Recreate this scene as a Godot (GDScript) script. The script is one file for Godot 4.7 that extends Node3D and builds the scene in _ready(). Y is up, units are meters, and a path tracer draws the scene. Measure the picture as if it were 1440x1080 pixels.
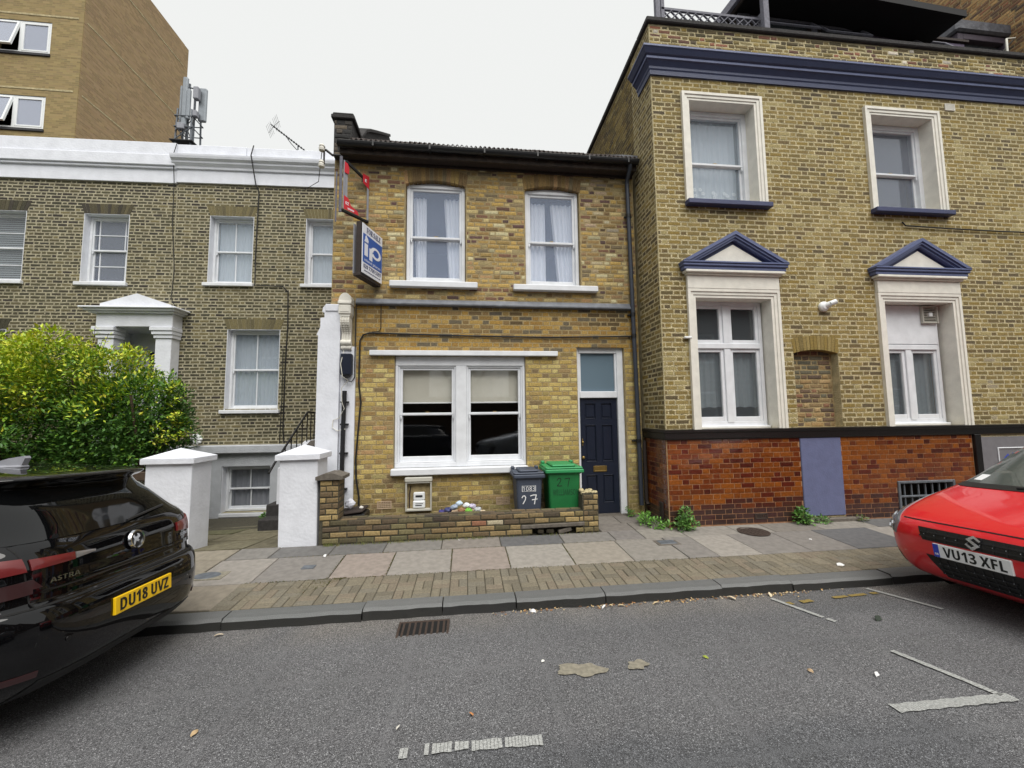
extends Node3D
# A London street: yellow brick house between a set-back terrace and a former pub, two parked cars.
# x runs along the kerb, z towards the camera, y up. Facade of the middle house is the plane z = 0.

const EYE := Vector3(0, 1.665, 6.55)
var rng := RandomNumberGenerator.new()
var taken := {}
var M := {}
var brick_cache := {}

class MB:
	# collects triangles; corners are given counter-clockwise as seen from outside
	var v := PackedVector3Array()
	var n := PackedVector3Array()
	var c := PackedColorArray()
	var col := Color.WHITE
	func tri(a: Vector3, b: Vector3, p: Vector3) -> void:
		var m := (b - a).cross(p - a).normalized()
		v.append(a); v.append(p); v.append(b)
		for i in 3:
			n.append(m); c.append(col)
	func trin(a: Vector3, b: Vector3, p: Vector3, na: Vector3, nb: Vector3, np: Vector3) -> void:
		v.append(a); v.append(p); v.append(b)
		n.append(na); n.append(np); n.append(nb)
		for i in 3:
			c.append(col)
	func quad(a: Vector3, b: Vector3, p: Vector3, d: Vector3) -> void:
		tri(a, b, p); tri(a, p, d)
	func bx(lo: Vector3, hi: Vector3, bev := 0.0, t := Transform3D()) -> void:
		# a box with chamfered edges
		var ctr := (lo + hi) / 2.0
		var h := ((hi - lo) / 2.0).abs()
		var b := minf(bev, minf(h.x, minf(h.y, h.z)) * 0.9)
		var ax := [Vector3(1, 0, 0), Vector3(0, 1, 0), Vector3(0, 0, 1)]
		for k in 3:
			for s in [-1.0, 1.0]:
				var N: Vector3 = ax[k] * s
				var U: Vector3 = ax[(k + 1) % 3]
				var W: Vector3 = N.cross(U)
				var hn: float = h[k]
				var hu: float = h[(k + 1) % 3] - b
				var hw: float = h[(k + 2) % 3] - b
				var o := ctr + N * hn
				quad(t * (o - U * hu - W * hw), t * (o + U * hu - W * hw), t * (o + U * hu + W * hw), t * (o - U * hu + W * hw))
		if b <= 0.0:
			return
		for k in 3:
			var A: Vector3 = ax[k]
			var i1 := (k + 1) % 3
			var i2 := (k + 2) % 3
			for s1 in [-1.0, 1.0]:
				for s2 in [-1.0, 1.0]:
					var P: Vector3 = ctr + ax[i1] * s1 * h[i1] + ax[i2] * s2 * (h[i2] - b)
					var Q: Vector3 = ctr + ax[i1] * s1 * (h[i1] - b) + ax[i2] * s2 * h[i2]
					var L: Vector3 = A * (h[k] - b)
					if _out(P - L, Q - L, Q + L, ctr):
						quad(t * (P - L), t * (Q - L), t * (Q + L), t * (P + L))
					else:
						quad(t * (P - L), t * (P + L), t * (Q + L), t * (Q - L))
		for sx in [-1.0, 1.0]:
			for sy in [-1.0, 1.0]:
				for sz in [-1.0, 1.0]:
					var S := Vector3(sx, sy, sz)
					var p0 := ctr + S * Vector3(h.x, h.y - b, h.z - b)
					var p1 := ctr + S * Vector3(h.x - b, h.y, h.z - b)
					var p2 := ctr + S * Vector3(h.x - b, h.y - b, h.z)
					if sx * sy * sz > 0:
						tri(t * p0, t * p1, t * p2)
					else:
						tri(t * p0, t * p2, t * p1)
	func _out(a: Vector3, b: Vector3, p: Vector3, ctr: Vector3) -> bool:
		return (b - a).cross(p - a).dot(a - ctr) > 0.0
	func bar(a: Vector3, b: Vector3, w: float, h: float, up := Vector3.UP, bev := 0.0) -> void:
		var d := b - a
		var z := d.normalized()
		var x := up.cross(z)
		if x.length() < 0.01:
			x = Vector3.RIGHT.cross(z)
		x = x.normalized()
		var y := z.cross(x)
		bx(Vector3(-w / 2, -h / 2, 0), Vector3(w / 2, h / 2, d.length()), bev, Transform3D(Basis(x, y, z), a))
	func tube(pts: Array, r: float, seg := 8, caps := true) -> void:
		var rings := []
		var side := Vector3.ZERO
		for i in pts.size():
			var d: Vector3 = (pts[mini(i + 1, pts.size() - 1)] - pts[maxi(i - 1, 0)]).normalized()
			if side == Vector3.ZERO:
				side = d.cross(Vector3.UP if absf(d.y) < 0.9 else Vector3.RIGHT).normalized()
			side = (side - d * side.dot(d)).normalized()
			var up := side.cross(d)
			var ring := []
			for k in seg:
				var a := TAU * k / seg
				ring.append(side * cos(a) + up * sin(a))
			rings.append(ring)
		for i in pts.size() - 1:
			for k in seg:
				var k2 := (k + 1) % seg
				var a: Vector3 = pts[i] + rings[i][k] * r
				var b: Vector3 = pts[i] + rings[i][k2] * r
				var p: Vector3 = pts[i + 1] + rings[i + 1][k2] * r
				var q: Vector3 = pts[i + 1] + rings[i + 1][k] * r
				trin(a, q, p, rings[i][k], rings[i + 1][k], rings[i + 1][k2])
				trin(a, p, b, rings[i][k], rings[i + 1][k2], rings[i][k2])
		if caps:
			for e in [0, pts.size() - 1]:
				for k in range(1, seg - 1):
					var a: Vector3 = pts[e] + rings[e][0] * r
					var b: Vector3 = pts[e] + rings[e][k] * r
					var p: Vector3 = pts[e] + rings[e][k + 1] * r
					if e == 0:
						tri(a, b, p)
					else:
						tri(a, p, b)
	func lathe(prof: Array, t := Transform3D(), seg := 16) -> void:
		# prof: Vector2(radius, height) from bottom to top
		for i in prof.size() - 1:
			var d: Vector2 = prof[i + 1] - prof[i]
			var nn := Vector2(d.y, -d.x).normalized()
			for k in seg:
				var a0 := TAU * k / seg
				var a1 := TAU * (k + 1) / seg
				var e0 := Vector3(cos(a0), 0, -sin(a0))
				var e1 := Vector3(cos(a1), 0, -sin(a1))
				var p0: Vector3 = e0 * prof[i].x + Vector3.UP * prof[i].y
				var p1: Vector3 = e1 * prof[i].x + Vector3.UP * prof[i].y
				var p2: Vector3 = e1 * prof[i + 1].x + Vector3.UP * prof[i + 1].y
				var p3: Vector3 = e0 * prof[i + 1].x + Vector3.UP * prof[i + 1].y
				var n0 := (t.basis * (e0 * nn.x + Vector3.UP * nn.y)).normalized()
				var n1 := (t.basis * (e1 * nn.x + Vector3.UP * nn.y)).normalized()
				trin(t * p0, t * p1, t * p2, n0, n1, n1)
				trin(t * p0, t * p2, t * p3, n0, n1, n0)
	func prism(poly: Array, w0: float, w1: float, t := Transform3D(), hole := []) -> void:
		# polygon in u,v pushed from w0 to w1
		var pts := PackedVector2Array(poly)
		var area := 0.0
		for i in pts.size():
			area += pts[i].cross(pts[(i + 1) % pts.size()])
		if area < 0:
			pts.reverse()
		var ix := Geometry2D.triangulate_polygon(pts)
		for i in range(0, ix.size(), 3):
			var a := pts[ix[i]]
			var b := pts[ix[i + 1]]
			var p := pts[ix[i + 2]]
			if (b - a).cross(p - a) < 0:
				var q := b
				b = p
				p = q
			tri(t * Vector3(a.x, a.y, w1), t * Vector3(b.x, b.y, w1), t * Vector3(p.x, p.y, w1))
			tri(t * Vector3(a.x, a.y, w0), t * Vector3(p.x, p.y, w0), t * Vector3(b.x, b.y, w0))
		for i in pts.size():
			var a := pts[i]
			var b := pts[(i + 1) % pts.size()]
			quad(t * Vector3(a.x, a.y, w0), t * Vector3(b.x, b.y, w0), t * Vector3(b.x, b.y, w1), t * Vector3(a.x, a.y, w1))
	func sweep(prof: Array, path: Array, outs: Array) -> void:
		# mouldings: profile (out, up) carried along a path, outs = outward direction (mitre-scaled) at each path point
		for i in path.size() - 1:
			for k in prof.size() - 1:
				var a: Vector3 = path[i] + outs[i] * prof[k].x + Vector3.UP * prof[k].y
				var b: Vector3 = path[i + 1] + outs[i + 1] * prof[k].x + Vector3.UP * prof[k].y
				var p: Vector3 = path[i + 1] + outs[i + 1] * prof[k + 1].x + Vector3.UP * prof[k + 1].y
				var q: Vector3 = path[i] + outs[i] * prof[k + 1].x + Vector3.UP * prof[k + 1].y
				quad(a, b, p, q)
	func surf(f: Callable, nu: int, nv: int, flip := false) -> void:
		# smooth sheet f(u, v) with u, v in 0..1
		var g := []
		for i in nu + 1:
			var row := []
			for j in nv + 1:
				row.append(f.call(float(i) / nu, float(j) / nv))
			g.append(row)
		var nn := []
		for i in nu + 1:
			var row := []
			for j in nv + 1:
				var du: Vector3 = g[mini(i + 1, nu)][j] - g[maxi(i - 1, 0)][j]
				var dv: Vector3 = g[i][mini(j + 1, nv)] - g[i][maxi(j - 1, 0)]
				var m := du.cross(dv).normalized()
				row.append(-m if flip else m)
			nn.append(row)
		for i in nu:
			for j in nv:
				if flip:
					trin(g[i][j], g[i + 1][j + 1], g[i + 1][j], nn[i][j], nn[i + 1][j + 1], nn[i + 1][j])
					trin(g[i][j], g[i][j + 1], g[i + 1][j + 1], nn[i][j], nn[i][j + 1], nn[i + 1][j + 1])
				else:
					trin(g[i][j], g[i + 1][j], g[i + 1][j + 1], nn[i][j], nn[i + 1][j], nn[i + 1][j + 1])
					trin(g[i][j], g[i + 1][j + 1], g[i][j + 1], nn[i][j], nn[i + 1][j + 1], nn[i][j + 1])
	func ball(ctr: Vector3, r: Vector3, nu := 10, nv := 7) -> void:
		surf(func(u, w): return ctr + Vector3(cos(TAU * u) * sin(PI * w), cos(PI * w), sin(TAU * u) * sin(PI * w)) * r, nu, nv, false)
	func mesh() -> ArrayMesh:
		var a := []
		a.resize(Mesh.ARRAY_MAX)
		a[Mesh.ARRAY_VERTEX] = v
		a[Mesh.ARRAY_NORMAL] = n
		a[Mesh.ARRAY_COLOR] = c
		var m := ArrayMesh.new()
		if v.size():
			m.add_surface_from_arrays(Mesh.PRIMITIVE_TRIANGLES, a)
		return m

# ---------------------------------------------------------------- naming
func numbered(called: String) -> String:
	var k: int = taken.get(called, -1) + 1
	taken[called] = k
	return called if k == 0 else "%s_%03d" % [called, k]

func tag(o: Node3D, label: String, category: String, group := "") -> Node3D:
	o.set_meta("label", label)
	o.set_meta("category", category)
	if group:
		o.set_meta("group", group)
	return o

func thing(called: String, label: String, category: String, at := Vector3.ZERO, turn := 0.0, group := "") -> Node3D:
	var o := Node3D.new()
	o.name = numbered(called)
	add_child(o)
	o.position = at
	o.rotation.y = turn
	return tag(o, label, category, group)

func put(called: String, mb, m: Material, parent: Node = self, t := Transform3D()) -> MeshInstance3D:
	var o := MeshInstance3D.new()
	o.mesh = mb.mesh() if mb is MB else mb
	o.material_override = m
	o.name = numbered(called) if parent == self else called
	o.transform = t
	parent.add_child(o, true)
	return o

func struct(called: String, mb, m: Material) -> MeshInstance3D:
	var o := put(called, mb, m)
	o.set_meta("kind", "structure")
	return o

func stuff(o: Node3D) -> Node3D:
	o.set_meta("kind", "stuff")
	return o

# ---------------------------------------------------------------- colours and materials
func rgb(r: float, g: float, b: float) -> Color:
	return Color(r / 255.0, g / 255.0, b / 255.0)

func lin(r: float, g: float, b: float) -> Color:
	return rgb(r, g, b).srgb_to_linear()

func noise_tex(freq: float, lo: float, hi: float, seed_: int, size := 512, kind := FastNoiseLite.TYPE_SIMPLEX_SMOOTH, octaves := 4, bump := 0.0) -> NoiseTexture2D:
	var f := FastNoiseLite.new()
	f.noise_type = kind
	f.frequency = freq
	f.seed = seed_
	f.fractal_octaves = octaves
	if kind == FastNoiseLite.TYPE_CELLULAR:
		f.fractal_type = FastNoiseLite.FRACTAL_NONE
	var t := NoiseTexture2D.new()
	t.width = size
	t.height = size
	t.seamless = true
	t.noise = f
	if bump > 0.0:
		t.as_normal_map = true
		t.bump_strength = bump
	else:
		var g := Gradient.new()
		g.set_color(0, Color(lo, lo, lo).linear_to_srgb())
		g.set_color(1, Color(hi, hi, hi).linear_to_srgb())
		t.color_ramp = g
	return t

func mat(called: String, colour: Color, rough := 0.7, tex: Texture2D = null, scale := 1.0, bump: Texture2D = null, bump_scale := 0.5, vertex := false) -> StandardMaterial3D:
	var m := StandardMaterial3D.new()
	m.resource_name = called
	m.albedo_color = colour
	m.roughness = rough
	m.vertex_color_use_as_albedo = vertex
	if tex or bump:
		m.uv1_triplanar = true
		m.uv1_world_triplanar = true
		m.uv1_scale = Vector3.ONE * scale
	if tex:
		m.albedo_texture = tex
	if bump:
		m.normal_enabled = true
		m.normal_texture = bump
		m.normal_scale = bump_scale
	M[called] = m
	return m

func glass_mat(called: String, tint: Color, mirror: float, body: float) -> StandardMaterial3D:
	var m := StandardMaterial3D.new()
	m.resource_name = called
	m.albedo_color = Color(tint.r, tint.g, tint.b, body)
	m.transparency = BaseMaterial3D.TRANSPARENCY_ALPHA
	m.roughness = 0.03
	m.metallic = mirror
	M[called] = m
	return m

func asphalt_image() -> ImageTexture:
	var s := 1024
	var data := PackedByteArray()
	data.resize(s * s * 3)
	var f := FastNoiseLite.new()
	f.noise_type = FastNoiseLite.TYPE_CELLULAR
	f.cellular_return_type = FastNoiseLite.RETURN_CELL_VALUE
	f.fractal_type = FastNoiseLite.FRACTAL_NONE
	f.frequency = 0.17
	f.seed = 5
	var im := f.get_seamless_image(s, s)
	var d := FastNoiseLite.new()
	d.noise_type = FastNoiseLite.TYPE_CELLULAR
	d.cellular_return_type = FastNoiseLite.RETURN_DISTANCE2_SUB
	d.fractal_type = FastNoiseLite.FRACTAL_NONE
	d.frequency = 0.17
	d.seed = 5
	var b := im.get_data()
	im = d.get_seamless_image(s, s)
	var e := im.get_data()
	for i in s * s:
		var k: int = b[i]
		var tone := 146 + (k % 47)
		if k % 17 == 0:
			tone = 236
		elif k % 11 == 0:
			tone = 205
		elif k % 5 == 0:
			tone = 130
		var edge: float = clampf(e[i] / 70.0, 0.55, 1.0)
		var x := int(tone * edge)
		data[i * 3] = x
		data[i * 3 + 1] = x
		data[i * 3 + 2] = mini(255, x + 2)
	return ImageTexture.create_from_image(Image.create_from_data(s, s, false, Image.FORMAT_RGB8, data))

func far_brick_image(bump: bool) -> ImageTexture:
	# brickwork of far walls, whose bricks are about three pixels high in the photograph
	var im := Image.create(672, 600, false, Image.FORMAT_RGB8)
	var r := RandomNumberGenerator.new()
	r.seed = 77
	im.fill(Color(0.98, 0.96, 0.9) if not bump else Color(0.25, 0.25, 0.25))
	for row in 40:
		var x := -28 if row % 2 else 0
		while x < 672:
			var w := 56
			var k := r.randf_range(0.84, 1.0)
			var col := Color(k, k * r.randf_range(0.97, 1.0), k * r.randf_range(0.93, 0.98)) if not bump else Color(k, k, k)
			im.fill_rect(Rect2i(x + 2, row * 15 + 2, w - 3, 12), col)
			if x < 0:
				im.fill_rect(Rect2i(672 + x + 2, row * 15 + 2, w - 3, 12), col)
			x += w
	if bump:
		im.bump_map_to_normal_map(2.0)
	return ImageTexture.create_from_image(im)

func make_materials() -> void:
	var fine := noise_tex(0.05, 0.62, 1.0, 3)
	var soft := noise_tex(0.012, 0.84, 1.0, 8)
	var blotch := noise_tex(0.02, 0.55, 1.0, 21, 512, FastNoiseLite.TYPE_SIMPLEX_SMOOTH, 5)
	var pits := noise_tex(0.09, 0.5, 1.06, 4, 512, FastNoiseLite.TYPE_CELLULAR)
	var b_fine := noise_tex(0.06, 0, 1, 9, 512, FastNoiseLite.TYPE_SIMPLEX_SMOOTH, 4, 6.0)
	var b_grain := noise_tex(0.16, 0, 1, 10, 512, FastNoiseLite.TYPE_SIMPLEX_SMOOTH, 3, 8.0)
	var b_soft := noise_tex(0.015, 0, 1, 12, 512, FastNoiseLite.TYPE_SIMPLEX_SMOOTH, 3, 6.0)
	mat("brick", Color.WHITE, 0.9, noise_tex(0.035, 0.6, 1.12, 31, 512, FastNoiseLite.TYPE_SIMPLEX_SMOOTH, 5), 1.6, b_grain, 0.7, true).albedo_color = Color(1.22, 1.22, 1.2).linear_to_srgb()
	mat("mortar_sand", rgb(188, 168, 124), 0.95, blotch, 0.7, b_grain, 0.8)
	mat("mortar_pale", rgb(214, 200, 158), 0.95, blotch, 0.5, b_grain, 0.8)
	mat("mortar_grey", rgb(194, 186, 158), 0.95, blotch, 0.5, b_grain, 0.8)
	mat("grout", rgb(176, 132, 98), 0.8, blotch, 0.9)
	var gl := mat("glazed", Color(0.98, 0.98, 0.98), 0.32, fine, 0.9, b_soft, 0.5, true)
	gl.clearcoat_enabled = true
	gl.clearcoat = 0.55
	gl.clearcoat_roughness = 0.08
	mat("white", rgb(230, 233, 238), 0.5, soft, 0.6, b_fine, 0.04)
	mat("white_stucco", rgb(232, 229, 219), 0.65, soft, 0.8, b_fine, 0.08)
	mat("white_render", rgb(229, 232, 240), 0.75, noise_tex(0.012, 0.86, 1.0, 61, 512, FastNoiseLite.TYPE_SIMPLEX_SMOOTH, 5), 0.5, b_fine, 0.1)
	mat("pvc", rgb(232, 235, 236), 0.35)
	mat("grey_render", rgb(186, 190, 196), 0.75, soft, 0.8, b_fine, 0.3)
	mat("navy", rgb(64, 72, 104), 0.5, soft, 1.0, b_fine, 0.2)
	mat("blue_trim", rgb(92, 102, 140), 0.5, soft, 1.0, b_fine, 0.2)
	mat("blue_dark", rgb(58, 64, 100), 0.5, soft, 1.0, b_fine, 0.2)
	mat("blue_panel", rgb(104, 110, 144), 0.55, soft, 0.9, b_fine, 0.12)
	mat("black_paint", rgb(20, 18, 18), 0.4, soft, 1.0, b_fine, 0.15)
	mat("black_plastic", rgb(26, 27, 30), 0.45)
	mat("pipe_grey", rgb(58, 64, 76), 0.5, soft, 1.0)
	mat("fascia", rgb(72, 60, 52), 0.75, noise_tex(0.02, 0.3, 1.15, 41, 512, FastNoiseLite.TYPE_SIMPLEX_SMOOTH, 5), 0.6, b_fine, 0.4)
	mat("roof_tile", rgb(66, 56, 52), 0.85, blotch, 1.0, b_fine, 0.5)
	mat("lead", rgb(116, 120, 128), 0.5, blotch, 0.6, b_soft, 0.4)
	mat("lead_dark", rgb(92, 94, 102), 0.55, noise_tex(0.02, 0.5, 1.15, 44, 512, FastNoiseLite.TYPE_SIMPLEX_SMOOTH, 5), 0.6, b_soft, 0.6)
	mat("door_navy", rgb(26, 33, 50), 0.35, soft, 1.0, b_fine, 0.1)
	mat("brass", rgb(150, 126, 74), 0.4).metallic = 0.8
	mat("chrome", rgb(200, 202, 206), 0.15).metallic = 1.0
	mat("steel", rgb(150, 156, 162), 0.4, soft, 1.0).metallic = 0.5
	mat("galv", rgb(120, 126, 134), 0.55, blotch, 1.0).metallic = 0.3
	mat("iron", rgb(24, 25, 28), 0.5)
	mat("rust_iron", rgb(72, 58, 50), 0.8, blotch, 2.0, b_grain, 0.6)
	mat("terracotta", rgb(196, 172, 146), 0.85, fine, 2.0)
	mat("soot_stone", rgb(70, 68, 68), 0.95, blotch, 1.0, b_grain, 1.0)
	mat("grey_stone", rgb(120, 113, 104), 0.9, blotch, 1.2, b_grain, 0.7)
	mat("slab", Color.WHITE, 0.9, noise_tex(0.02, 0.74, 1.08, 51, 512, FastNoiseLite.TYPE_SIMPLEX_SMOOTH, 6), 0.9, b_grain, 0.5, true)
	mat("paver", Color.WHITE, 0.92, noise_tex(0.05, 0.62, 1.12, 52, 512, FastNoiseLite.TYPE_SIMPLEX_SMOOTH, 5), 1.4, b_grain, 0.9, true)
	mat("kerb", Color.WHITE, 0.85, noise_tex(0.12, 0.35, 1.2, 53, 512, FastNoiseLite.TYPE_SIMPLEX_SMOOTH, 4), 2.6, b_grain, 2.2, true)
	mat("bedding", rgb(88, 84, 70), 0.98, blotch, 1.0, b_grain, 0.8)
	mat("asphalt", Color.WHITE, 0.88, asphalt_image(), 1.0, b_grain, 0.4, true)
	mat("road_paint", rgb(196, 198, 196), 0.8, noise_tex(0.06, 0.5, 1.1, 55, 512, FastNoiseLite.TYPE_SIMPLEX_SMOOTH, 4), 1.6, b_grain, 0.8)
	mat("yellow_paint", rgb(168, 146, 82), 0.85, noise_tex(0.06, 0.5, 1.1, 56), 1.6, b_grain, 0.8)
	mat("patch_cement", rgb(160, 154, 138), 0.9, blotch, 2.0, b_grain, 0.6)
	mat("earth", rgb(70, 64, 50), 1.0, blotch, 1.0, b_grain, 0.8)
	mat("mossy", Color.WHITE, 0.95, noise_tex(0.02, 0.5, 1.15, 57, 512, FastNoiseLite.TYPE_SIMPLEX_SMOOTH, 6), 0.7, b_grain, 0.6, true)
	mat("tower_brick", rgb(152, 136, 98), 0.9, far_brick_image(false), 0.3)
	mat("tower_side", rgb(166, 144, 112), 0.9, far_brick_image(false), 0.3)
	mat("far_brick", rgb(160, 132, 92), 0.9, far_brick_image(false), 0.3)
	for k in ["tower_brick", "tower_side", "far_brick"]:
		M[k].uv1_scale = Vector3(1.0 / 2.52, 1.0 / 3.0, 1.0 / 2.52)
	mat("opp_brick", rgb(84, 66, 50), 0.9, far_brick_image(false), 0.3).uv1_scale = Vector3(1.0 / 2.52, 1.0 / 3.0, 1.0 / 2.52)
	mat("timber_dark", rgb(58, 48, 44), 0.8, blotch, 1.5, b_fine, 0.5)
	mat("timber_black", rgb(16, 15, 17), 0.8, soft, 1.0)
	mat("timber_grey", rgb(124, 124, 136), 0.75, blotch, 1.5, b_fine, 0.3)
	mat("purple_board", rgb(104, 92, 116), 0.7, blotch, 1.2, b_fine, 0.3)
	mat("purple_dark", rgb(66, 56, 70), 0.7, blotch, 1.2, b_fine, 0.3)
	mat("fence_wood", rgb(82, 66, 52), 0.85, blotch, 1.5, b_fine, 0.6)
	mat("room", rgb(58, 55, 52), 0.95)
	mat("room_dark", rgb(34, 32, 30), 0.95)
	var cl := mat("curtain_white", rgb(243, 245, 248), 0.9)
	cl.backlight = Color(0.2, 0.2, 0.22)
	var nt := mat("net", rgb(206, 214, 222), 0.9, noise_tex(0.06, 0.7, 1.05, 63, 512, FastNoiseLite.TYPE_CELLULAR), 3.0)
	nt.backlight = Color(0.3, 0.3, 0.32)
	var ng := mat("net_grey", rgb(150, 162, 168), 0.9, soft, 2.0)
	ng.backlight = Color(0.2, 0.2, 0.2)
	mat("curtain_grey", rgb(176, 178, 188), 0.9)
	mat("blind", rgb(196, 194, 182), 0.85)
	mat("slat_blind", rgb(150, 160, 166), 0.7)
	glass_mat("glass_sky", rgb(184, 202, 236), 0.18, 0.0)
	glass_mat("glass_dark", rgb(30, 33, 36), 0.0, 0.02)
	glass_mat("glass_mid", rgb(168, 178, 198), 0.17, 0.03)
	glass_mat("glass_net", rgb(190, 205, 220), 0.12, 0.1)
	glass_mat("glass_far", rgb(196, 202, 218), 0.45, 0.3)
	glass_mat("glass_grey", rgb(120, 128, 134), 0.06, 0.12)
	mat("frosted", rgb(112, 132, 146), 0.16)
	M["frosted"].metallic = 0.15
	mat("fan_grey", rgb(186, 184, 174), 0.6)
	mat("bin_grey", rgb(66, 74, 90), 0.55, soft, 1.0, b_grain, 0.15)
	mat("bin_green", rgb(24, 112, 58), 0.5, soft, 1.0, b_grain, 0.15)
	mat("bin_green_lid", rgb(46, 146, 88), 0.5, soft, 1.0, b_grain, 0.15)
	mat("print_black", rgb(22, 24, 24), 0.7)
	mat("print_faint", rgb(20, 70, 42), 0.7)
	mat("print_white", rgb(232, 234, 236), 0.6)
	mat("print_blue", rgb(38, 84, 164), 0.4)
	mat("print_navy", rgb(48, 52, 92), 0.6)
	mat("print_red", rgb(196, 34, 48), 0.5)
	mat("board_white", rgb(222, 224, 232), 0.5)
	mat("board_edge", rgb(150, 152, 160), 0.7, soft, 2.0)
	mat("plate_yellow", rgb(242, 196, 24), 0.35)
	mat("plate_white", rgb(232, 234, 236), 0.35)
	mat("plate_blue", rgb(40, 66, 180), 0.4)
	var cb := mat("car_black", rgb(7, 7, 9), 0.4)
	cb.metallic_specular = 0.1
	cb.clearcoat_enabled = true
	cb.clearcoat = 1.0
	cb.clearcoat_roughness = 0.02
	var cr := mat("car_red", rgb(206, 18, 32), 0.4)
	cr.clearcoat_enabled = true
	cr.clearcoat = 0.8
	cr.clearcoat_roughness = 0.03
	var cs := mat("car_silver", rgb(150, 158, 170), 0.35)
	cs.metallic = 0.5
	cs.clearcoat_enabled = true
	mat("car_glass", rgb(8, 9, 10), 0.03)
	mat("windscreen", rgb(58, 68, 64), 0.03).clearcoat_enabled = true
	mat("tyre", rgb(18, 18, 19), 0.85)
	mat("grille", rgb(12, 12, 13), 0.5)
	mat("gap", rgb(4, 4, 5), 0.8)
	var lr := mat("lamp_red", rgb(104, 8, 12), 0.12)
	lr.clearcoat_enabled = true
	mat("lamp_dark_red", rgb(44, 6, 10), 0.1).clearcoat_enabled = true
	mat("lamp_clear", rgb(150, 146, 146), 0.12).metallic = 0.4
	mat("lamp_lens", rgb(150, 156, 162), 0.06).metallic = 0.55
	mat("leaf", Color.WHITE, 0.5, null, 1.0, null, 0.5, true).backlight = Color(0.4, 0.45, 0.15)
	mat("bark", rgb(84, 66, 52), 0.9, blotch, 3.0, b_grain, 1.0)
	mat("dry_leaf", Color.WHITE, 0.8, null, 1.0, null, 0.5, true)
	mat("cable_black", rgb(20, 20, 22), 0.6)
	mat("cable_pale", rgb(206, 204, 194), 0.6)
	mat("litter", Color.WHITE, 0.6, null, 1.0, null, 0.5, true)
	mat("cabinet_grey", rgb(120, 118, 122), 0.6, soft, 1.0)
	mat("roof_felt", rgb(60, 60, 62), 0.9)

# ---------------------------------------------------------------- bricks
# a brick: front face with an uneven outline, chamfered arrises and four sides. Size 1 x 1 (u, v), front at w = 0, sides go back to w = -1
func brick_mesh(variant: int, long: bool, col: Color, wear: float) -> ArrayMesh:
	var key := "%d%s%s%.2f" % [variant, long, col.to_html(), wear]
	if brick_cache.has(key):
		return brick_cache[key]
	var m := brick_mb(variant, long, col, wear).mesh()
	brick_cache[key] = m
	return m

var outline_cache := {}
func brick_outline(variant: int, long: bool, wear: float) -> Array:
	var key := "%d%s%.2f" % [variant, long, wear]
	if outline_cache.has(key):
		return outline_cache[key]
	var r := RandomNumberGenerator.new()
	r.seed = 100 + variant * 7 + (1 if long else 0)
	var bu := (0.03 if long else 0.06) * wear
	var bv := 0.10 * wear
	var q := []
	var base := [Vector2(-0.5, -0.5), Vector2(0.0, -0.5), Vector2(0.5, -0.5), Vector2(0.5, 0.0), Vector2(0.5, 0.5), Vector2(0.0, 0.5), Vector2(-0.5, 0.5), Vector2(-0.5, 0.0)]
	var outer := []
	var inner := []
	for p in base:
		var j := Vector2(r.randf_range(-1, 0.2) * bu * 0.6 * signf(p.x), r.randf_range(-1, 0.2) * bv * 0.6 * signf(p.y))
		var o: Vector2 = p + j
		outer.append(o)
		inner.append(o - Vector2(signf(p.x) * bu * r.randf_range(0.7, 1.5), signf(p.y) * bv * r.randf_range(0.7, 1.5)))
	outline_cache[key] = [outer, inner, r.randf_range(-0.03, 0.03), r.randf_range(-0.03, 0.03)]
	return outline_cache[key]

func brick_mb(variant: int, long: bool, col: Color, wear: float) -> MB:
	var mb := MB.new()
	mb.col = col
	brick_into(mb, Transform3D(), variant, long, wear)
	return mb

func brick_into(mb: MB, t: Transform3D, variant: int, long: bool, wear: float) -> void:
	var q: Array = brick_outline(variant, long, wear)
	var outer: Array = q[0]
	var inner: Array = q[1]
	var c := t * Vector3(0, 0, 0.0)
	for i in 8:
		var k := (i + 1) % 8
		var a := t * Vector3(inner[i].x, inner[i].y, -0.02 + inner[i].x * q[2])
		var b := t * Vector3(inner[k].x, inner[k].y, -0.02 + inner[k].x * q[2])
		var oa := t * Vector3(outer[i].x, outer[i].y, -0.28)
		var ob := t * Vector3(outer[k].x, outer[k].y, -0.28)
		var da := t * Vector3(outer[i].x, outer[i].y, -1.0)
		var db := t * Vector3(outer[k].x, outer[k].y, -1.0)
		mb.tri(c, a, b)
		mb.quad(oa, ob, b, a)
		mb.quad(da, db, ob, oa)

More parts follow.
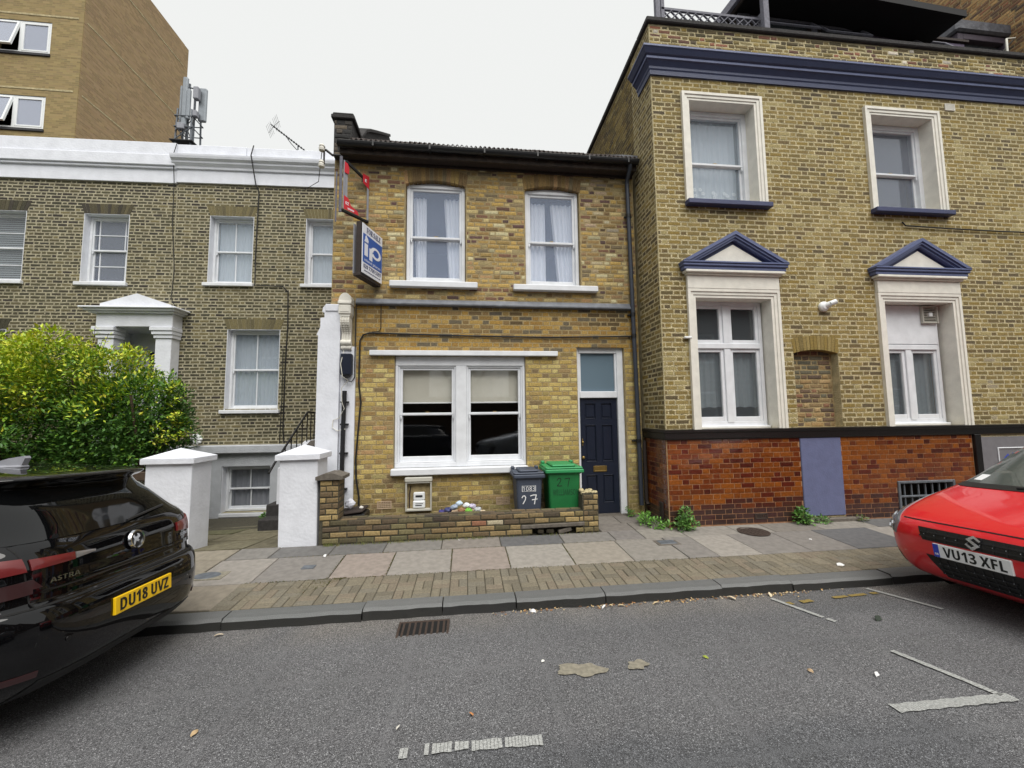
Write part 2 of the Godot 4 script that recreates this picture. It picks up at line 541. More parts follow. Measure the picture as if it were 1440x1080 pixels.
# Lays brickwork in the plane z = w0 of parent's frame, over lo..hi, leaving out the holes.
# o: course, bond ("flemish", "english", "stretcher"), tone: func(u, v, rng) -> [palette index, stain 0..3]
func lay(parent: Node3D, lo: Vector2, hi: Vector2, holes: Array, o: Dictionary) -> void:
	var r := RandomNumberGenerator.new()
	r.seed = o.get("seed", 1)
	var course: float = o.get("course", 0.075)
	var unit: float = o.get("unit", 0.225)
	var joint: float = o.get("joint", 0.011)
	var w0: float = o.get("w", 0.0)
	var frame: Transform3D = o.get("frame", Transform3D())
	var pal: Array = o.palette
	var tone: Callable = o.tone
	var proud: float = o.get("proud", 0.008)
	var wear: float = o.get("wear", 1.0)
	var called: String = o.get("called", "brick")
	var material: Material = o.get("mat", M.brick)
	var half := unit / 2.0
	var rows := int(ceil((hi.y - lo.y) / course - 0.01))
	var list := []
	for k in rows:
		var v0 := lo.y + k * course
		var v1 := minf(v0 + course, hi.y)
		if v1 - v0 < 0.02:
			continue
		var u := lo.x
		var flip := k % 2
		match o.get("bond", "flemish"):
			"flemish": u -= (unit + half) / 2.0 * flip + r.randf() * 0.01
			"stretcher": u -= half * flip
			"english": u -= half / 2.0 * (1 - flip)
		var n := 0
		while u < hi.x:
			var long := true
			match o.get("bond", "flemish"):
				"flemish": long = n % 2 == 0
				"english": long = flip == 1
			n += 1
			var w: float = (unit if long else half) * (1.0 + r.randf_range(-1, 1) * o.get("vary", 0.02))
			var spans := [[maxf(u, lo.x), minf(u + w, hi.x)]]
			for h in holes:
				if h.position.y < v0 + course * 0.5 and h.end.y > v0 + course * 0.5:
					var nxt := []
					for s in spans:
						if h.end.x <= s[0] or h.position.x >= s[1]:
							nxt.append(s)
							continue
						if h.position.x > s[0] + 0.03:
							nxt.append([s[0], h.position.x + joint * 0.5])
						if h.end.x < s[1] - 0.03:
							nxt.append([h.end.x - joint * 0.5, s[1]])
					spans = nxt
			for s in spans:
				if s[1] - s[0] < 0.035:
					continue
				var tn: Array = tone.call((s[0] + s[1]) / 2.0, (v0 + v1) / 2.0, r)
				if tn[0] < 0:
					continue
				var sz := Vector3(s[1] - s[0] - joint, v1 - v0 - joint, 0.018)
				var ctr := Vector3((s[0] + s[1]) / 2.0, (v0 + v1) / 2.0 + r.randf_range(-1, 1) * o.get("wobble", 0.001), w0 + proud + r.randf_range(-1, 1) * o.get("rough", 0.0025))
				var t := Transform3D(Basis(Vector3(0, 0, 1), r.randf_range(-1, 1) * o.get("tilt", 0.004)) * Basis.from_scale(sz), ctr)
				list.append([frame * t, r.randi() % 5, sz.x > unit * 0.62, int(tn[0]), int(tn[1])])
			u += w
	var at: Transform3D = parent.global_transform
	var ranked := []
	for i in list.size():
		var p: Vector3 = at * list[i][0].origin
		ranked.append([p.distance_squared_to(EYE) * (1.0 if list[i][2] else 1.5), i])
	ranked.sort_custom(func(a, b): return a[0] < b[0] or (a[0] == b[0] and a[1] < b[1]))
	var most: int = o.get("most", 300)
	var rest := MB.new()
	for i in ranked.size():
		var b: Array = list[ranked[i][1]]
		var col: Color = shade(pal[b[3]], b[4])
		if i < most:
			put(called, brick_mesh(b[1], b[2], col, wear), material, parent, b[0])
		else:
			rest.col = col
			brick_into(rest, b[0], b[1], b[2], wear)
	if rest.v.size():
		stuff(put(o.get("rest", "brickwork"), rest, material, parent))

func shade(c: Color, stain: int) -> Color:
	# dirt on the bricks themselves: 0 clean, 1 and 2 sooty, 3 whitened by salts, 4 green
	match stain:
		1: return c.lerp(Color(0.05, 0.045, 0.04), 0.38)
		2: return c.lerp(Color(0.03, 0.028, 0.027), 0.75)
		3: return c.lerp(Color(0.42, 0.39, 0.34), 0.45)
		4: return c.lerp(Color(0.09, 0.09, 0.045), 0.55)
	return c

func pick(r: RandomNumberGenerator, weights: Array) -> int:
	var total := 0.0
	for w in weights:
		total += w
	var x := r.randf() * total
	for i in weights.size():
		x -= weights[i]
		if x <= 0.0:
			return i
	return weights.size() - 1

# a wall slab with rectangular openings; front face at w = 0, back at -thick
func slab(lo: Vector2, hi: Vector2, holes: Array, thick: float, frame := Transform3D()) -> MB:
	var mb := MB.new()
	var us := [lo.x, hi.x]
	var vs := [lo.y, hi.y]
	for h in holes:
		us.append_array([clampf(h.position.x, lo.x, hi.x), clampf(h.end.x, lo.x, hi.x)])
		vs.append_array([clampf(h.position.y, lo.y, hi.y), clampf(h.end.y, lo.y, hi.y)])
	us.sort()
	vs.sort()
	var inside := func(i: int, j: int) -> bool:
		if i < 0 or j < 0 or i >= us.size() - 1 or j >= vs.size() - 1:
			return false
		var p := Vector2((us[i] + us[i + 1]) / 2.0, (vs[j] + vs[j + 1]) / 2.0)
		for h in holes:
			if h.has_point(p):
				return false
		return true
	for i in us.size() - 1:
		for j in vs.size() - 1:
			if us[i + 1] - us[i] < 1e-5 or vs[j + 1] - vs[j] < 1e-5 or not inside.call(i, j):
				continue
			var a := Vector3(us[i], vs[j], 0)
			var b := Vector3(us[i + 1], vs[j], 0)
			var c := Vector3(us[i + 1], vs[j + 1], 0)
			var d := Vector3(us[i], vs[j + 1], 0)
			var z := Vector3(0, 0, -thick)
			var f := frame
			mb.quad(f * a, f * b, f * c, f * d)
			mb.quad(f * (b + z), f * (a + z), f * (d + z), f * (c + z))
			if not _solid(us, vs, holes, i - 1, j): mb.quad(f * (a + z), f * a, f * d, f * (d + z))
			if not _solid(us, vs, holes, i + 1, j): mb.quad(f * b, f * (b + z), f * (c + z), f * c)
			if not _solid(us, vs, holes, i, j - 1): mb.quad(f * (a + z), f * (b + z), f * b, f * a)
			if not _solid(us, vs, holes, i, j + 1): mb.quad(f * d, f * c, f * (c + z), f * (d + z))
	return mb

func _solid(us: Array, vs: Array, holes: Array, i: int, j: int) -> bool:
	while i > 0 and i < us.size() - 1 and us[i + 1] - us[i] < 1e-5: i += 1
	if i < 0 or j < 0 or i >= us.size() - 1 or j >= vs.size() - 1:
		return false
	var p := Vector2((us[i] + us[i + 1]) / 2.0, (vs[j] + vs[j + 1]) / 2.0)
	for h in holes:
		if h.has_point(p):
			return false
	return true

# gauged flat or segmental brick arch over an opening u0..u1 whose head is at v
func arch(parent: Node3D, u0: float, u1: float, v: float, rise: float, tall: float, count: int, splay: float, pal: Array, idx: Array, seed_: int, w := 0.0, deep := 0.1, stain := 0) -> void:
	var r := RandomNumberGenerator.new()
	r.seed = seed_
	for k in count:
		var f0 := float(k) / count
		var f1 := float(k + 1) / count
		var g := 0.004
		var p := func(f: float, top: bool) -> Vector2:
			var x: float = lerpf(u0 - (splay if top else 0.0), u1 + (splay if top else 0.0), f)
			var y: float = v + rise * (1.0 - pow(2.0 * f - 1.0, 2.0)) + (tall if top else 0.0)
			return Vector2(x, y)
		var a: Vector2 = p.call(f0, false)
		var b: Vector2 = p.call(f1, false)
		var c: Vector2 = p.call(f1, true)
		var d: Vector2 = p.call(f0, true)
		var mb := MB.new()
		mb.col = shade(pal[idx[r.randi() % idx.size()]], stain if r.randf() < 0.7 else 0)
		var ex := 0.007 + r.randf_range(-0.002, 0.002)
		mb.prism([a + Vector2(g, 0), b - Vector2(g, 0), c - Vector2(g, g), d + Vector2(g, -g)], w - deep, w + ex)
		put("voussoir", mb, M.brick, parent)

# ---------------------------------------------------------------- windows
func bars(mb: MB, u0: float, v0: float, u1: float, v1: float, fw: float, w0: float, w1: float, bot := -1.0, bev := 0.004) -> void:
	var fb := fw if bot < 0 else bot
	mb.bx(Vector3(u0, v0, w0), Vector3(u0 + fw, v1, w1), bev)
	mb.bx(Vector3(u1 - fw, v0, w0), Vector3(u1, v1, w1), bev)
	mb.bx(Vector3(u0 + fw, v1 - fw, w0 + 0.001), Vector3(u1 - fw, v1, w1 - 0.001), bev)
	mb.bx(Vector3(u0 + fw, v0, w0 + 0.001), Vector3(u1 - fw, v0 + fb, w1 - 0.001), bev)

func pane(parent: Node3D, u0: float, v0: float, u1: float, v1: float, w: float, m: Material) -> void:
	var mb := MB.new()
	mb.bx(Vector3(u0, v0, w - 0.002), Vector3(u1, v1, w + 0.002))
	put("pane", mb, m, parent)

# vertical sliding sash: outer frame, two sashes with panes and glazing bars, meeting rail
func sash_window(house: Node3D, u0: float, v0: float, u1: float, v1: float, w: float, o := {}) -> MeshInstance3D:
	var wood: Material = o.get("mat", M.white)
	var glass: Material = o.get("glass", M.glass_sky)
	var fw: float = o.get("fw", 0.06)
	var sw: float = o.get("sw", 0.045)
	var rail: float = o.get("rail", (v0 + v1) / 2.0)
	var mb := MB.new()
	bars(mb, u0, v0, u1, v1, fw, w - 0.13, w, fw * 0.9)
	var win := put("window", mb, wood, house)
	for part in 2:
		var b0 := rail - 0.02 if part == 0 else v0 + fw * 0.85
		var b1 := v1 - fw * 0.95 if part == 0 else rail + 0.02
		var ww := w - 0.025 if part == 0 else w - 0.068
		var s := MB.new()
		bars(s, u0 + fw * 0.9, b0, u1 - fw * 0.9, b1, sw, ww - 0.04, ww, 0.04 if part == 0 else o.get("bottom", 0.08), 0.006)
		var iu0 := u0 + fw * 0.9 + sw
		var iu1 := u1 - fw * 0.9 - sw
		for x in o.get("bars", []):
			s.bx(Vector3(lerpf(iu0, iu1, x) - 0.011, b0 + 0.02, ww - 0.034), Vector3(lerpf(iu0, iu1, x) + 0.011, b1 - 0.02, ww - 0.004), 0.004)
		for x in o.get("across", []):
			s.bx(Vector3(iu0 - 0.01, lerpf(b0, b1, x) - 0.011, ww - 0.033), Vector3(iu1 + 0.01, lerpf(b0, b1, x) + 0.011, ww - 0.005), 0.004)
		if part == 0 and o.get("horns", true):
			for hx in [u0 + fw * 0.9 + sw * 0.5, u1 - fw * 0.9 - sw * 0.5]:
				s.prism([Vector2(hx - 0.018, b0), Vector2(hx + 0.018, b0), Vector2(hx + 0.012, b0 - 0.05), Vector2(hx - 0.004, b0 - 0.07)], ww - 0.038, ww - 0.004)
		var so := put("sash", s, wood, win)
		pane(win, iu0 - 0.01, b0 + 0.02, iu1 + 0.01, b1 - 0.02, ww - 0.02, o.get("glass_low", glass) if part == 1 else glass)
	if o.get("catch", true):
		var k := MB.new()
		k.bx(Vector3((u0 + u1) / 2 - 0.03, rail + 0.018, w - 0.06), Vector3((u0 + u1) / 2 + 0.03, rail + 0.035, w - 0.03), 0.004)
		put("sash_catch", k, M.brass, win)
	return win

# cloth hung in folds between u0..u1, v0..v1 at depth w of a frame
func cloth(called: String, label: String, category: String, m: Material, frame: Transform3D, u0: float, v0: float, u1: float, v1: float, w: float, folds: float, amp: float, o := {}) -> MeshInstance3D:
	var mb := MB.new()
	var gather: float = o.get("gather", 0.0)
	var lean: float = o.get("lean", 0.0)
	var sd: float = o.get("seed", u0 * 3.1)
	var scallop: float = o.get("scallop", 0.0)
	var n := int(maxf(24, folds * 10))
	mb.surf(func(a: float, b: float) -> Vector3:
		var v: float = lerpf(v0, v1, b)
		var uu: float = lerpf(u0, u1, a) + lean * (1.0 - b) * (1.0 - a if gather >= 0 else a) + gather * sin(PI * b) * (a if gather > 0 else 1.0 - a)
		if scallop > 0 and b < 0.01:
			v += scallop * absf(sin(a * folds * 2.2))
		var ph: float = a * folds * TAU + sd + 0.5 * sin(b * 3.0 + a * 9.0)
		return frame * Vector3(uu, v, w + amp * (sin(ph) + 0.35 * sin(ph * 2.3 + sd)) * (1.1 - 0.35 * b)), n, 10)
	var o2 := put(called, mb, m)
	tag(o2, label, category, o.get("group", ""))
	return o2

func letters(txt: String, w: float, h: float, deep := 0.003, font := "Droid Sans", bold := true) -> ArrayMesh:
	var tm := TextMesh.new()
	var f := SystemFont.new()
	f.font_names = PackedStringArray([font])
	f.font_weight = 700 if bold else 400
	tm.font = f
	tm.font_size = 48
	tm.pixel_size = 0.01
	tm.depth = 0.01
	tm.curve_step = 1.5
	tm.text = txt
	var bb := tm.get_aabb()
	var out := ArrayMesh.new()
	for s in tm.get_surface_count():
		var a := tm.surface_get_arrays(s)
		var vs: PackedVector3Array = a[Mesh.ARRAY_VERTEX]
		for i in vs.size():
			var p := vs[i] - bb.position
			vs[i] = Vector3((p.x / bb.size.x - 0.5) * w, (p.y / bb.size.y - 0.5) * h, p.z / maxf(bb.size.z, 1e-5) * deep)
		a[Mesh.ARRAY_VERTEX] = vs
		for k in [Mesh.ARRAY_TEX_UV, Mesh.ARRAY_TEX_UV2, Mesh.ARRAY_TANGENT]:
			a[k] = null
		out.add_surface_from_arrays(Mesh.PRIMITIVE_TRIANGLES, a)
	return out

# one flat brush stroke or wire drawn through points, as a thin ribbon lying on the plane w
func stroke(pts: Array, width: float, w0: float, w1: float) -> MB:
	var mb := MB.new()
	for i in pts.size() - 1:
		var a: Vector2 = pts[i]
		var b: Vector2 = pts[i + 1]
		var d := (b - a).normalized()
		var s := d.orthogonal() * width / 2
		mb.prism([a - s - d * width * 0.3, b - s + d * width * 0.3, b + s + d * width * 0.3, a + s - d * width * 0.3], w0, w1 + i * 0.0002)
	return mb

# ================================================================ scene
func _ready() -> void:
	rng.seed = 2024
	var cam := Camera3D.new()
	cam.name = "camera"
	cam.position = EYE
	cam.rotation_degrees = Vector3(4.54, -6.56, -0.69)
	cam.fov = 88.95
	cam.near = 0.05
	cam.far = 600.0
	add_child(cam)
	cam.current = true
	var env := Environment.new()
	env.background_mode = Environment.BG_SKY
	var sky := Sky.new()
	var sm := ProceduralSkyMaterial.new()
	sm.sky_top_color = Color(0.845, 0.85, 0.845)
	sm.sky_horizon_color = Color(0.855, 0.865, 0.86)
	sm.sky_curve = 0.2
	sm.ground_bottom_color = Color(0.3, 0.3, 0.3)
	sm.ground_horizon_color = Color(0.6, 0.6, 0.6)
	sky.sky_material = sm
	env.sky = sky
	env.background_energy_multiplier = 0.57
	env.tonemap_mode = Environment.TONE_MAPPER_LINEAR
	env.tonemap_exposure = 2.25
	env.sdfgi_enabled = true
	env.ssao_enabled = true
	env.ssil_enabled = true
	var we := WorldEnvironment.new()
	we.name = "world"
	we.environment = env
	add_child(we)
	var sun := DirectionalLight3D.new()
	sun.name = "sun"
	sun.light_energy = 0.5
	sun.light_color = Color(1.0, 0.985, 0.96)
	sun.light_angular_distance = 50.0
	sun.shadow_enabled = true
	sun.sky_mode = DirectionalLight3D.SKY_MODE_LIGHT_ONLY
	sun.rotation_degrees = Vector3(-58, 14, 0)
	add_child(sun)
	make_materials()
	ground()
	pavement()
	middle_house()
	pub()
	roof_terrace()
	terrace()
	tower()
	next_building()
	opposite_side()
	street_ends()
	front_garden()
	driveway()
	hedge()
	fittings()
	cars()
	small_things()

func road_y(z: float) -> float:
	var p := [[2.0, -0.232], [2.62, -0.232], [3.4, -0.172], [4.2, -0.115], [5.2, -0.07], [6.5, -0.055], [8.0, -0.09], [9.2, -0.15], [10.1, -0.21], [11.0, -0.21]]
	for i in p.size() - 1:
		if z <= p[i + 1][0]:
			return lerpf(p[i][1], p[i + 1][1], clampf((z - p[i][0]) / (p[i + 1][0] - p[i][0]), 0, 1))
	return -0.21

func pave_y(z: float) -> float:
	return -0.05 - 0.033 * z

func ground() -> void:
	var mb := MB.new()
	mb.bx(Vector3(-260, -0.9, -260), Vector3(260, -0.75, 260))
	struct("ground", mb, M.earth)
	# road: cambered sheet with tone patches that belong to the asphalt (old repair strip, dusty gutter, worn centre)
	var f := FastNoiseLite.new()
	f.seed = 3
	f.frequency = 0.55
	f.fractal_octaves = 4
	var g := FastNoiseLite.new()
	g.seed = 9
	g.frequency = 2.6
	var rm := MB.new()
	var xs := []
	var x := -70.0
	while x < 70.0:
		xs.append(x)
		x += 0.12 if x > -4.0 and x < 7.0 else 2.0
	xs.append(70.0)
	var zs := []
	var z := 2.3
	while z < 10.6:
		zs.append(z)
		z += 0.1 if z < 6.0 else 0.5
	zs.append(10.6)
	var tone := func(px: float, pz: float) -> Color:
		var k := 0.5 * (1.0 + 0.16 * f.get_noise_2d(px, pz) + 0.07 * g.get_noise_2d(px, pz))
		var c := Color(k, k * 1.005, k * 1.02)
		var strip: float = smoothstep(-0.06, 0.06, pz - (4.28 + 0.05 * px + 0.12 * g.get_noise_2d(px * 0.4, 7.0)))
		c = c.lerp(c * Color(0.8, 0.82, 0.84), strip * smoothstep(1.9, 1.2, absf(px - 1.2)) )
		var dust: float = smoothstep(3.15, 2.65, pz) * (0.45 + 0.55 * f.get_noise_2d(px * 2.0, 40.0 + pz))
		c = c.lerp(Color(0.8, 0.72, 0.6), clampf(dust * 0.75, 0.0, 0.6))
		var bay: float = smoothstep(0.05, 0.0, absf(px - 3.62) - 0.5) * smoothstep(3.25, 3.1, pz)
		c = c.lerp(Color(0.34, 0.35, 0.36), 0.55 * bay)
		return c
	for i in xs.size() - 1:
		for j in zs.size() - 1:
			var pp := [Vector2(xs[i], zs[j + 1]), Vector2(xs[i + 1], zs[j + 1]), Vector2(xs[i + 1], zs[j]), Vector2(xs[i], zs[j])]
			var vv := []
			var cc := []
			for p in pp:
				vv.append(Vector3(p.x, road_y(p.y) + 0.004 * f.get_noise_2d(p.x * 2.0, p.y * 2.0), p.y))
				cc.append(tone.call(p.x, p.y))
			for q in [[0, 1, 2], [0, 2, 3]]:
				for m in [q[0], q[2], q[1]]:
					rm.v.append(vv[m])
					rm.n.append(Vector3.UP)
					rm.c.append(cc[m])
	var road := struct("road", rm, M.asphalt)
	# painted bay markings, worn; each line follows the camber
	var line := func(a: Vector2, b: Vector2, w: float, m: Material, keep: float, sd: int) -> void:
		var r := RandomNumberGenerator.new()
		r.seed = sd
		var lm := MB.new()
		var len := a.distance_to(b)
		var d := (b - a).normalized()
		var s := d.orthogonal() * w / 2
		var n := int(len / 0.018)
		for i in n:
			if sin(i * 0.47 + sd * 2.0) * 0.5 + 0.5 + r.randf_range(-0.12, 0.12) > (2.0 if keep > 0.93 else keep + 0.1):
				continue
			var p0: Vector2 = a + d * (len * i / n - 0.002)
			var p1: Vector2 = a + d * (len * (i + 1) / n + 0.002)
			var e0 := 0.93 + 0.09 * sin(i * 0.9 + sd) + 0.05 * sin(i * 2.3)
			var e1 := 0.93 + 0.09 * sin((i + 1) * 0.9 + sd) + 0.05 * sin((i + 1) * 2.3)
			var y := func(p: Vector2) -> Vector3: return Vector3(p.x, road_y(p.y) + 0.0085, p.y)
			var q := [y.call(p0 - s * e0), y.call(p1 - s * e1), y.call(p1 + s * e1), y.call(p0 + s * e0)]
			if (q[1] - q[0]).cross(q[2] - q[0]).y > 0:
				lm.quad(q[0], q[1], q[2], q[3])
			else:
				lm.quad(q[0], q[3], q[2], q[1])
		put("painted_line", lm, m, road)
	line.call(Vector2(3.05, 2.76), Vector2(3.17, 3.22), 0.05, M.road_paint, 0.95, 1)
	line.call(Vector2(3.18, 3.25), Vector2(3.2, 3.31), 0.05, M.road_paint, 0.8, 2)
	line.call(Vector2(4.22, 2.68), Vector2(4.38, 3.24), 0.05, M.road_paint, 0.97, 3)
	line.call(Vector2(3.17, 3.8), Vector2(3.28, 4.34), 0.05, M.road_paint, 0.97, 4)
	line.call(Vector2(3.33, 4.36), Vector2(2.52, 4.35), 0.075, M.road_paint, 0.95, 5)
	line.call(Vector2(-0.36, 4.29), Vector2(-0.24, 4.29), 0.07, M.road_paint, 0.5, 6)
	line.call(Vector2(-0.23, 4.28), Vector2(-0.09, 4.28), 0.075, M.road_paint, 0.9, 7)
	line.call(Vector2(-0.07, 4.28), Vector2(0.0, 4.28), 0.06, M.road_paint, 0.4, 8)
	line.call(Vector2(0.02, 4.29), Vector2(0.18, 4.29), 0.075, M.road_paint, 0.9, 9)
	line.call(Vector2(0.2, 4.29), Vector2(0.4, 4.3), 0.078, M.road_paint, 0.97, 10)
	line.call(Vector2(3.66, 2.84), Vector2(4.2, 2.8), 0.05, M.yellow_paint, 0.8, 11)
	line.call(Vector2(3.1, 2.9), Vector2(3.45, 2.86), 0.06, M.yellow_paint, 0.35, 12)
	# pale cement spilt on the asphalt
	for k in 2:
		var r := RandomNumberGenerator.new()
		r.seed = 31 + k
		var pm := MB.new()
		var c: Vector2 = [Vector2(0.8, 3.69), Vector2(1.22, 3.69)][k]
		var rad: Vector2 = [Vector2(0.19, 0.11), Vector2(0.09, 0.075)][k]
		var pts := []
		var n := 44
		for i in n:
			var a := TAU * i / n
			var rr := 0.8 + 0.16 * sin(a * 2.0 + k * 2.0 + 0.6) + 0.13 * sin(a * 5.0 + k) + r.randf_range(-0.05, 0.05)
			pts.append(c + Vector2(cos(a) * rad.x, sin(a) * rad.y) * rr)
		for i in n:
			var a: Vector2 = pts[i]
			var b: Vector2 = pts[(i + 1) % n]
			pm.tri(Vector3(c.x, road_y(c.y) + 0.009, c.y), Vector3(b.x, road_y(b.y) + 0.009, b.y), Vector3(a.x, road_y(a.y) + 0.009, a.y))
		put("cement_stain", pm, M.patch_cement, road)

func slab_piece(parent: Node3D, called: String, poly: Array, col: Color, m: Material, top := 0.0, bev := 0.006, thick := 0.05) -> void:
	# a paving piece with chamfered edges whose top follows the pavement's fall
	var mb := MB.new()
	mb.col = col
	var n := poly.size()
	var c := Vector2.ZERO
	for p in poly:
		c += p / n
	var inn := []
	for p in poly:
		inn.append(p + (c - p).normalized() * bev * 1.4)
	var P := func(p: Vector2, d: float) -> Vector3: return Vector3(p.x, pave_y(p.y) + top - d, p.y)
	for i in n:
		var k := (i + 1) % n
		var a: Vector3 = P.call(inn[i], 0.0)
		var b: Vector3 = P.call(inn[k], 0.0)
		var q: Vector3 = P.call(c, 0.0)
		if (a - q).cross(b - q).y > 0:
			mb.tri(q, a, b)
			mb.quad(P.call(poly[i], bev), P.call(poly[k], bev), b, a)
			mb.quad(P.call(poly[i], thick), P.call(poly[k], thick), P.call(poly[k], bev), P.call(poly[i], bev))
		else:
			mb.tri(q, b, a)
			mb.quad(P.call(poly[k], bev), P.call(poly[i], bev), a, b)
			mb.quad(P.call(poly[k], thick), P.call(poly[i], thick), P.call(poly[i], bev), P.call(poly[k], bev))
	put(called, mb, m, parent)

func pavement() -> void:
	var mb := MB.new()
	# bed that shows in the joints
	for zz in [[-0.35, 0.76, -2.1], [0.76, 2.44, -60.0]]:
		mb.quad(Vector3(zz[2], pave_y(zz[1]) - 0.014, zz[1]), Vector3(60, pave_y(zz[1]) - 0.014, zz[1]), Vector3(60, pave_y(zz[0]) - 0.014, zz[0]), Vector3(zz[2], pave_y(zz[0]) - 0.014, zz[0]))
	var pv := struct("pavement", mb, M.bedding)
	var r := RandomNumberGenerator.new()
	r.seed = 12
	var greys := [lin(145, 140, 133), lin(152, 147, 140), lin(138, 132, 125), lin(132, 128, 124), lin(158, 151, 140)]
	var pink := lin(152, 142, 134)
	var dark := lin(104, 104, 105)
	# front row of large flags (z 1.02 .. 1.83)
	var cuts := [-3.02, -2.36, -1.55, -0.92, -0.2, 0.5, 1.28, 2.02, 2.72, 3.12, 3.7, 4.4, 5.05, 5.95, 6.85, 7.8, 8.8, 9.8, 10.8]
	for i in cuts.size() - 1:
		var col: Color = greys[r.randi() % 5] * r.randf_range(0.93, 1.06)
		if i in [2, 4]:
			col = pink
		elif i in [5, 9]:
			col = greys[1] * 1.08
		elif i == 12:
			col = dark
		elif i == 6:
			col = greys[4] * 0.95
		var k: float = -0.018 * (cuts[i] - 1.0)
		var a: float = cuts[i] + 0.006
		var b: float = cuts[i + 1] - 0.006
		slab_piece(pv, "paving_slab", [Vector2(a + k * 0.2, 1.86), Vector2(b + k * 0.2, 1.86 + r.randf_range(-0.01, 0.01)), Vector2(b, 1.17 if i < 7 else 1.14), Vector2(a, 1.17 if i < 7 else 1.14)], col, M.slab, r.randf_range(-0.003, 0.003))
	# narrow row along the garden wall and the pub
	var back := [-3.0, -2.5, -1.78, -1.1, -0.35, 0.45, 1.32, 2.06, 2.5, 3.12, 3.95, 4.5, 5.3, 6.2, 7.0, 7.9, 8.8, 9.8, 10.8]
	for i in back.size() - 1:
		var col: Color = [dark, dark, lin(112, 111, 110), greys[3], greys[2]][r.randi() % 5] if i < 7 else greys[r.randi() % 5] * r.randf_range(0.85, 1.02)
		if i == 13:
			col = dark * 1.02
		slab_piece(pv, "paving_slab", [Vector2(back[i] + 0.006, 1.158 if i < 7 else 1.128), Vector2(back[i + 1] - 0.006, 1.158 if i < 7 else 1.128), Vector2(back[i + 1] - 0.006, 0.79 if back[i] < 2.0 else 0.765), Vector2(back[i] + 0.006, 0.79 if back[i] < 2.0 else 0.765)], col, M.slab, r.randf_range(-0.003, 0.003))
	# flags of the entrance path
	for q in [[1.98, 2.5, 0.42, 0.78], [2.512, 3.03, 0.45, 0.78], [1.98, 2.42, 0.02, 0.41], [2.43, 3.03, 0.02, 0.44]]:
		slab_piece(pv, "paving_slab", [Vector2(q[0], q[3] - 0.006), Vector2(q[1], q[3] - 0.006), Vector2(q[1], q[2]), Vector2(q[0], q[2])], greys[2] * r.randf_range(0.8, 0.95), M.slab, 0.002)
	# concrete strip in front of the driveway (dropped kerb), with its pieces
	for q in [[-4.3, -3.03, 1.15, 2.4], [-3.02, -2.42, 1.88, 2.4], [-5.6, -4.31, 0.8, 2.4], [-7.2, -5.62, 0.8, 2.4], [-9.0, -7.22, 0.8, 2.4], [-4.3, -3.02, 0.8, 1.14], [-11.0, -9.02, 0.8, 2.4]]:
		slab_piece(pv, "paving_slab", [Vector2(q[0], q[3]), Vector2(q[1], q[3]), Vector2(q[1], q[2]), Vector2(q[0], q[2])], lin(146, 138, 124) * r.randf_range(0.92, 1.02), M.slab, 0.0)
	# block pavers, laid in pairs like a basket, between the flags and the kerb
	var shades := [lin(140, 132, 114), lin(132, 124, 107), lin(146, 138, 120), lin(126, 119, 104), lin(142, 131, 114), lin(136, 130, 115)]
	var near := []
	var bz := 1.875
	var row := 0
	while bz < 2.43:
		var bxx := -2.42 if bz > 1.2 else -2.0
		var n := 0
		while bxx < 9.0:
			var across := (n + row) % 2 == 0
			if across:
				for h in 2:
					near.append([bxx, bz + h * 0.093, 0.186, 0.093])
			else:
				for h in 2:
					near.append([bxx + h * 0.093, bz, 0.093, 0.186])
			bxx += 0.186
			n += 1
		bz += 0.186
		row += 1
	near.sort_custom(func(a, b): return Vector2(a[0], a[1] - EYE.z).length_squared() < Vector2(b[0], b[1] - EYE.z).length_squared())
	var rest := MB.new()
	var meshes := {}
	for i in near.size():
		var q: Array = near[i]
		var vr := r.randi() % 6
		var col: Color = shades[vr]
		var g := 0.0035
		var lo := Vector3(-q[2] / 2 + g, -0.04, -q[3] / 2 + g)
		var z1: float = minf(q[1] + q[3], 2.43)
		var t := Transform3D(Basis(Vector3(1, 0, 0), 0.033) * Basis(Vector3.UP, r.randf_range(-0.012, 0.012)), Vector3(q[0] + q[2] / 2, pave_y(q[1] + q[3] / 2) + r.randf_range(-0.0025, 0.0015), q[1] + q[3] / 2))
		if i < 300:
			var key := "%d%s" % [vr, q[2] > q[3]]
			if not meshes.has(key):
				var pm := MB.new()
				pm.col = col
				pm.bx(lo, Vector3(-lo.x, 0, -lo.z), 0.006)
				meshes[key] = pm.mesh()
			put("block_paver", meshes[key], M.paver, pv, t)
		else:
			rest.col = col
			rest.bx(lo, Vector3(-lo.x, 0, -lo.z), 0.006, t)
	stuff(put("paver_field", rest, M.paver, pv))
	# granite kerb, stones of uneven length, pale worn top and dirty face
	var kn := Node3D.new()
	kn.name = "kerb"
	kn.set_meta("kind", "structure")
	add_child(kn)
	var ends := [-14.0, -12.6, -11.1, -9.7, -8.3, -7.0, -5.8, -4.3, -3.1, -2.2, -0.98, -0.24, 0.47, 1.37, 2.62, 3.42, 4.62, 5.7, 6.9, 8.2, 9.6, 11.0, 12.4, 14.0]
	var dips := {0: 0.0}
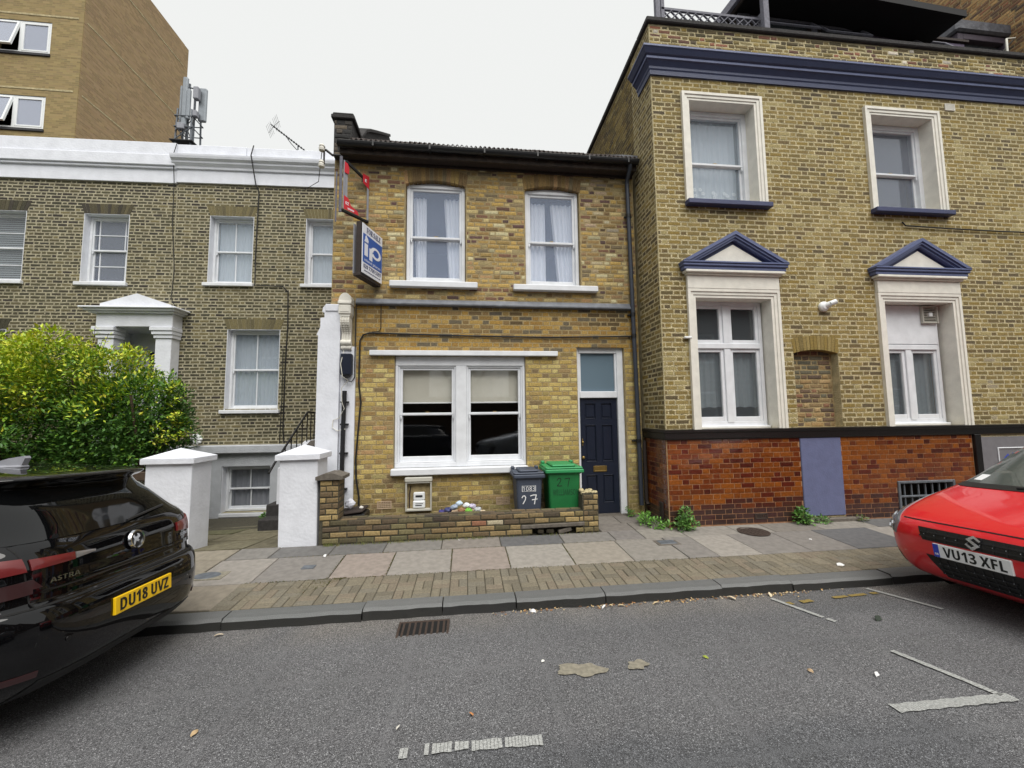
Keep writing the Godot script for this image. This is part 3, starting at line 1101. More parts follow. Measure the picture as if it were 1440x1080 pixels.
	for i in ends.size() - 1:
		var km := MB.new()
		var low := 0.0
		var a: float = ends[i] + 0.005
		var b: float = ends[i + 1] - 0.005
		var jz := r.randf_range(-0.012, 0.012)
		var ym := pave_y(2.5) + r.randf_range(-0.008, 0.006) - low
		var lighten := r.randf_range(0.92, 1.08)
		var prof := []
		var steps := 9
		var kz := func(u: float) -> float: return 2.615 + jz + 0.006 * sin(u * 13.0 + i) + 0.004 * sin(u * 31.0)
		for s in steps:
			var u0: float = lerpf(a, b, float(s) / steps)
			var u1: float = lerpf(a, b, float(s + 1) / steps)
			var k0: float = kz.call(u0)
			var k1: float = kz.call(u1)
			km.col = lin(156, 158, 158) * lighten
			km.quad(Vector3(u0, ym, k0 - 0.035), Vector3(u1, ym, k1 - 0.035), Vector3(u1, ym + 0.003, 2.44), Vector3(u0, ym + 0.003, 2.44))
			km.quad(Vector3(u0, ym - 0.022, k0 - 0.004), Vector3(u1, ym - 0.022, k1 - 0.004), Vector3(u1, ym, k1 - 0.035), Vector3(u0, ym, k0 - 0.035))
			km.col = lin(70, 70, 68) * lighten
			km.quad(Vector3(u0, -0.30, k0 + 0.006), Vector3(u1, -0.30, k1 + 0.006), Vector3(u1, ym - 0.022, k1 - 0.004), Vector3(u0, ym - 0.022, k0 - 0.004))
		km.quad(Vector3(b, -0.3, 2.62), Vector3(b, -0.3, 2.44), Vector3(b, ym, 2.44), Vector3(b, ym, 2.59))
		km.quad(Vector3(a, -0.3, 2.44), Vector3(a, -0.3, 2.62), Vector3(a, ym, 2.59), Vector3(a, ym, 2.44))
		put("kerb_stone", km, M.kerb, kn)
	var far := MB.new()
	far.bx(Vector3(-70, -0.3, 10.1), Vector3(70, -0.1, 10.24), 0.01)
	far.bx(Vector3(-70, -0.3, 10.241), Vector3(70, -0.105, 12.4))
	struct("far_pavement", far, M.grey_stone)

func R2(u0: float, v0: float, u1: float, v1: float) -> Rect2:
	return Rect2(u0, v0, u1 - u0, v1 - v0)

# ---------------------------------------------------------------- the middle house
func middle_house() -> void:
	var h := thing("brick_house", "small two-storey yellow brick house with navy front door and wide white sash window", "house")
	var open_ := [R2(-1.03, 3.91, -0.02, 5.72), R2(1.02, 3.9, 2.0, 5.73), R2(-1.18, 0.8, 0.985, 2.66), R2(1.89, -0.1, 2.74, 2.84)]
	var front := put("wall", slab(Vector2(-2.2, -0.35), Vector2(3.02, 6.1), open_, 0.3), M.mortar_sand, h)
	# reveals are wider than the openings of the mortar bed
	var holes := [R2(-1.05, 3.91, 0.0, 5.9), R2(1.0, 3.9, 2.02, 5.92), R2(-1.19, 0.8, 0.995, 2.67), R2(1.88, -0.1, 2.75, 2.85), R2(-2.25, -0.4, -1.8, 3.44), R2(-0.98, 0.12, -0.57, 0.7), R2(-1.43, 0.2, -1.2, 0.32), R2(0.47, 0.2, 0.69, 0.32)]
	var pal := [lin(204, 168, 96), lin(184, 150, 88), lin(212, 188, 128), lin(164, 132, 82), lin(136, 100, 76), lin(112, 84, 76), lin(158, 138, 102), lin(192, 152, 104), lin(220, 206, 158),
		lin(210, 182, 108), lin(194, 164, 94), lin(218, 196, 126), lin(180, 152, 92), lin(170, 142, 96),
		lin(182, 142, 70), lin(166, 128, 66), lin(146, 118, 74), lin(116, 104, 82), lin(188, 152, 84)]
	for i in pal.size():
		pal[i] = pal[i] * Color(0.88, 0.92, 1.0)
	var f := FastNoiseLite.new()
	f.seed = 17
	f.frequency = 0.9
	var tone := func(u: float, v: float, r: RandomNumberGenerator) -> Array:
		var k := 0
		if v > 3.5:
			k = pick(r, [20, 16, 11, 13, 6, 5, 11, 9, 6])
			if v < 3.9 and r.randf() < 0.5: k = [3, 4, 6, 1][r.randi() % 4]
		elif v > 2.74:
			k = 14 + pick(r, [10, 9, 7, 4, 8])
		else:
			k = 9 + pick(r, [12, 10, 8, 8, 5])
			if u < -1.2 and r.randf() < 0.3: k = [3, 13, 7][r.randi() % 3]
		var st := 0
		var nz := f.get_noise_2d(u * 1.4, v * 1.4)
		# rainwater stain under the gutter outlet, sooty eaves, damp base
		var streak: float = exp(-pow((u - 2.42) / 0.26, 2.0)) * smoothstep(3.9, 5.9, v)
		if v > 3.5 and r.randf() < streak * 0.85: st = [1, 2, 3, 3, 1][r.randi() % 5]
		elif v > 3.5 and u > 2.05 and r.randf() < 0.4: st = 1
		elif v > 5.85 and r.randf() < 0.65: st = 1
		elif v > 3.5 and r.randf() < 0.16 + maxf(0.0, nz) * 0.6: st = 1
		elif v > 2.9 and v < 3.5 and (exp(-pow((u - 2.3) / 0.12, 2.0)) + exp(-pow((u - 2.62) / 0.1, 2.0)) + 0.7 * exp(-pow((u - 0.85) / 0.15, 2.0))) * smoothstep(2.85, 3.3, v) > r.randf_range(0.2, 1.1): st = 2 if r.randf() < 0.6 else 1
		elif v > 3.3 and v < 3.5 and r.randf() < 0.35: st = 1
		elif v < 0.72 and r.randf() < 0.62: st = 1 if r.randf() < 0.6 else 4
		elif v < 0.3 and r.randf() < 0.9: st = 4
		elif v < 2.7 and r.randf() < 0.08 + maxf(0.0, nz) * 0.5: st = 1
		return [k, st]
	lay(front, Vector2(-2.2, -0.1), Vector2(3.02, 2.66), holes, {palette = pal, tone = tone, seed = 5, course = 0.0772, unit = 0.228, bond = "flemish", rough = 0.0015, proud = 0.003, wear = 0.7, joint = 0.012, most = 300})
	lay(front, Vector2(-2.2, 2.66), Vector2(3.02, 3.52), holes, {palette = pal, tone = tone, seed = 6, course = 0.0772, unit = 0.23, bond = "flemish", rough = 0.001, proud = 0.0025, wear = 0.6, joint = 0.012, most = 0})
	lay(front, Vector2(-2.2, 3.54), Vector2(3.02, 6.0), holes, {palette = pal, tone = tone, seed = 7, course = 0.0765, unit = 0.226, joint = 0.014, bond = "flemish", rough = 0.003, tilt = 0.014, wobble = 0.003, vary = 0.1, proud = 0.004, wear = 1.5, most = 0})
	arch(front, -1.05, 0.0, 5.62, 0.09, 0.23, 15, 0.03, pal, [0, 1, 3, 3, 4, 7, 6], 3, 0.0, 0.1, 1)
	arch(front, 1.0, 2.02, 5.63, 0.09, 0.23, 15, 0.03, pal, [0, 1, 3, 3, 7, 6], 4, 0.0, 0.1, 1)
	# shell: flank, rear, floors, party walls
	var sh := MB.new()
	sh.bx(Vector3(-2.2, -0.4, -6.0), Vector3(-1.95, 6.1, -0.301))
	put("side_wall", sh, M.far_brick, h)
	sh = MB.new()
	sh.bx(Vector3(2.78, -0.4, -6.0), Vector3(3.02, 6.1, -0.301))
	put("side_wall", sh, M.far_brick, h)
	sh = MB.new()
	sh.bx(Vector3(-1.949, -0.4, -6.0), Vector3(2.779, 6.1, -5.75))
	put("rear_wall", sh, M.far_brick, h)
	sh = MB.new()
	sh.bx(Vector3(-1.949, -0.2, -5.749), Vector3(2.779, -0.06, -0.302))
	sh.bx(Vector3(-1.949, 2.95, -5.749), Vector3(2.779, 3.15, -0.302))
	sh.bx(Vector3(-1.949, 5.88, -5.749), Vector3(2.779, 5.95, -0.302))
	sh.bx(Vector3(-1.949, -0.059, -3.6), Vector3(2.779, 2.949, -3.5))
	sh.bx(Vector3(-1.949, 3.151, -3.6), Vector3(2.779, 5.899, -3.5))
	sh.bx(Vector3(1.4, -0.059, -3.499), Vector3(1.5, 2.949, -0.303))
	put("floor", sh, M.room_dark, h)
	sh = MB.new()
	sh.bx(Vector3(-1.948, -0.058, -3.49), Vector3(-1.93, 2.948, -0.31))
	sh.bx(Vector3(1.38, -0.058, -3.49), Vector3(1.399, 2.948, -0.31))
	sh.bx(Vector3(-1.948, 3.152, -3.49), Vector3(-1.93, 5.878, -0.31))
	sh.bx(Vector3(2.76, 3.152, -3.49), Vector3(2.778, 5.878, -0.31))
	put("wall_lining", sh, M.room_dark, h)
	# roof: tiled slope with separate eaves tiles
	var rm := MB.new()
	var slope := 0.7
	var ridge_z := -2.9
	var ry := func(z: float) -> float: return 6.15 + (0.29 - z) * slope
	for k in 2:
		var t0 := -0.12 * k
		rm.surf(func(a: float, b: float) -> Vector3:
			var x: float = lerpf(-1.88, 3.0, a)
			var z: float = lerpf(0.06, ridge_z, b)
			return Vector3(x, ry.call(z) + t0 + 0.018 * sin(x * TAU / 0.075), z), 260 if k == 0 else 2, 2)
	rm.surf(func(a: float, b: float) -> Vector3: return Vector3(lerpf(-1.88, 3.0, a), lerpf(ry.call(ridge_z), 6.15, b), lerpf(ridge_z, -6.0, b)), 2, 2)
	put("roof", rm, M.roof_tile, h)
	for i in 21:
		var tm := MB.new()
		var x0 := -1.87 + i * 0.2318
		var lift := rng.randf_range(-0.004, 0.006)
		for face in 2:
			tm.surf(func(a: float, b: float) -> Vector3:
				var x: float = x0 + 0.229 * a
				var z: float = lerpf(0.31 + lift, 0.02, b)
				return Vector3(x, ry.call(z) + 0.016 + lift + 0.02 * sin((x - x0) * TAU / 0.0763) - 0.016 * face, z), 18, 1, face == 1)
		tm.surf(func(a: float, b: float) -> Vector3:
			var x: float = x0 + 0.229 * a
			var z: float = 0.31 + lift
			return Vector3(x, ry.call(z) + lift + 0.016 * b + 0.02 * sin((x - x0) * TAU / 0.0763), z), 18, 1)
		put("roof_tile", tm, M.roof_tile, h)
	# gutter, fascia, soffit
	var gm := MB.new()
	gm.surf(func(a: float, b: float) -> Vector3: return Vector3(lerpf(-2.06, 3.0, a), 6.09 - 0.062 * sin(PI * b), 0.295 + 0.062 * cos(PI * b)), 1, 10, true)
	gm.surf(func(a: float, b: float) -> Vector3: return Vector3(lerpf(-2.06, 3.0, a), 6.09 - 0.055 * sin(PI * b), 0.295 + 0.055 * cos(PI * b)), 1, 10)
	gm.bx(Vector3(-2.06, 6.085, 0.348), Vector3(3.0, 6.098, 0.362), 0.003)
	gm.bx(Vector3(-2.068, 6.03, 0.235), Vector3(-2.06, 6.095, 0.36))
	var gut := put("gutter", gm, M.black_plastic, h)
	for x in [-1.5, -0.6, 0.3, 1.2, 2.1, 2.8]:
		var bk := MB.new()
		bk.bx(Vector3(x - 0.015, 6.02, 0.23), Vector3(x + 0.015, 6.105, 0.366), 0.003)
		put("gutter_bracket", bk, M.black_plastic, gut)
	var fm := MB.new()
	fm.bx(Vector3(-2.06, 5.955, 0.19), Vector3(3.0, 6.11, 0.225), 0.004)
	put("fascia_board", fm, M.fascia, h)
	fm = MB.new()
	fm.bx(Vector3(-2.06, 5.975, 0.012), Vector3(3.0, 5.995, 0.189), 0.003)
	fm.bx(Vector3(-2.06, 5.93, 0.012), Vector3(3.0, 5.974, 0.04), 0.003)
	put("soffit", fm, M.timber_dark, h)
	# parapet of the left party wall: stepped pier with a swept coping that follows the roof
	var prof := [Vector2(0.1, 5.98), Vector2(0.1, 6.62), Vector2(-0.22, 6.66), Vector2(-0.26, 6.62), Vector2(-0.36, 6.63), Vector2(-0.5, 6.78), Vector2(-0.7, 7.02), Vector2(-1.0, 7.26), Vector2(-1.6, 7.68), Vector2(-2.9, 8.58), Vector2(-3.2, 8.58), Vector2(-6.0, 6.6), Vector2(-6.0, 5.98)]
	var side := Transform3D(Basis(Vector3(0, 0, 1), Vector3(0, 1, 0), Vector3(-1, 0, 0)), Vector3(0, 0, 0))
	var pm := MB.new()
	pm.prism(prof, 1.9, 2.19, side)
	var par := put("parapet", pm, M.soot_stone, h)
	pm = MB.new()
	pm.bx(Vector3(-2.235, 6.63, -0.235), Vector3(-1.86, 6.7, 0.14), 0.012)
	pm.bx(Vector3(-2.215, 6.7, -0.22), Vector3(-1.88, 6.745, 0.12), 0.014)
	put("coping", pm, M.soot_stone, par)
	var cp := MB.new()
	var top := [Vector2(-0.24, 6.67), Vector2(-0.36, 6.665), Vector2(-0.5, 6.81), Vector2(-0.7, 7.05), Vector2(-1.0, 7.29), Vector2(-1.6, 7.71), Vector2(-2.9, 8.61)]
	for i in top.size() - 1:
		cp.bar(Vector3(-2.045, top[i].y, top[i].x), Vector3(-2.045, top[i + 1].y, top[i + 1].x), 0.36, 0.06, Vector3.UP, 0.01)
	put("coping", cp, M.soot_stone, par)
	var dark := [lin(88, 80, 72), lin(66, 62, 60), lin(108, 98, 86), lin(52, 50, 50)]
	lay(par, Vector2(-2.19, 5.98), Vector2(-1.9, 6.62), [], {palette = dark, tone = func(u, v, r): return [r.randi() % 4, 0], seed = 8, w = 0.1, course = 0.079, wear = 1.6, rough = 0.006, vary = 0.1})
	# lead dressed over the string course between the storeys
	var lm := MB.new()
	lm.prism([Vector2(0.012, 3.49), Vector2(0.075, 3.505), Vector2(0.078, 3.525), Vector2(0.02, 3.605), Vector2(0.012, 3.605)], -1.8, 0.52, Transform3D(Basis(Vector3(0, 0, 1), Vector3(0, 1, 0), Vector3(1, 0, 0)), Vector3.ZERO))
	put("lead_flashing", lm, M.lead, h)
	lm = MB.new()
	lm.prism([Vector2(0.012, 3.485), Vector2(0.08, 3.5), Vector2(0.082, 3.52), Vector2(0.02, 3.608), Vector2(0.012, 3.608)], 0.49, 2.9, Transform3D(Basis(Vector3(0, 0, 1), Vector3(0, 1, 0), Vector3(1, 0, 0)), Vector3.ZERO))
	put("lead_flashing", lm, M.lead, h)
	# windows
	for w in [[-1.02, 3.905, -0.03, 5.66, -0.07], [1.03, 3.895, 1.99, 5.66, -0.07]]:
		var win := sash_window(h, w[0], w[1], w[2], w[3], w[4], {fw = 0.055, sw = 0.05, rail = w[1] + 0.825, bottom = 0.09, glass = M.glass_sky})
		var hd := MB.new()
		hd.bx(Vector3(w[0], w[3] - 0.001, w[4] - 0.11), Vector3(w[2], w[3] + 0.05, w[4] - 0.03))
		put("head_board", hd, M.white, win)
	for s in [[-1.27, 3.8, 0.18, 3.905], [0.79, 3.79, 2.28, 3.893]]:
		var sm := MB.new()
		sm.bx(Vector3(s[0], s[1], 0.0), Vector3(s[2], s[3], 0.1), 0.012)
		sm.bx(Vector3(s[0] + 0.24, s[1] + 0.01, -0.2), Vector3(s[2] - 0.2, s[3] - 0.004, -0.001))
		put("window_sill", sm, M.white, h)
	var big := MB.new()
	big.bx(Vector3(-1.175, 2.5, -0.2), Vector3(0.98, 2.655, -0.035), 0.006)
	big.bx(Vector3(-0.19, 0.83, -0.2), Vector3(-0.01, 2.499, -0.032), 0.006)
	big.bx(Vector3(-1.175, 0.83, -0.2), Vector3(0.98, 0.9, -0.036), 0.006)
	big.bx(Vector3(-1.175, 0.9, -0.2), Vector3(-1.13, 2.499, -0.034), 0.006)
	big.bx(Vector3(0.935, 0.9, -0.2), Vector3(0.98, 2.499, -0.034), 0.006)
	put("window_frame", big, M.white, h)
	for w in [[-1.129, -0.191], [-0.009, 0.934]]:
		sash_window(h, w[0], 0.901, w[1], 2.498, -0.055, {fw = 0.025, sw = 0.045, rail = 1.7, bottom = 0.08, glass = M.glass_dark})
	var sl := MB.new()
	sl.bx(Vector3(-1.215, 0.72, -0.04), Vector3(1.0, 0.828, 0.095), 0.014)
	put("window_sill", sl, M.white, h)
	sl = MB.new()
	sl.bx(Vector3(-1.57, 2.66, 0.0), Vector3(1.54, 2.742, 0.075), 0.006)
	put("lintel", sl, M.white, h)
	# door with fanlight
	var dm := MB.new()
	dm.bx(Vector3(1.892, -0.08, -0.2), Vector3(1.942, 2.838, -0.07), 0.005)
	dm.bx(Vector3(2.625, -0.08, -0.2), Vector3(2.738, 2.838, -0.06), 0.005)
	dm.bx(Vector3(1.943, 2.735, -0.2), Vector3(2.624, 2.838, -0.068), 0.005)
	dm.bx(Vector3(1.943, 1.945, -0.2), Vector3(2.624, 2.06, -0.066), 0.008)
	dm.bx(Vector3(1.943, 2.061, -0.16), Vector3(1.975, 2.734, -0.08), 0.004)
	dm.bx(Vector3(2.592, 2.061, -0.16), Vector3(2.624, 2.734, -0.08), 0.004)
	var dfr := put("door_frame", dm, M.white, h)
	var fl := MB.new()
	fl.bx(Vector3(1.976, 2.062, -0.13), Vector3(2.591, 2.733, -0.122))
	put("fanlight", fl, M.frosted, dfr)
	var cols := [[2.035, 2.24], [2.33, 2.535]]
	var rows := [[1.58, 1.86], [0.84, 1.48], [0.14, 0.62]]
	var ph := []
	for c in cols:
		for r in rows:
			ph.append(R2(c[0], r[0], c[1], r[1]))
	var leaf := put("door", slab(Vector2(1.945, -0.035), Vector2(2.622, 1.94), ph, 0.03, Transform3D(Basis(), Vector3(0, 0, -0.11))), M.door_navy, h)
	for q in ph:
		var dp := MB.new()
		var p: Vector2 = q.position
		var e: Vector2 = q.end
		dp.bx(Vector3(p.x, p.y, -0.138), Vector3(e.x, e.y, -0.13))
		dp.bx(Vector3(p.x + 0.03, p.y + 0.035, -0.129), Vector3(e.x - 0.03, e.y - 0.035, -0.119), 0.01)
		bars(dp, p.x, p.y, e.x, e.y, 0.014, -0.1295, -0.106, -1.0, 0.005)
		put("panel", dp, M.door_navy, leaf)
	var lb := MB.new()
	bars(lb, 2.165, 0.67, 2.405, 0.77, 0.02, -0.108, -0.098)
	lb.bx(Vector3(2.185, 0.69, -0.108), Vector3(2.385, 0.75, -0.101), 0.003)
	put("letterbox", lb, M.brass, leaf)
	lb = MB.new()
	lb.ball(Vector3(1.985, 1.18, -0.09), Vector3(0.022, 0.022, 0.018))
	lb.bx(Vector3(1.975, 1.12, -0.109), Vector3(1.995, 1.24, -0.103), 0.003)
	put("lock", lb, M.brass, leaf)
	lb = MB.new()
	lb.ball(Vector3(1.985, 0.92, -0.075), Vector3(0.03, 0.03, 0.026))
	put("door_knob", lb, M.brass, leaf)
	var st := MB.new()
	st.bx(Vector3(1.885, -0.13, -0.19), Vector3(2.76, -0.04, 0.05), 0.012)
	put("doorstep", st, M.grey_stone, h)
	# air bricks
	for u in [-1.315, 0.58]:
		var am := MB.new()
		bars(am, u - 0.112, 0.2, u + 0.112, 0.322, 0.012, -0.03, 0.011, -1.0, 0.003)
		for k in 8:
			am.bx(Vector3(u - 0.1 + k * 0.0275, 0.21, -0.02), Vector3(u - 0.09 + k * 0.0275, 0.31, 0.008))
		for k in 3:
			am.bx(Vector3(u - 0.1, 0.232 + k * 0.027, -0.02), Vector3(u + 0.1, 0.24 + k * 0.027, 0.009))
		var ab := put("air_brick", am, M.terracotta, h)
		am = MB.new()
		am.bx(Vector3(u - 0.1, 0.21, -0.03), Vector3(u + 0.1, 0.312, -0.022))
		put("dark_void", am, M.gap, ab)
	# rainwater pipe
	var pp := MB.new()
	pp.tube([Vector3(2.86, 6.05, 0.28), Vector3(2.862, 5.97, 0.26), Vector3(2.875, 5.86, 0.1), Vector3(2.88, 5.78, 0.075), Vector3(2.905, 3.0, 0.075), Vector3(2.92, 1.9, 0.075), Vector3(2.93, 0.12, 0.075)], 0.036, 12)
	var pipe := put("downpipe", pp, M.pipe_grey, h)
	for v in [5.2, 3.4, 3.02, 1.2]:
		var cl := MB.new()
		cl.lathe([Vector2(0.044, -0.03), Vector2(0.044, 0.03)], Transform3D(Basis(), Vector3(2.88 + (5.9 - v) * 0.0085, v, 0.075)), 12)
		cl.bx(Vector3(2.82, v - 0.012, 0.012), Vector3(2.96, v + 0.012, 0.05), 0.003)
		put("pipe_clip", cl, M.black_plastic, pipe)
	# old shopfront end: stepped white pier, console bracket, pilaster strip
	var wp := MB.new()
	wp.prism([Vector2(-2.36, -0.5), Vector2(-2.02, -0.5), Vector2(-2.02, 3.47), Vector2(-2.25, 3.47), Vector2(-2.29, 3.42), Vector2(-2.3, 3.35), Vector2(-2.265, 3.335), Vector2(-2.265, 3.26), Vector2(-2.325, 3.25), Vector2(-2.325, 3.1), Vector2(-2.375, 2.985), Vector2(-2.375, 2.97), Vector2(-2.355, 2.965)], -0.3, 0.1)
	put("shopfront_pier", wp, M.white_render, h)
	wp = MB.new()
	wp.bx(Vector3(-2.25, 3.36, 0.02), Vector3(-2.019, 3.475, 0.118), 0.008)
	put("pier_moulding", wp, M.white_render, h)
	wp = MB.new()
	wp.bx(Vector3(-2.019, 0.0, 0.004), Vector3(-1.79, 2.8, 0.05), 0.006)
	put("pilaster", wp, M.white_render, h)
	var cm := MB.new()
	cm.prism(_arc(Vector2(-1.925, 3.5), 0.1, 0.14, 0.0, PI, 12), 0.03, 0.2)
	cm.bx(Vector3(-2.035, 3.455, 0.02), Vector3(-1.825, 3.505, 0.215), 0.01)
	cm.bx(Vector3(-2.025, 3.3, 0.02), Vector3(-1.835, 3.454, 0.2), 0.01)
	cm.bx(Vector3(-2.0, 3.33, 0.195), Vector3(-1.86, 3.43, 0.206), 0.004)
	cm.prism([Vector2(-2.02, 3.3), Vector2(-1.84, 3.3), Vector2(-1.86, 3.26), Vector2(-2.0, 3.26)], 0.02, 0.18)
	var con := put("console_bracket", cm, M.white_stucco, h)
	cm = MB.new()
	# scrolled body with flutes: swept S profile
	var sp := []
	for i in 15:
		var t := i / 14.0
		sp.append(Vector2(0.05 + 0.12 * (0.55 + 0.45 * cos(t * PI * 1.1)) + 0.02 * sin(t * 9.0), 3.25 - 0.42 * t))
	for fl_ in 7:
		var u0 := -2.0 + fl_ * 0.0205
		for i in sp.size() - 1:
			var grow: float = 0.012 if fl_ % 2 == 0 else 0.0
			cm.bx(Vector3(u0, sp[i + 1].y, 0.02), Vector3(u0 + 0.02, sp[i].y + 0.002, (sp[i].x + sp[i + 1].x) / 2 + grow), 0.002)
	for s in [0, 1]:
		cm.lathe([Vector2(0.0, -0.08), Vector2(0.045, -0.08), Vector2(0.05, -0.05), Vector2(0.04, 0.0), Vector2(0.05, 0.05), Vector2(0.045, 0.08), Vector2(0.0, 0.08)], Transform3D(Basis(Vector3(0, 0, 1), PI / 2), Vector3(-1.928, 2.855 - s * 0.075, 0.085 - s * 0.03)), 14)
	put("scroll", cm, M.white_stucco, con)
	# lead soakers where the roof meets the taller building
	var sk := MB.new()
	for k in 12:
		var z := 0.25 - k * 0.13
		sk.bx(Vector3(2.72, ry.call(z) - 0.02, z - 0.125), Vector3(3.02, ry.call(z) + 0.055, z), 0.004)
	put("flashing", sk, M.lead, h)

func _arc(c: Vector2, rx: float, ry: float, a0: float, a1: float, n: int) -> Array:
	var out := []
	for i in n + 1:
		var a := lerpf(a0, a1, float(i) / n)
		out.append(c + Vector2(cos(a) * rx, sin(a) * ry))
	return out

# ---------------------------------------------------------------- the former pub on the right
const PUB := Vector3(3.07, 0, 0.745)
const PUB_TURN := -0.0101

func pub_t() -> Transform3D:
	return Transform3D(Basis(Vector3.UP, PUB_TURN), PUB)

func pub() -> void:
	var h := thing("former_pub", "tall yellow brick former pub with navy cornice, pediments and glazed brown tile base", "building", PUB, PUB_TURN)
	var up_ := [R2(0.604, 5.12, 1.836, 6.932), R2(3.994, 5.13, 5.276, 6.916)]
	var gr := [R2(0.549, 1.4, 1.921, 3.546), R2(3.939, 1.4, 5.321, 3.546)]
	var niche := R2(2.24, 1.41, 3.04, 2.7)
	var front := put("wall", slab(Vector2(0, -0.4), Vector2(8.93, 8.24), up_ + gr + [niche, R2(3.95, 0.02, 4.95, 0.5)], 0.32), M.mortar_pale, h)
	var holes := [R2(0.5, 5.1, 1.94, 7.03), R2(3.89, 5.12, 5.38, 7.02), R2(0.44, 1.4, 2.03, 3.9), R2(3.82, 1.4, 5.43, 3.9), R2(2.24, 1.41, 3.04, 2.9)]
	var pal := [lin(172, 150, 96), lin(160, 140, 90), lin(182, 162, 108), lin(148, 130, 86), lin(136, 118, 82), lin(198, 182, 134), lin(120, 106, 82), lin(170, 146, 84)]
	for i in pal.size():
		pal[i] = pal[i] * Color(0.68, 0.67, 0.58)
	var f := FastNoiseLite.new()
	f.seed = 23
	f.frequency = 0.5
	var tone := func(u: float, v: float, r: RandomNumberGenerator) -> Array:
		var k := pick(r, [18, 16, 12, 12, 7, 5, 3, 9])
		var nz := f.get_noise_2d(u, v)
		var st := 0
		if nz < -0.15 and r.randf() < 0.4: k = [3, 4, 6][r.randi() % 3]
		if nz > 0.25 and r.randf() < 0.3: k = 5
		if v > 6.9 and r.randf() < 0.2: st = 1
		if v < 1.6 and r.randf() < 0.35: st = 1
		if u < 0.25 and r.randf() < 0.15: st = 1
		if absf(u - 5.95) < 0.12 and v < 2.6 and r.randf() < 0.4: st = 3
		return [k, st]
	lay(front, Vector2(0, 1.41), Vector2(8.0, 7.32), holes, {palette = pal, tone = tone, seed = 15, course = 0.0765, unit = 0.228, bond = "flemish", rough = 0.0012, proud = 0.0022, joint = 0.013, wear = 0.9, wobble = 0.0015, most = 300})
	var rough_tone := func(u: float, v: float, r: RandomNumberGenerator) -> Array:
		var k := pick(r, [10, 12, 8, 12, 12, 4, 7, 8, 4, 5, 2])
		var st := 0
		if v > 8.08 and r.randf() < 0.7: st = [1, 2][r.randi() % 2]
		elif r.randf() < 0.45: st = 1
		return [k, st]
	var pal2 := pal + [lin(148, 98, 76), lin(120, 82, 66), lin(222, 212, 196)]
	lay(front, Vector2(0, 7.7), Vector2(8.9, 8.22), [], {palette = pal2, tone = rough_tone, seed = 16, course = 0.0745, unit = 0.222, joint = 0.013, bond = "flemish", rough = 0.005, tilt = 0.02, wobble = 0.004, vary = 0.14, proud = 0.006, wear = 2.0, most = 0})
	arch(front, 2.24, 3.04, 2.62, 0.06, 0.24, 13, 0.03, pal, [0, 2, 7, 3], 9, 0.0, 0.12)
	# bricked-up niche
	var nm := MB.new()
	nm.bx(Vector3(2.241, 1.411, -0.3), Vector3(3.039, 2.72, -0.125))
	var nw := put("niche", nm, M.mortar_sand, h)
	var pal3 := [lin(140, 118, 84), lin(112, 92, 74), lin(158, 132, 90), lin(96, 80, 68), lin(176, 150, 108), lin(142, 104, 80), lin(110, 106, 88)]
	lay(nw, Vector2(2.25, 1.41), Vector2(3.02, 2.68), [], {palette = pal3, tone = func(u, v, r): return [(6 if v > 2.25 and r.randf() < 0.75 else pick(r, [8, 5, 7, 4, 4, 4, 2])), 1 if v > 2.3 and r.randf() < 0.5 else 0], seed = 19, w = -0.125, course = 0.079, unit = 0.235, joint = 0.016, rough = 0.005, tilt = 0.02, vary = 0.12, wear = 1.6})
	# flank above the small house, and its short return at the corner
	var flank := Transform3D(Basis(Vector3(0, 0, 1), Vector3(0, 1, 0), Vector3(-1, 0, 0)), Vector3(0, 0, -6.6))
	var fm := MB.new()
	fm.bx(Vector3(0.001, -0.4, -6.6), Vector3(0.3, 8.24, -0.321))
	fm.bx(Vector3(-0.006, -0.4, -0.75), Vector3(0.0, 8.24, -0.001))
	var side := put("side_wall", fm, M.mortar_pale, h)
	var ftone := func(u: float, v: float, r: RandomNumberGenerator) -> Array:
		var z: float = u - 6.6
		if z < -0.77 and v < 6.2 + (-0.5 - z) * 0.62:
			return [-1, 0]
		var k := pick(r, [10, 12, 8, 14, 12, 4, 9, 8])
		return [k, 1 if r.randf() < (0.55 if v < 4.0 else 0.3) else 0]
	lay(side, Vector2(2.6, 1.41), Vector2(6.59, 8.2), [], {palette = pal, tone = ftone, seed = 18, frame = flank, w = 0.006, course = 0.0765, unit = 0.228, bond = "flemish", rough = 0.0012, proud = 0.0022, joint = 0.014, wear = 0.9, most = 120})
	# rear and roof, floors
	var sh := MB.new()
	sh.bx(Vector3(0.301, -0.4, -6.6), Vector3(8.93, 8.0, -6.35))
	put("rear_wall", sh, M.far_brick, h)
	sh = MB.new()
	sh.bx(Vector3(8.65, -0.4, -6.349), Vector3(8.93, 8.24, -0.321))
	put("side_wall", sh, M.far_brick, h)
	sh = MB.new()
	sh.bx(Vector3(0.301, 7.85, -6.349), Vector3(8.649, 7.98, -0.322))
	put("roof", sh, M.roof_felt, h)
	sh = MB.new()
	sh.bx(Vector3(0.301, -0.2, -6.349), Vector3(8.649, 0.0, -0.322))
	sh.bx(Vector3(0.301, 4.2, -6.349), Vector3(8.649, 4.5, -0.322))
	sh.bx(Vector3(0.301, 0.001, -3.2), Vector3(8.649, 4.199, -3.1))
	sh.bx(Vector3(0.301, 4.501, -3.2), Vector3(8.649, 7.849, -3.1))
	put("floor", sh, M.room, h)
	# parapet coping
	sh = MB.new()
	sh.bx(Vector3(-0.06, 8.24, -0.36), Vector3(8.95, 8.33, 0.06), 0.015)
	sh.bx(Vector3(-0.06, 8.24, -6.6), Vector3(0.34, 8.328, -0.361), 0.015)
	put("coping", sh, M.soot_stone, h)
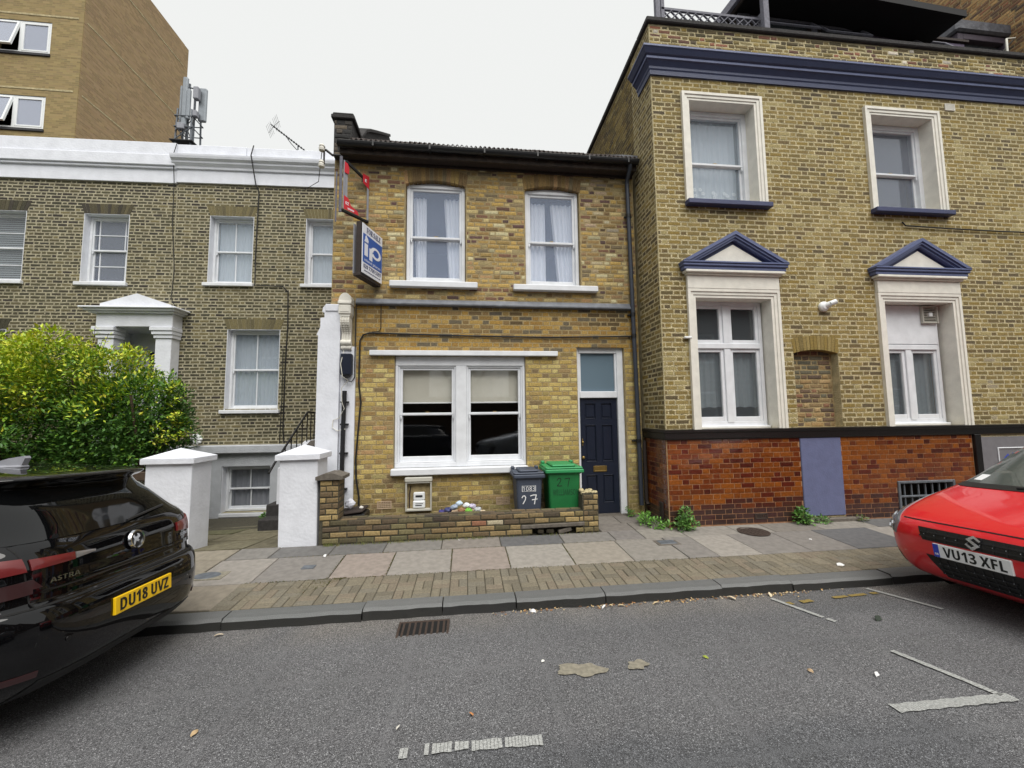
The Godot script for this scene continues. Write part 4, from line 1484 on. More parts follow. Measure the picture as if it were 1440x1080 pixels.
	# painted cornice with a return round the corner
	var prof := [Vector2(0.0, 0.0), Vector2(0.03, 0.0), Vector2(0.035, 0.07), Vector2(0.05, 0.09), Vector2(0.05, 0.13), Vector2(0.1, 0.19), Vector2(0.115, 0.2), Vector2(0.115, 0.245), Vector2(0.15, 0.26), Vector2(0.19, 0.32), Vector2(0.2, 0.33), Vector2(0.2, 0.375), Vector2(0.0, 0.405)]
	var cm := MB.new()
	cm.sweep(prof, [Vector3(0, 7.3, -0.45), Vector3(0, 7.3, 0), Vector3(8.93, 7.3, 0)], [Vector3(-1, 0, 0), Vector3(-1, 0, 1), Vector3(0, 0, 1)])
	var cap_pts := []
	for p in prof:
		cap_pts.append(p)
	cm.prism(cap_pts, 0.0, 0.004, Transform3D(Basis(Vector3(-1, 0, 0), Vector3(0, 1, 0), Vector3(0, 0, -1)), Vector3(0, 7.3, -0.45)))
	var cor := put("cornice", cm, M.navy, h)
	cm = MB.new()
	cm.sweep([Vector2(0.116, 0.198), Vector2(0.124, 0.202), Vector2(0.124, 0.243), Vector2(0.116, 0.247)], [Vector3(0, 7.3, -0.45), Vector3(0, 7.3, 0), Vector3(8.93, 7.3, 0)], [Vector3(-1, 0, 0), Vector3(-1, 0, 1), Vector3(0, 0, 1)])
	cm.sweep([Vector2(0.2, 0.333), Vector2(0.207, 0.336), Vector2(0.207, 0.36), Vector2(0.2, 0.364)], [Vector3(0, 7.3, -0.45), Vector3(0, 7.3, 0), Vector3(8.93, 7.3, 0)], [Vector3(-1, 0, 0), Vector3(-1, 0, 1), Vector3(0, 0, 1)])
	put("cornice_fillet", cm, M.blue_trim, cor)
	# first floor windows with white architraves
	for w in [[0.5, 5.13, 1.94, 7.035], [3.89, 5.14, 5.38, 7.02]]:
		_architrave(h, w[0], w[1], w[2], w[3], 0.135, false)
		var a: float = w[0] + 0.13
		var b: float = w[2] - 0.13
		sash_window(h, a, w[1] + 0.001, b, w[3] - 0.135, -0.2, {fw = 0.085, sw = 0.042, rail = w[1] + 0.82, bottom = 0.07, glass = M.glass_net if w[0] < 2 else M.glass_mid})
		var sm := MB.new()
		sm.bx(Vector3(w[0] - 0.01, w[1] - 0.085, 0.0), Vector3(w[2] + 0.03, w[1] - 0.001, 0.12), 0.01)
		put("window_sill", sm, M.blue_dark, h)
	# ground floor windows: architrave, frieze, pediment
	for w in [[0.44, 2.03], [3.83, 5.43]]:
		var a: float = w[0]
		var b: float = w[1]
		_architrave(h, a, 1.405, b, 3.655, 0.14, true)
		var fr := MB.new()
		fr.bx(Vector3(a, 3.656, 0.0), Vector3(b, 3.87, 0.055), 0.006)
		fr.bx(Vector3(a - 0.02, 3.871, 0.0), Vector3(b + 0.02, 3.9, 0.09), 0.006)
		fr.bx(Vector3(a - 0.055, 3.9, 0.0), Vector3(b + 0.055, 3.945, 0.13), 0.01)
		put("frieze", fr, M.white_stucco, h)
		var m0 := (a + b) / 2
		var l := a - 0.115
		var rr := b + 0.115
		var ped := MB.new()
		ped.bx(Vector3(l + 0.03, 3.946, 0.0), Vector3(rr - 0.03, 4.0, 0.12), 0.008)
		ped.bx(Vector3(l + 0.01, 4.0, 0.0), Vector3(rr - 0.01, 4.045, 0.145), 0.01)
		ped.bx(Vector3(l, 4.045, 0.0), Vector3(rr, 4.075, 0.16), 0.006)
		var pd := put("pediment", ped, M.blue_trim, h)
		var apex := 4.585
		var rk := MB.new()
		for lay_ in [[0.0, 0.05, 0.165], [0.05, 0.085, 0.145], [0.085, 0.118, 0.12]]:
			for s in [0, 1]:
				var e: float = l if s == 0 else rr
				var dx: float = (m0 - e)
				var o0 := Vector2(e, 4.076 - 0.0)
				var k: float = (apex - 4.076) / absf(dx)
				var dn: float = sqrt(1 + k * k)
				var p0 := Vector2(e, 4.076)
				var top0 := Vector2(e + signf(dx) * lay_[0] * dn / k, 4.076)
				var top1 := Vector2(m0, apex - lay_[0] * dn)
				var bot0 := Vector2(e + signf(dx) * lay_[1] * dn / k, 4.076)
				var bot1 := Vector2(m0, apex - lay_[1] * dn)
				rk.prism([top0, bot0, bot1, top1], 0.0, lay_[2])
		put("raking_cornice", rk, M.blue_trim, pd)
		var tri := MB.new()
		var k2: float = (apex - 4.076) / (m0 - l)
		var dn2: float = sqrt(1 + k2 * k2)
		var i0: float = 0.118 * dn2 / k2
		tri.prism([Vector2(l + i0, 4.076), Vector2(rr - i0, 4.076), Vector2(m0, apex - 0.118 * dn2)], 0.0, 0.06)
		put("tympanum", tri, M.blue_dark, pd)
		tri = MB.new()
		var i1: float = 0.172 * dn2 / k2
		tri.prism([Vector2(l + i1, 4.077), Vector2(rr - i1, 4.077), Vector2(m0, apex - 0.172 * dn2)], 0.06, 0.072)
		put("tympanum_panel", tri, M.white_stucco, pd)
	_casement(h, 0.58, 1.87, true)
	_casement(h, 3.97, 5.24, false)
	# dado of glazed bricks, black string course, blocked door panel, cellar grating
	var dt := func(u: float, v: float, r: RandomNumberGenerator) -> Array:
		if u > 2.96 and u < 3.1 and v > 0.55: return [4, 0]
		if v < 0.17: return [8 + r.randi() % 2, 0]
		if v < 0.36 and r.randf() < 0.55: return [6 + r.randi() % 3, 0]
		return [pick(r, [10, 9, 8, 6, 5, 5, 2]), 0]
	var gp := [lin(144, 80, 30), lin(132, 70, 28), lin(118, 58, 26), lin(98, 42, 24), lin(152, 86, 32), lin(112, 58, 32), lin(82, 38, 26), lin(84, 46, 34), lin(74, 46, 42), lin(66, 43, 41)]
	var gh := [R2(2.23, -0.1, 2.955, 1.25), R2(3.925, -0.1, 4.975, 0.5)]
	put("tile_bed", slab(Vector2(0.0, -0.2), Vector2(5.41, 1.25), gh, 0.02, Transform3D(Basis(), Vector3(0, 0, 0.004))), M.grout, h)
	lay(front, Vector2(0.0, -0.06), Vector2(5.4, 1.25), gh, {palette = gp, tone = dt, seed = 25, w = 0.004, called = "glazed_brick", mat = M.glazed, course = 0.0775, unit = 0.228, joint = 0.008, bond = "flemish", rough = 0.0008, tilt = 0.003, proud = 0.0055, wear = 0.3, most = 300, rest = "glazed_brickwork"})
	var gt := func(u: float, v: float, r: RandomNumberGenerator) -> Array:
		return [8 + r.randi() % 2, 0] if v < 0.17 else [pick(r, [4, 6, 9, 9, 1, 9, 6]), 0]
	put("tile_bed", slab(Vector2(5.85, -0.2), Vector2(6.6, 1.25), [], 0.005, flank * Transform3D(Basis(), Vector3(0, 0, 0.0105))), M.grout, h)
	lay(side, Vector2(5.86, -0.06), Vector2(6.59, 1.25), [], {palette = gp, tone = gt, seed = 26, frame = flank, w = 0.0105, called = "glazed_brick", mat = M.glazed, course = 0.0775, unit = 0.228, joint = 0.008, rough = 0.0008, tilt = 0.003, proud = 0.0055, wear = 0.3, most = 100, rest = "glazed_brickwork"})
	var bm := MB.new()
	bm.sweep([Vector2(0.0, 0.0), Vector2(0.035, 0.0), Vector2(0.045, 0.02), Vector2(0.045, 0.1), Vector2(0.06, 0.115), Vector2(0.06, 0.15), Vector2(0.0, 0.162)], [Vector3(0, 1.25, -0.745), Vector3(0, 1.25, 0), Vector3(8.93, 1.25, 0)], [Vector3(-1, 0, 0), Vector3(-1, 0, 1), Vector3(0, 0, 1)])
	put("string_course", bm, M.black_paint, h)
	bm = MB.new()
	bm.bx(Vector3(2.235, 0.01, -0.02), Vector3(2.95, 1.249, 0.022), 0.008)
	put("blocked_door_panel", bm, M.blue_panel, h)
	bm = MB.new()
	bm.bx(Vector3(2.2, -0.13, -0.05), Vector3(3.2, -0.02, 0.07), 0.015)
	put("threshold", bm, M.grey_stone, h)
	var cg := MB.new()
	bars(cg, 3.92, 0.01, 4.98, 0.51, 0.04, -0.06, 0.03, -1.0, 0.006)
	for k in 7:
		cg.bx(Vector3(4.06 + k * 0.13, 0.04, -0.03), Vector3(4.08 + k * 0.13, 0.48, -0.005), 0.004)
	cg.bx(Vector3(3.95, 0.245, -0.012), Vector3(4.95, 0.275, 0.016), 0.005)
	put("cellar_grating", cg, M.galv, h)
	cg = MB.new()
	cg.bx(Vector3(3.9, -0.05, -0.34), Vector3(5.0, 0.55, -0.33))
	cg.bx(Vector3(3.952, 0.022, -0.32), Vector3(3.962, 0.498, -0.061))
	cg.bx(Vector3(4.938, 0.022, -0.32), Vector3(4.948, 0.498, -0.061))
	put("cellar_void", cg, M.gap, h)
	bm = MB.new()
	bm.bx(Vector3(5.412, -0.1, 0.0), Vector3(5.53, 1.249, 0.05), 0.006)
	put("black_pilaster", bm, M.black_paint, h)
	bm = MB.new()
	bm.bx(Vector3(7.6, -0.1, 0.0), Vector3(7.72, 1.249, 0.05), 0.006)
	put("black_pilaster", bm, M.black_paint, h)
	bm = MB.new()
	bm.bx(Vector3(5.531, -0.05, 0.0), Vector3(7.599, 1.2, 0.018), 0.004)
	var gpn := put("grey_panel", bm, M.cabinet_grey, h)
	bm = MB.new()
	bars(bm, 5.86, 0.15, 7.3, 1.02, 0.02, 0.018, 0.032, -1.0, 0.005)
	put("panel_moulding", bm, M.white, gpn)
	var sc := stroke([Vector2(5.98, 0.83), Vector2(6.06, 0.9), Vector2(6.1, 0.8), Vector2(6.16, 0.92), Vector2(6.2, 0.82), Vector2(6.3, 0.9), Vector2(6.28, 0.8), Vector2(6.02, 0.86)], 0.014, 0.0185, 0.0205)
	put("graffiti", sc, M.plate_blue, gpn)
	# iron air grate, plastic vent
	bm = MB.new()
	bars(bm, 1.38, 0.0, 1.6, 0.085, 0.015, 0.0, 0.02)
	for k in 3:
		bm.bx(Vector3(1.39, 0.02 + k * 0.02, 0.0), Vector3(1.59, 0.027 + k * 0.02, 0.016))
	put("air_brick", bm, M.rust_iron, h)
	bm = MB.new()
	bars(bm, 5.56, 7.08, 5.76, 7.21, 0.014, 0.0, 0.02, -1.0, 0.003)
	for k in 9:
		bm.bx(Vector3(5.575 + k * 0.021, 7.09, 0.0), Vector3(5.583 + k * 0.021, 7.2, 0.014))
	for k in 5:
		bm.bx(Vector3(5.57, 7.105 + k * 0.021, 0.0), Vector3(5.75, 7.113 + k * 0.021, 0.015))
	put("wall_vent", bm, M.white_stucco, h)
	# waste pipe and its white overflow at the foot of the corner
	bm = MB.new()
	bm.tube([Vector3(-0.06, 1.2, -0.66), Vector3(-0.06, 0.2, -0.66), Vector3(-0.06, 0.14, -0.6)], 0.03, 10)
	put("waste_pipe", bm, M.timber_dark, h)
	bm = MB.new()
	bm.bx(Vector3(-0.04, 0.0, -0.26), Vector3(-0.007, 0.27, -0.15), 0.01)
	put("meter_flap", bm, M.timber_dark, h)

func _architrave(h: Node3D, u0: float, v0: float, u1: float, v1: float, w: float, tall: bool) -> void:
	var am := MB.new()
	# three fasciae stepping out, mitred at the top
	for st in [[0.0, 0.045, 0.05], [0.045, 0.095, 0.035], [0.095, w, 0.022]]:
		var a: float = st[0]
		var b: float = st[1]
		am.prism([Vector2(u0 + a, v0), Vector2(u0 + b, v0), Vector2(u0 + b, v1 - b), Vector2(u0 + a, v1 - a)], -0.01, st[2])
		am.prism([Vector2(u1 - b, v0), Vector2(u1 - a, v0), Vector2(u1 - a, v1 - a), Vector2(u1 - b, v1 - b)], -0.01, st[2])
		am.prism([Vector2(u0 + b, v1 - b), Vector2(u1 - b, v1 - b), Vector2(u1 - a, v1 - a), Vector2(u0 + a, v1 - a)], -0.01, st[2])
	# plastered reveals
	am.bx(Vector3(u0 + w - 0.03, v0 + 0.001, -0.31), Vector3(u0 + w - 0.001, v1 - w, -0.0105))
	am.bx(Vector3(u1 - w + 0.001, v0 + 0.001, -0.31), Vector3(u1 - w + 0.03, v1 - w, -0.0105))
	am.bx(Vector3(u0 + w - 0.03, v1 - w + 0.001, -0.31), Vector3(u1 - w + 0.03, v1 - w + 0.03, -0.0105))
	put("architrave", am, M.white_stucco, h)

func _casement(h: Node3D, u0: float, u1: float, both: bool) -> void:
	var w := -0.2
	var fm := MB.new()
	bars(fm, u0, 1.42, u1, 3.515, 0.06, w - 0.1, w, 0.1)
	var m0 := (u0 + u1) / 2
	fm.bx(Vector3(m0 - 0.055, 1.5, w - 0.1), Vector3(m0 + 0.055, 2.72, w + 0.012), 0.006)
	fm.bx(Vector3(u0 + 0.06, 2.72, w - 0.1), Vector3(u1 - 0.06, 2.81, w + 0.02), 0.008)
	fm.bx(Vector3(u0 - 0.01, 1.405, w - 0.05), Vector3(u1 + 0.01, 1.45, w + 0.06), 0.008)
	if both:
		fm.bx(Vector3(m0 - 0.055, 2.81, w - 0.1), Vector3(m0 + 0.055, 3.45, w + 0.012), 0.006)
	var win := put("window", fm, M.white, h)
	for s in [[u0 + 0.06, m0 - 0.055], [m0 + 0.055, u1 - 0.06]]:
		var c := MB.new()
		bars(c, s[0], 1.52, s[1], 2.72, 0.055, w - 0.06, w - 0.012, 0.075, 0.005)
		put("casement", c, M.white, win)
		pane(win, s[0] + 0.05, 1.59, s[1] - 0.05, 2.67, w - 0.04, M.glass_grey)
		if both:
			c = MB.new()
			bars(c, s[0], 2.81, s[1], 3.455, 0.055, w - 0.06, w - 0.008, 0.06, 0.005)
			put("casement", c, M.white, win)
			pane(win, s[0] + 0.05, 2.86, s[1] - 0.05, 3.4, w - 0.04, M.glass_grey)
	if not both:
		var b := MB.new()
		b.bx(Vector3(u0 + 0.03, 2.82, w - 0.04), Vector3(u1 - 0.03, 3.5, w + 0.018), 0.004)
		put("white_board", b, M.white, win)
		# extractor fan: square housing, round louvred grille, hub
		var fu := u1 - 0.2
		var fv := 3.34
		b = MB.new()
		bars(b, fu - 0.155, fv - 0.155, fu + 0.155, fv + 0.155, 0.022, w + 0.018, w + 0.07, -1.0, 0.008)
		var fan := put("extractor_fan", b, M.fan_grey, h)
		b = MB.new()
		b.bx(Vector3(fu - 0.14, fv - 0.14, w + 0.018), Vector3(fu + 0.14, fv + 0.14, w + 0.03))
		put("fan_back", b, M.rust_iron, fan)
		for k in 9:
			b = MB.new()
			b.bx(Vector3(fu - 0.13, fv - 0.125 + k * 0.03, w + 0.031), Vector3(fu + 0.13, fv - 0.115 + k * 0.03, w + 0.055))
			put("louvre", b, M.fan_grey, fan)
		b = MB.new()
		b.bx(Vector3(fu - 0.035, fv - 0.035, w + 0.03), Vector3(fu + 0.035, fv + 0.035, w + 0.075), 0.006)
		put("fan_hub", b, M.pvc, fan)

# ---------------------------------------------------------------- set-back terrace on the left (two houses)
const TER := Vector3(0, 0, -3.17)
const TER_TURN := -0.02705

func ter_t() -> Transform3D:
	return Transform3D(Basis(Vector3.UP, TER_TURN), TER)

func terrace() -> void:
	var pal := [lin(112, 106, 84), lin(98, 93, 75), lin(128, 120, 94), lin(88, 84, 70), lin(142, 132, 102), lin(76, 72, 64), lin(118, 110, 86), lin(154, 142, 108)]
	var f := FastNoiseLite.new()
	f.seed = 41
	f.frequency = 0.45
	var tone := func(u: float, v: float, r: RandomNumberGenerator) -> Array:
		var k := pick(r, [12, 12, 9, 9, 5, 4, 8, 3])
		if v > 6.7 and r.randf() < 0.55: k = [3, 5, 1][r.randi() % 3]
		if u > -7.6 and u < -4.2 and f.get_noise_2d(u, v) > -0.05 and r.randf() < 0.35: k = [4, 7, 2][r.randi() % 3]
		var st := 0
		if absf(u + 6.85) < 0.35 and v > 3.4 and v < 4.5 and r.randf() < 0.6: st = 2
		elif u < -7.2 and r.randf() < 0.3: st = 1
		return [k, st]
	for i in pal.size():
		pal[i] = pal[i] * Color(0.6, 0.6, 0.54)
	for side in 2:
		var a := side == 0
		var label := "dark stock brick terraced house with white pedimented porch behind the hedge" if a else "narrow brick terraced house with net curtained windows and grey basement front"
		var h := thing("terraced_house", label, "house", TER, TER_TURN, "terraced houses set back on the left")
		var u0 := -15.5 if a else -6.95
		var u1 := -6.95 if a else -2.26
		var holes := []
		if a:
			holes = [R2(-11.3, 4.88, -10.19, 6.55), R2(-8.96, 4.87, -7.97, 6.53), R2(-11.6, 1.9, -10.4, 3.75), R2(-8.2, -0.6, -7.2, 3.8)]
		else:
			holes = [R2(-6.17, 4.9, -5.16, 6.57), R2(-3.94, 4.9, -2.9, 6.57), R2(-5.66, 1.86, -4.46, 3.78), R2(-5.63, -0.5, -4.56, 0.56)]
		var front := put("wall", slab(Vector2(u0, -0.8), Vector2(u1, 8.2), holes, 0.3), M.mortar_grey, h)
		var bh := []
		for q in holes:
			bh.append(Rect2(q.position, q.size + Vector2(0, 0.25 if q.position.y > 1.0 else 0.0)))
		if a:
			bh[3] = R2(-8.3, -0.8, -6.96, 4.1)
		lay(front, Vector2(u0, 1.06), Vector2(u1, 7.36), bh, {palette = pal, tone = tone, seed = 61 + side, course = 0.0755, unit = 0.222, joint = 0.016, bond = "flemish", rough = 0.0015, proud = 0.0022, wear = 1.0, most = 300, vary = 0.04})
		var heads := [3, 3, 2, 6] if a else [4, 7, 7, 2]
		for q in holes:
			if q.position.y > 1.0:
				arch(front, q.position.x, q.end.x, q.end.y, 0.0, 0.25, 14, 0.09, pal, heads, int(q.position.x * -7.0), 0.0, 0.1, 1 if a else 0)
		# plinth render
		var mb := MB.new()
		if a:
			mb.bx(Vector3(u0, -0.8, 0.0), Vector3(-8.31, 1.04, 0.06))
		else:
			mb.bx(Vector3(u0, -0.8, 0.0), Vector3(-5.63, 0.86, 0.03))
			mb.bx(Vector3(-4.56, -0.8, 0.0), Vector3(u1, 0.86, 0.03))
			mb.bx(Vector3(-5.63, 0.561, 0.0), Vector3(-4.56, 0.86, 0.03))
			mb.bx(Vector3(-5.63, -0.8, 0.0), Vector3(-4.56, -0.501, 0.03))
		var pl := put("plinth", mb, M.opp_brick if a else M.grey_render, h)
		if not a:
			mb = MB.new()
			mb.bx(Vector3(u0, 0.861, 0.0), Vector3(u1, 1.05, 0.16), 0.02)
			put("ledge", mb, M.grey_render, h)
		# white entablature and blocking course
		mb = MB.new()
		if a:
			mb.bx(Vector3(u0, 7.33, 0.0), Vector3(u1, 7.66, 0.05), 0.004)
			mb.bx(Vector3(u0, 7.661, 0.0), Vector3(u1, 7.72, 0.1), 0.01)
			mb.bx(Vector3(u0, 7.721, 0.0), Vector3(u1, 7.99, 0.14), 0.012)
			mb.bx(Vector3(u0, 7.991, -0.12), Vector3(u1, 8.32, 0.1), 0.015)
		else:
			mb.bx(Vector3(u0 + 0.001, 7.36, 0.0), Vector3(u1, 7.68, 0.05), 0.004)
			mb.sweep([Vector2(0.05, 7.681), Vector2(0.09, 7.69), Vector2(0.1, 7.74), Vector2(0.16, 7.8), Vector2(0.165, 7.84), Vector2(0.22, 7.88), Vector2(0.235, 7.93), Vector2(0.24, 7.97), Vector2(0.1, 7.99), Vector2(0.0, 7.99)], [Vector3(u0 - 0.05, 0, 0), Vector3(u1, 0, 0)], [Vector3(0, 0, 1), Vector3(0, 0, 1)])
			mb.prism([Vector2(0.0, 7.681), Vector2(0.05, 7.681), Vector2(0.09, 7.69), Vector2(0.1, 7.74), Vector2(0.16, 7.8), Vector2(0.165, 7.84), Vector2(0.22, 7.88), Vector2(0.24, 7.97), Vector2(0.0, 7.99)], 0.0, 0.004, Transform3D(Basis(Vector3(0, 0, 1), Vector3(0, 1, 0), Vector3(-1, 0, 0)), Vector3(u0 - 0.05, 0, 0)))
			mb.bx(Vector3(u0 + 0.001, 7.991, -0.12), Vector3(-5.36, 8.295, 0.09), 0.012)
			mb.bx(Vector3(-5.352, 7.991, -0.12), Vector3(u1, 8.285, 0.09), 0.012)
		put("entablature", mb, M.white_render, h)
		# windows
		for q in holes:
			if a and q.position.y < 0:
				continue
			var p: Vector2 = q.position
			var e: Vector2 = q.end
			var o := {fw = 0.055, sw = 0.035, bottom = 0.055, catch = false, glass = M.glass_net, rail = p.y + (e.y - p.y) * 0.5}
			if a and p.y > 4 and p.x > -10:
				o.bars = [0.14, 0.86]
				o.across = [0.5]
				o.glass = M.glass_mid
			elif a and p.y > 4:
				o.across = [0.48]
				o.glass = M.glass_grey
			elif p.x < -4.2 or p.x > -3.0:
				o.bars = [0.5]
			if p.y < 0:
				o.glass = M.glass_grey
				o.rail = 0.02
				o.bars = [0.5]
			sash_window(h, p.x + 0.012, p.y + 0.01, e.x - 0.012, e.y - 0.01, -0.14, o)
			var rv := MB.new()
			rv.bx(Vector3(p.x, p.y, -0.29), Vector3(p.x + 0.011, e.y, 0.004))
			rv.bx(Vector3(e.x - 0.011, p.y, -0.29), Vector3(e.x, e.y, 0.004))
			rv.bx(Vector3(p.x + 0.011, e.y - 0.009, -0.29), Vector3(e.x - 0.011, e.y, 0.004))
			put("reveal", rv, M.white_render, h)
			if p.y > 1:
				var sl := MB.new()
				sl.bx(Vector3(p.x - 0.08, p.y - 0.085, -0.12), Vector3(e.x + 0.05, p.y - 0.001, 0.07), 0.01)
				put("window_sill", sl, M.white, h)
			elif not a:
				var sl := MB.new()
				sl.bx(Vector3(p.x - 0.02, p.y - 0.09, -0.12), Vector3(e.x + 0.02, p.y - 0.001, 0.05), 0.01)
				put("window_sill", sl, M.white, h)
		# shell
		var sh := MB.new()
		sh.bx(Vector3(u0, -0.8, -7.0), Vector3(u1, 8.0, -6.75))
		put("rear_wall", sh, M.far_brick, h)
		sh = MB.new()
		sh.bx(Vector3(u0, 7.95, -6.749), Vector3(u1, 8.1, -0.301))
		put("roof", sh, M.roof_felt, h)
		sh = MB.new()
		sh.bx(Vector3(u0, -0.8, -6.749), Vector3(u0 + 0.15, 7.949, -0.301))
		sh.bx(Vector3(u1 - 0.15, -0.8, -6.749), Vector3(u1, 7.949, -0.301))
		put("party_wall", sh, M.far_brick, h)
		sh = MB.new()
		for y in [-0.8, 1.0, 4.3]:
			sh.bx(Vector3(u0 + 0.15, y, -6.749), Vector3(u1 - 0.15, y + 0.2, -0.302))
		sh.bx(Vector3(u0 + 0.15, -0.6, -3.2), Vector3(u1 - 0.15, 7.94, -3.1))
		put("floor", sh, M.room, h)
		if a:
			_porch(h)
	var t := ter_t()
	cloth("net_curtain", "white net in the upper window half hidden by the small brick house", "net curtain", M.net, t, -3.88, 4.95, -2.95, 6.5, -0.3, 7, 0.012)
	cloth("net_curtain", "gathered white net filling the upper window above the tall ground floor sash", "net curtain", M.net, t, -6.1, 4.95, -5.22, 6.5, -0.3, 8, 0.014)
	cloth("net_curtain", "long white lace net behind the tall ground floor sash over the grey ledge", "net curtain", M.net, t, -5.6, 1.92, -4.52, 3.72, -0.3, 9, 0.016)
	cloth("curtain", "grey gathered curtain filling the low basement window between white pillars", "curtain", M.curtain_grey, t, -5.58, -0.46, -4.6, 0.5, -0.3, 8, 0.03)
	# slatted blind in the leftmost upper window
	var b := thing("slatted_blind", "pale horizontal slatted blind lowered in the leftmost upper window", "blind", t * Vector3(-10.75, 4.95, -0.27), TER_TURN)
	for k in 30:
		var sm := MB.new()
		sm.bx(Vector3(-0.5, k * 0.052, -0.012), Vector3(0.5, k * 0.052 + 0.034, -0.008), 0.0, Transform3D(Basis(Vector3.RIGHT, 0.0), Vector3.ZERO))
		put("slat", sm, M.slat_blind, b)
	# thin cables clipped to the brickwork
	var cab := func(_k: int, label: String, pts: Array, r_: float) -> void:
		var m := MB.new()
		var w := []
		for p in pts:
			w.append(t * p)
		m.tube(w, r_, 6)
		tag(put("cable", m, M.cable_black), label, "cable")
	cab.call(0, "black cable down the brickwork right of the upper window with the yellow brick arch", [Vector3(-5.16, 8.3, 0.15), Vector3(-5.15, 7.98, 0.26), Vector3(-5.12, 7.36, 0.07), Vector3(-5.06, 7.2, 0.03), Vector3(-5.08, 5.5, 0.028), Vector3(-5.07, 4.86, 0.028), Vector3(-4.42, 4.83, 0.028), Vector3(-4.3, 4.7, 0.028), Vector3(-4.28, 3.9, 0.03), Vector3(-4.31, 2.8, 0.028), Vector3(-4.31, 1.4, 0.03), Vector3(-4.28, 1.07, 0.03)], 0.013)
	cab.call(0, "thin cable hanging down the wall along the joint between the two set back houses", [Vector3(-6.93, 8.3, 0.12), Vector3(-6.97, 7.98, 0.16), Vector3(-6.98, 7.3, 0.07), Vector3(-7.0, 6.4, 0.028), Vector3(-6.9, 5.2, 0.028), Vector3(-6.93, 4.5, 0.03), Vector3(-6.72, 4.1, 0.03), Vector3(-6.74, 2.4, 0.03)], 0.008)
	cab.call(0, "second thin cable beside the tall ground floor sash window of the narrow house", [Vector3(-4.37, 3.3, 0.03), Vector3(-4.36, 2.2, 0.03), Vector3(-4.38, 1.07, 0.03)], 0.008)
	# white round cowl on the ledge
	var fl := MB.new()
	fl.lathe([Vector2(0.0, 0.0), Vector2(0.11, 0.0), Vector2(0.115, 0.03), Vector2(0.09, 0.06), Vector2(0.0, 0.075)], t * Transform3D(Basis(Vector3.RIGHT, PI / 2), Vector3(-6.1, 1.2, 0.16)), 14)
	for k in 9:
		var a := TAU * k / 9.0
		fl.ball(t * Vector3(-6.1 + cos(a) * 0.1, 1.2 + sin(a) * 0.1, 0.2), Vector3(0.035, 0.035, 0.03), 6, 4)
	tag(put("wall_ornament", fl, M.pvc), "white scalloped round ornament above the grey ledge right of the hedge", "ornament")

func _porch(h: Node3D) -> void:
	var mb := MB.new()
	mb.bx(Vector3(-8.28, 3.76, -0.2), Vector3(-6.67, 4.06, 0.3), 0.01)
	put("porch_frieze", mb, M.white_render, h)
	mb = MB.new()
	mb.bx(Vector3(-8.38, 4.061, 0.0), Vector3(-6.6, 4.1, 0.38), 0.01)
	mb.bx(Vector3(-8.45, 4.101, 0.0), Vector3(-6.55, 4.15, 0.43), 0.012)
	mb.bx(Vector3(-8.52, 4.151, 0.0), Vector3(-6.5, 4.19, 0.48), 0.012)
	put("porch_cornice", mb, M.white_render, h)
	mb = MB.new()
	mb.prism([Vector2(-8.22, 4.191), Vector2(-6.72, 4.191), Vector2(-6.72, 4.27), Vector2(-7.46, 4.53), Vector2(-8.22, 4.29)], 0.0, 0.3)
	put("porch_pediment", mb, M.white_render, h)
	for u in [[-8.28, -7.9], [-7.07, -6.68]]:
		mb = MB.new()
		mb.bx(Vector3(u[0] + 0.03, -0.3, 0.0), Vector3(u[1] - 0.02, 3.5, 0.26), 0.008)
		mb.bx(Vector3(u[0], 3.5, 0.0), Vector3(u[1] + 0.01, 3.58, 0.29), 0.01)
		mb.bx(Vector3(u[0] - 0.03, 3.581, 0.0), Vector3(u[1] + 0.02, 3.665, 0.32), 0.012)
		mb.bx(Vector3(u[0] - 0.06, 3.666, 0.0), Vector3(u[1] + 0.03, 3.759, 0.345), 0.012)
		put("porch_column", mb, M.white_render, h)
	mb = MB.new()
	mb.bx(Vector3(-8.3, -0.3, -1.0), Vector3(-8.2, 3.86, -0.301))
	mb.bx(Vector3(-7.2, -0.3, -1.0), Vector3(-7.1, 3.86, -0.301))
	mb.bx(Vector3(-8.2, 3.76, -1.0), Vector3(-7.2, 3.86, -0.201))
	mb.bx(Vector3(-8.199, -0.3, -0.56), Vector3(-7.201, 3.759, -0.5))
	put("porch_recess", mb, M.white_render, h)
	mb = MB.new()
	bars(mb, -7.7, 0.9, -7.25, 3.3, 0.05, -0.499, -0.45)
	mb.bx(Vector3(-7.65, 0.92, -0.498), Vector3(-7.3, 3.26, -0.47))
	put("door", mb, M.pipe_grey, h)

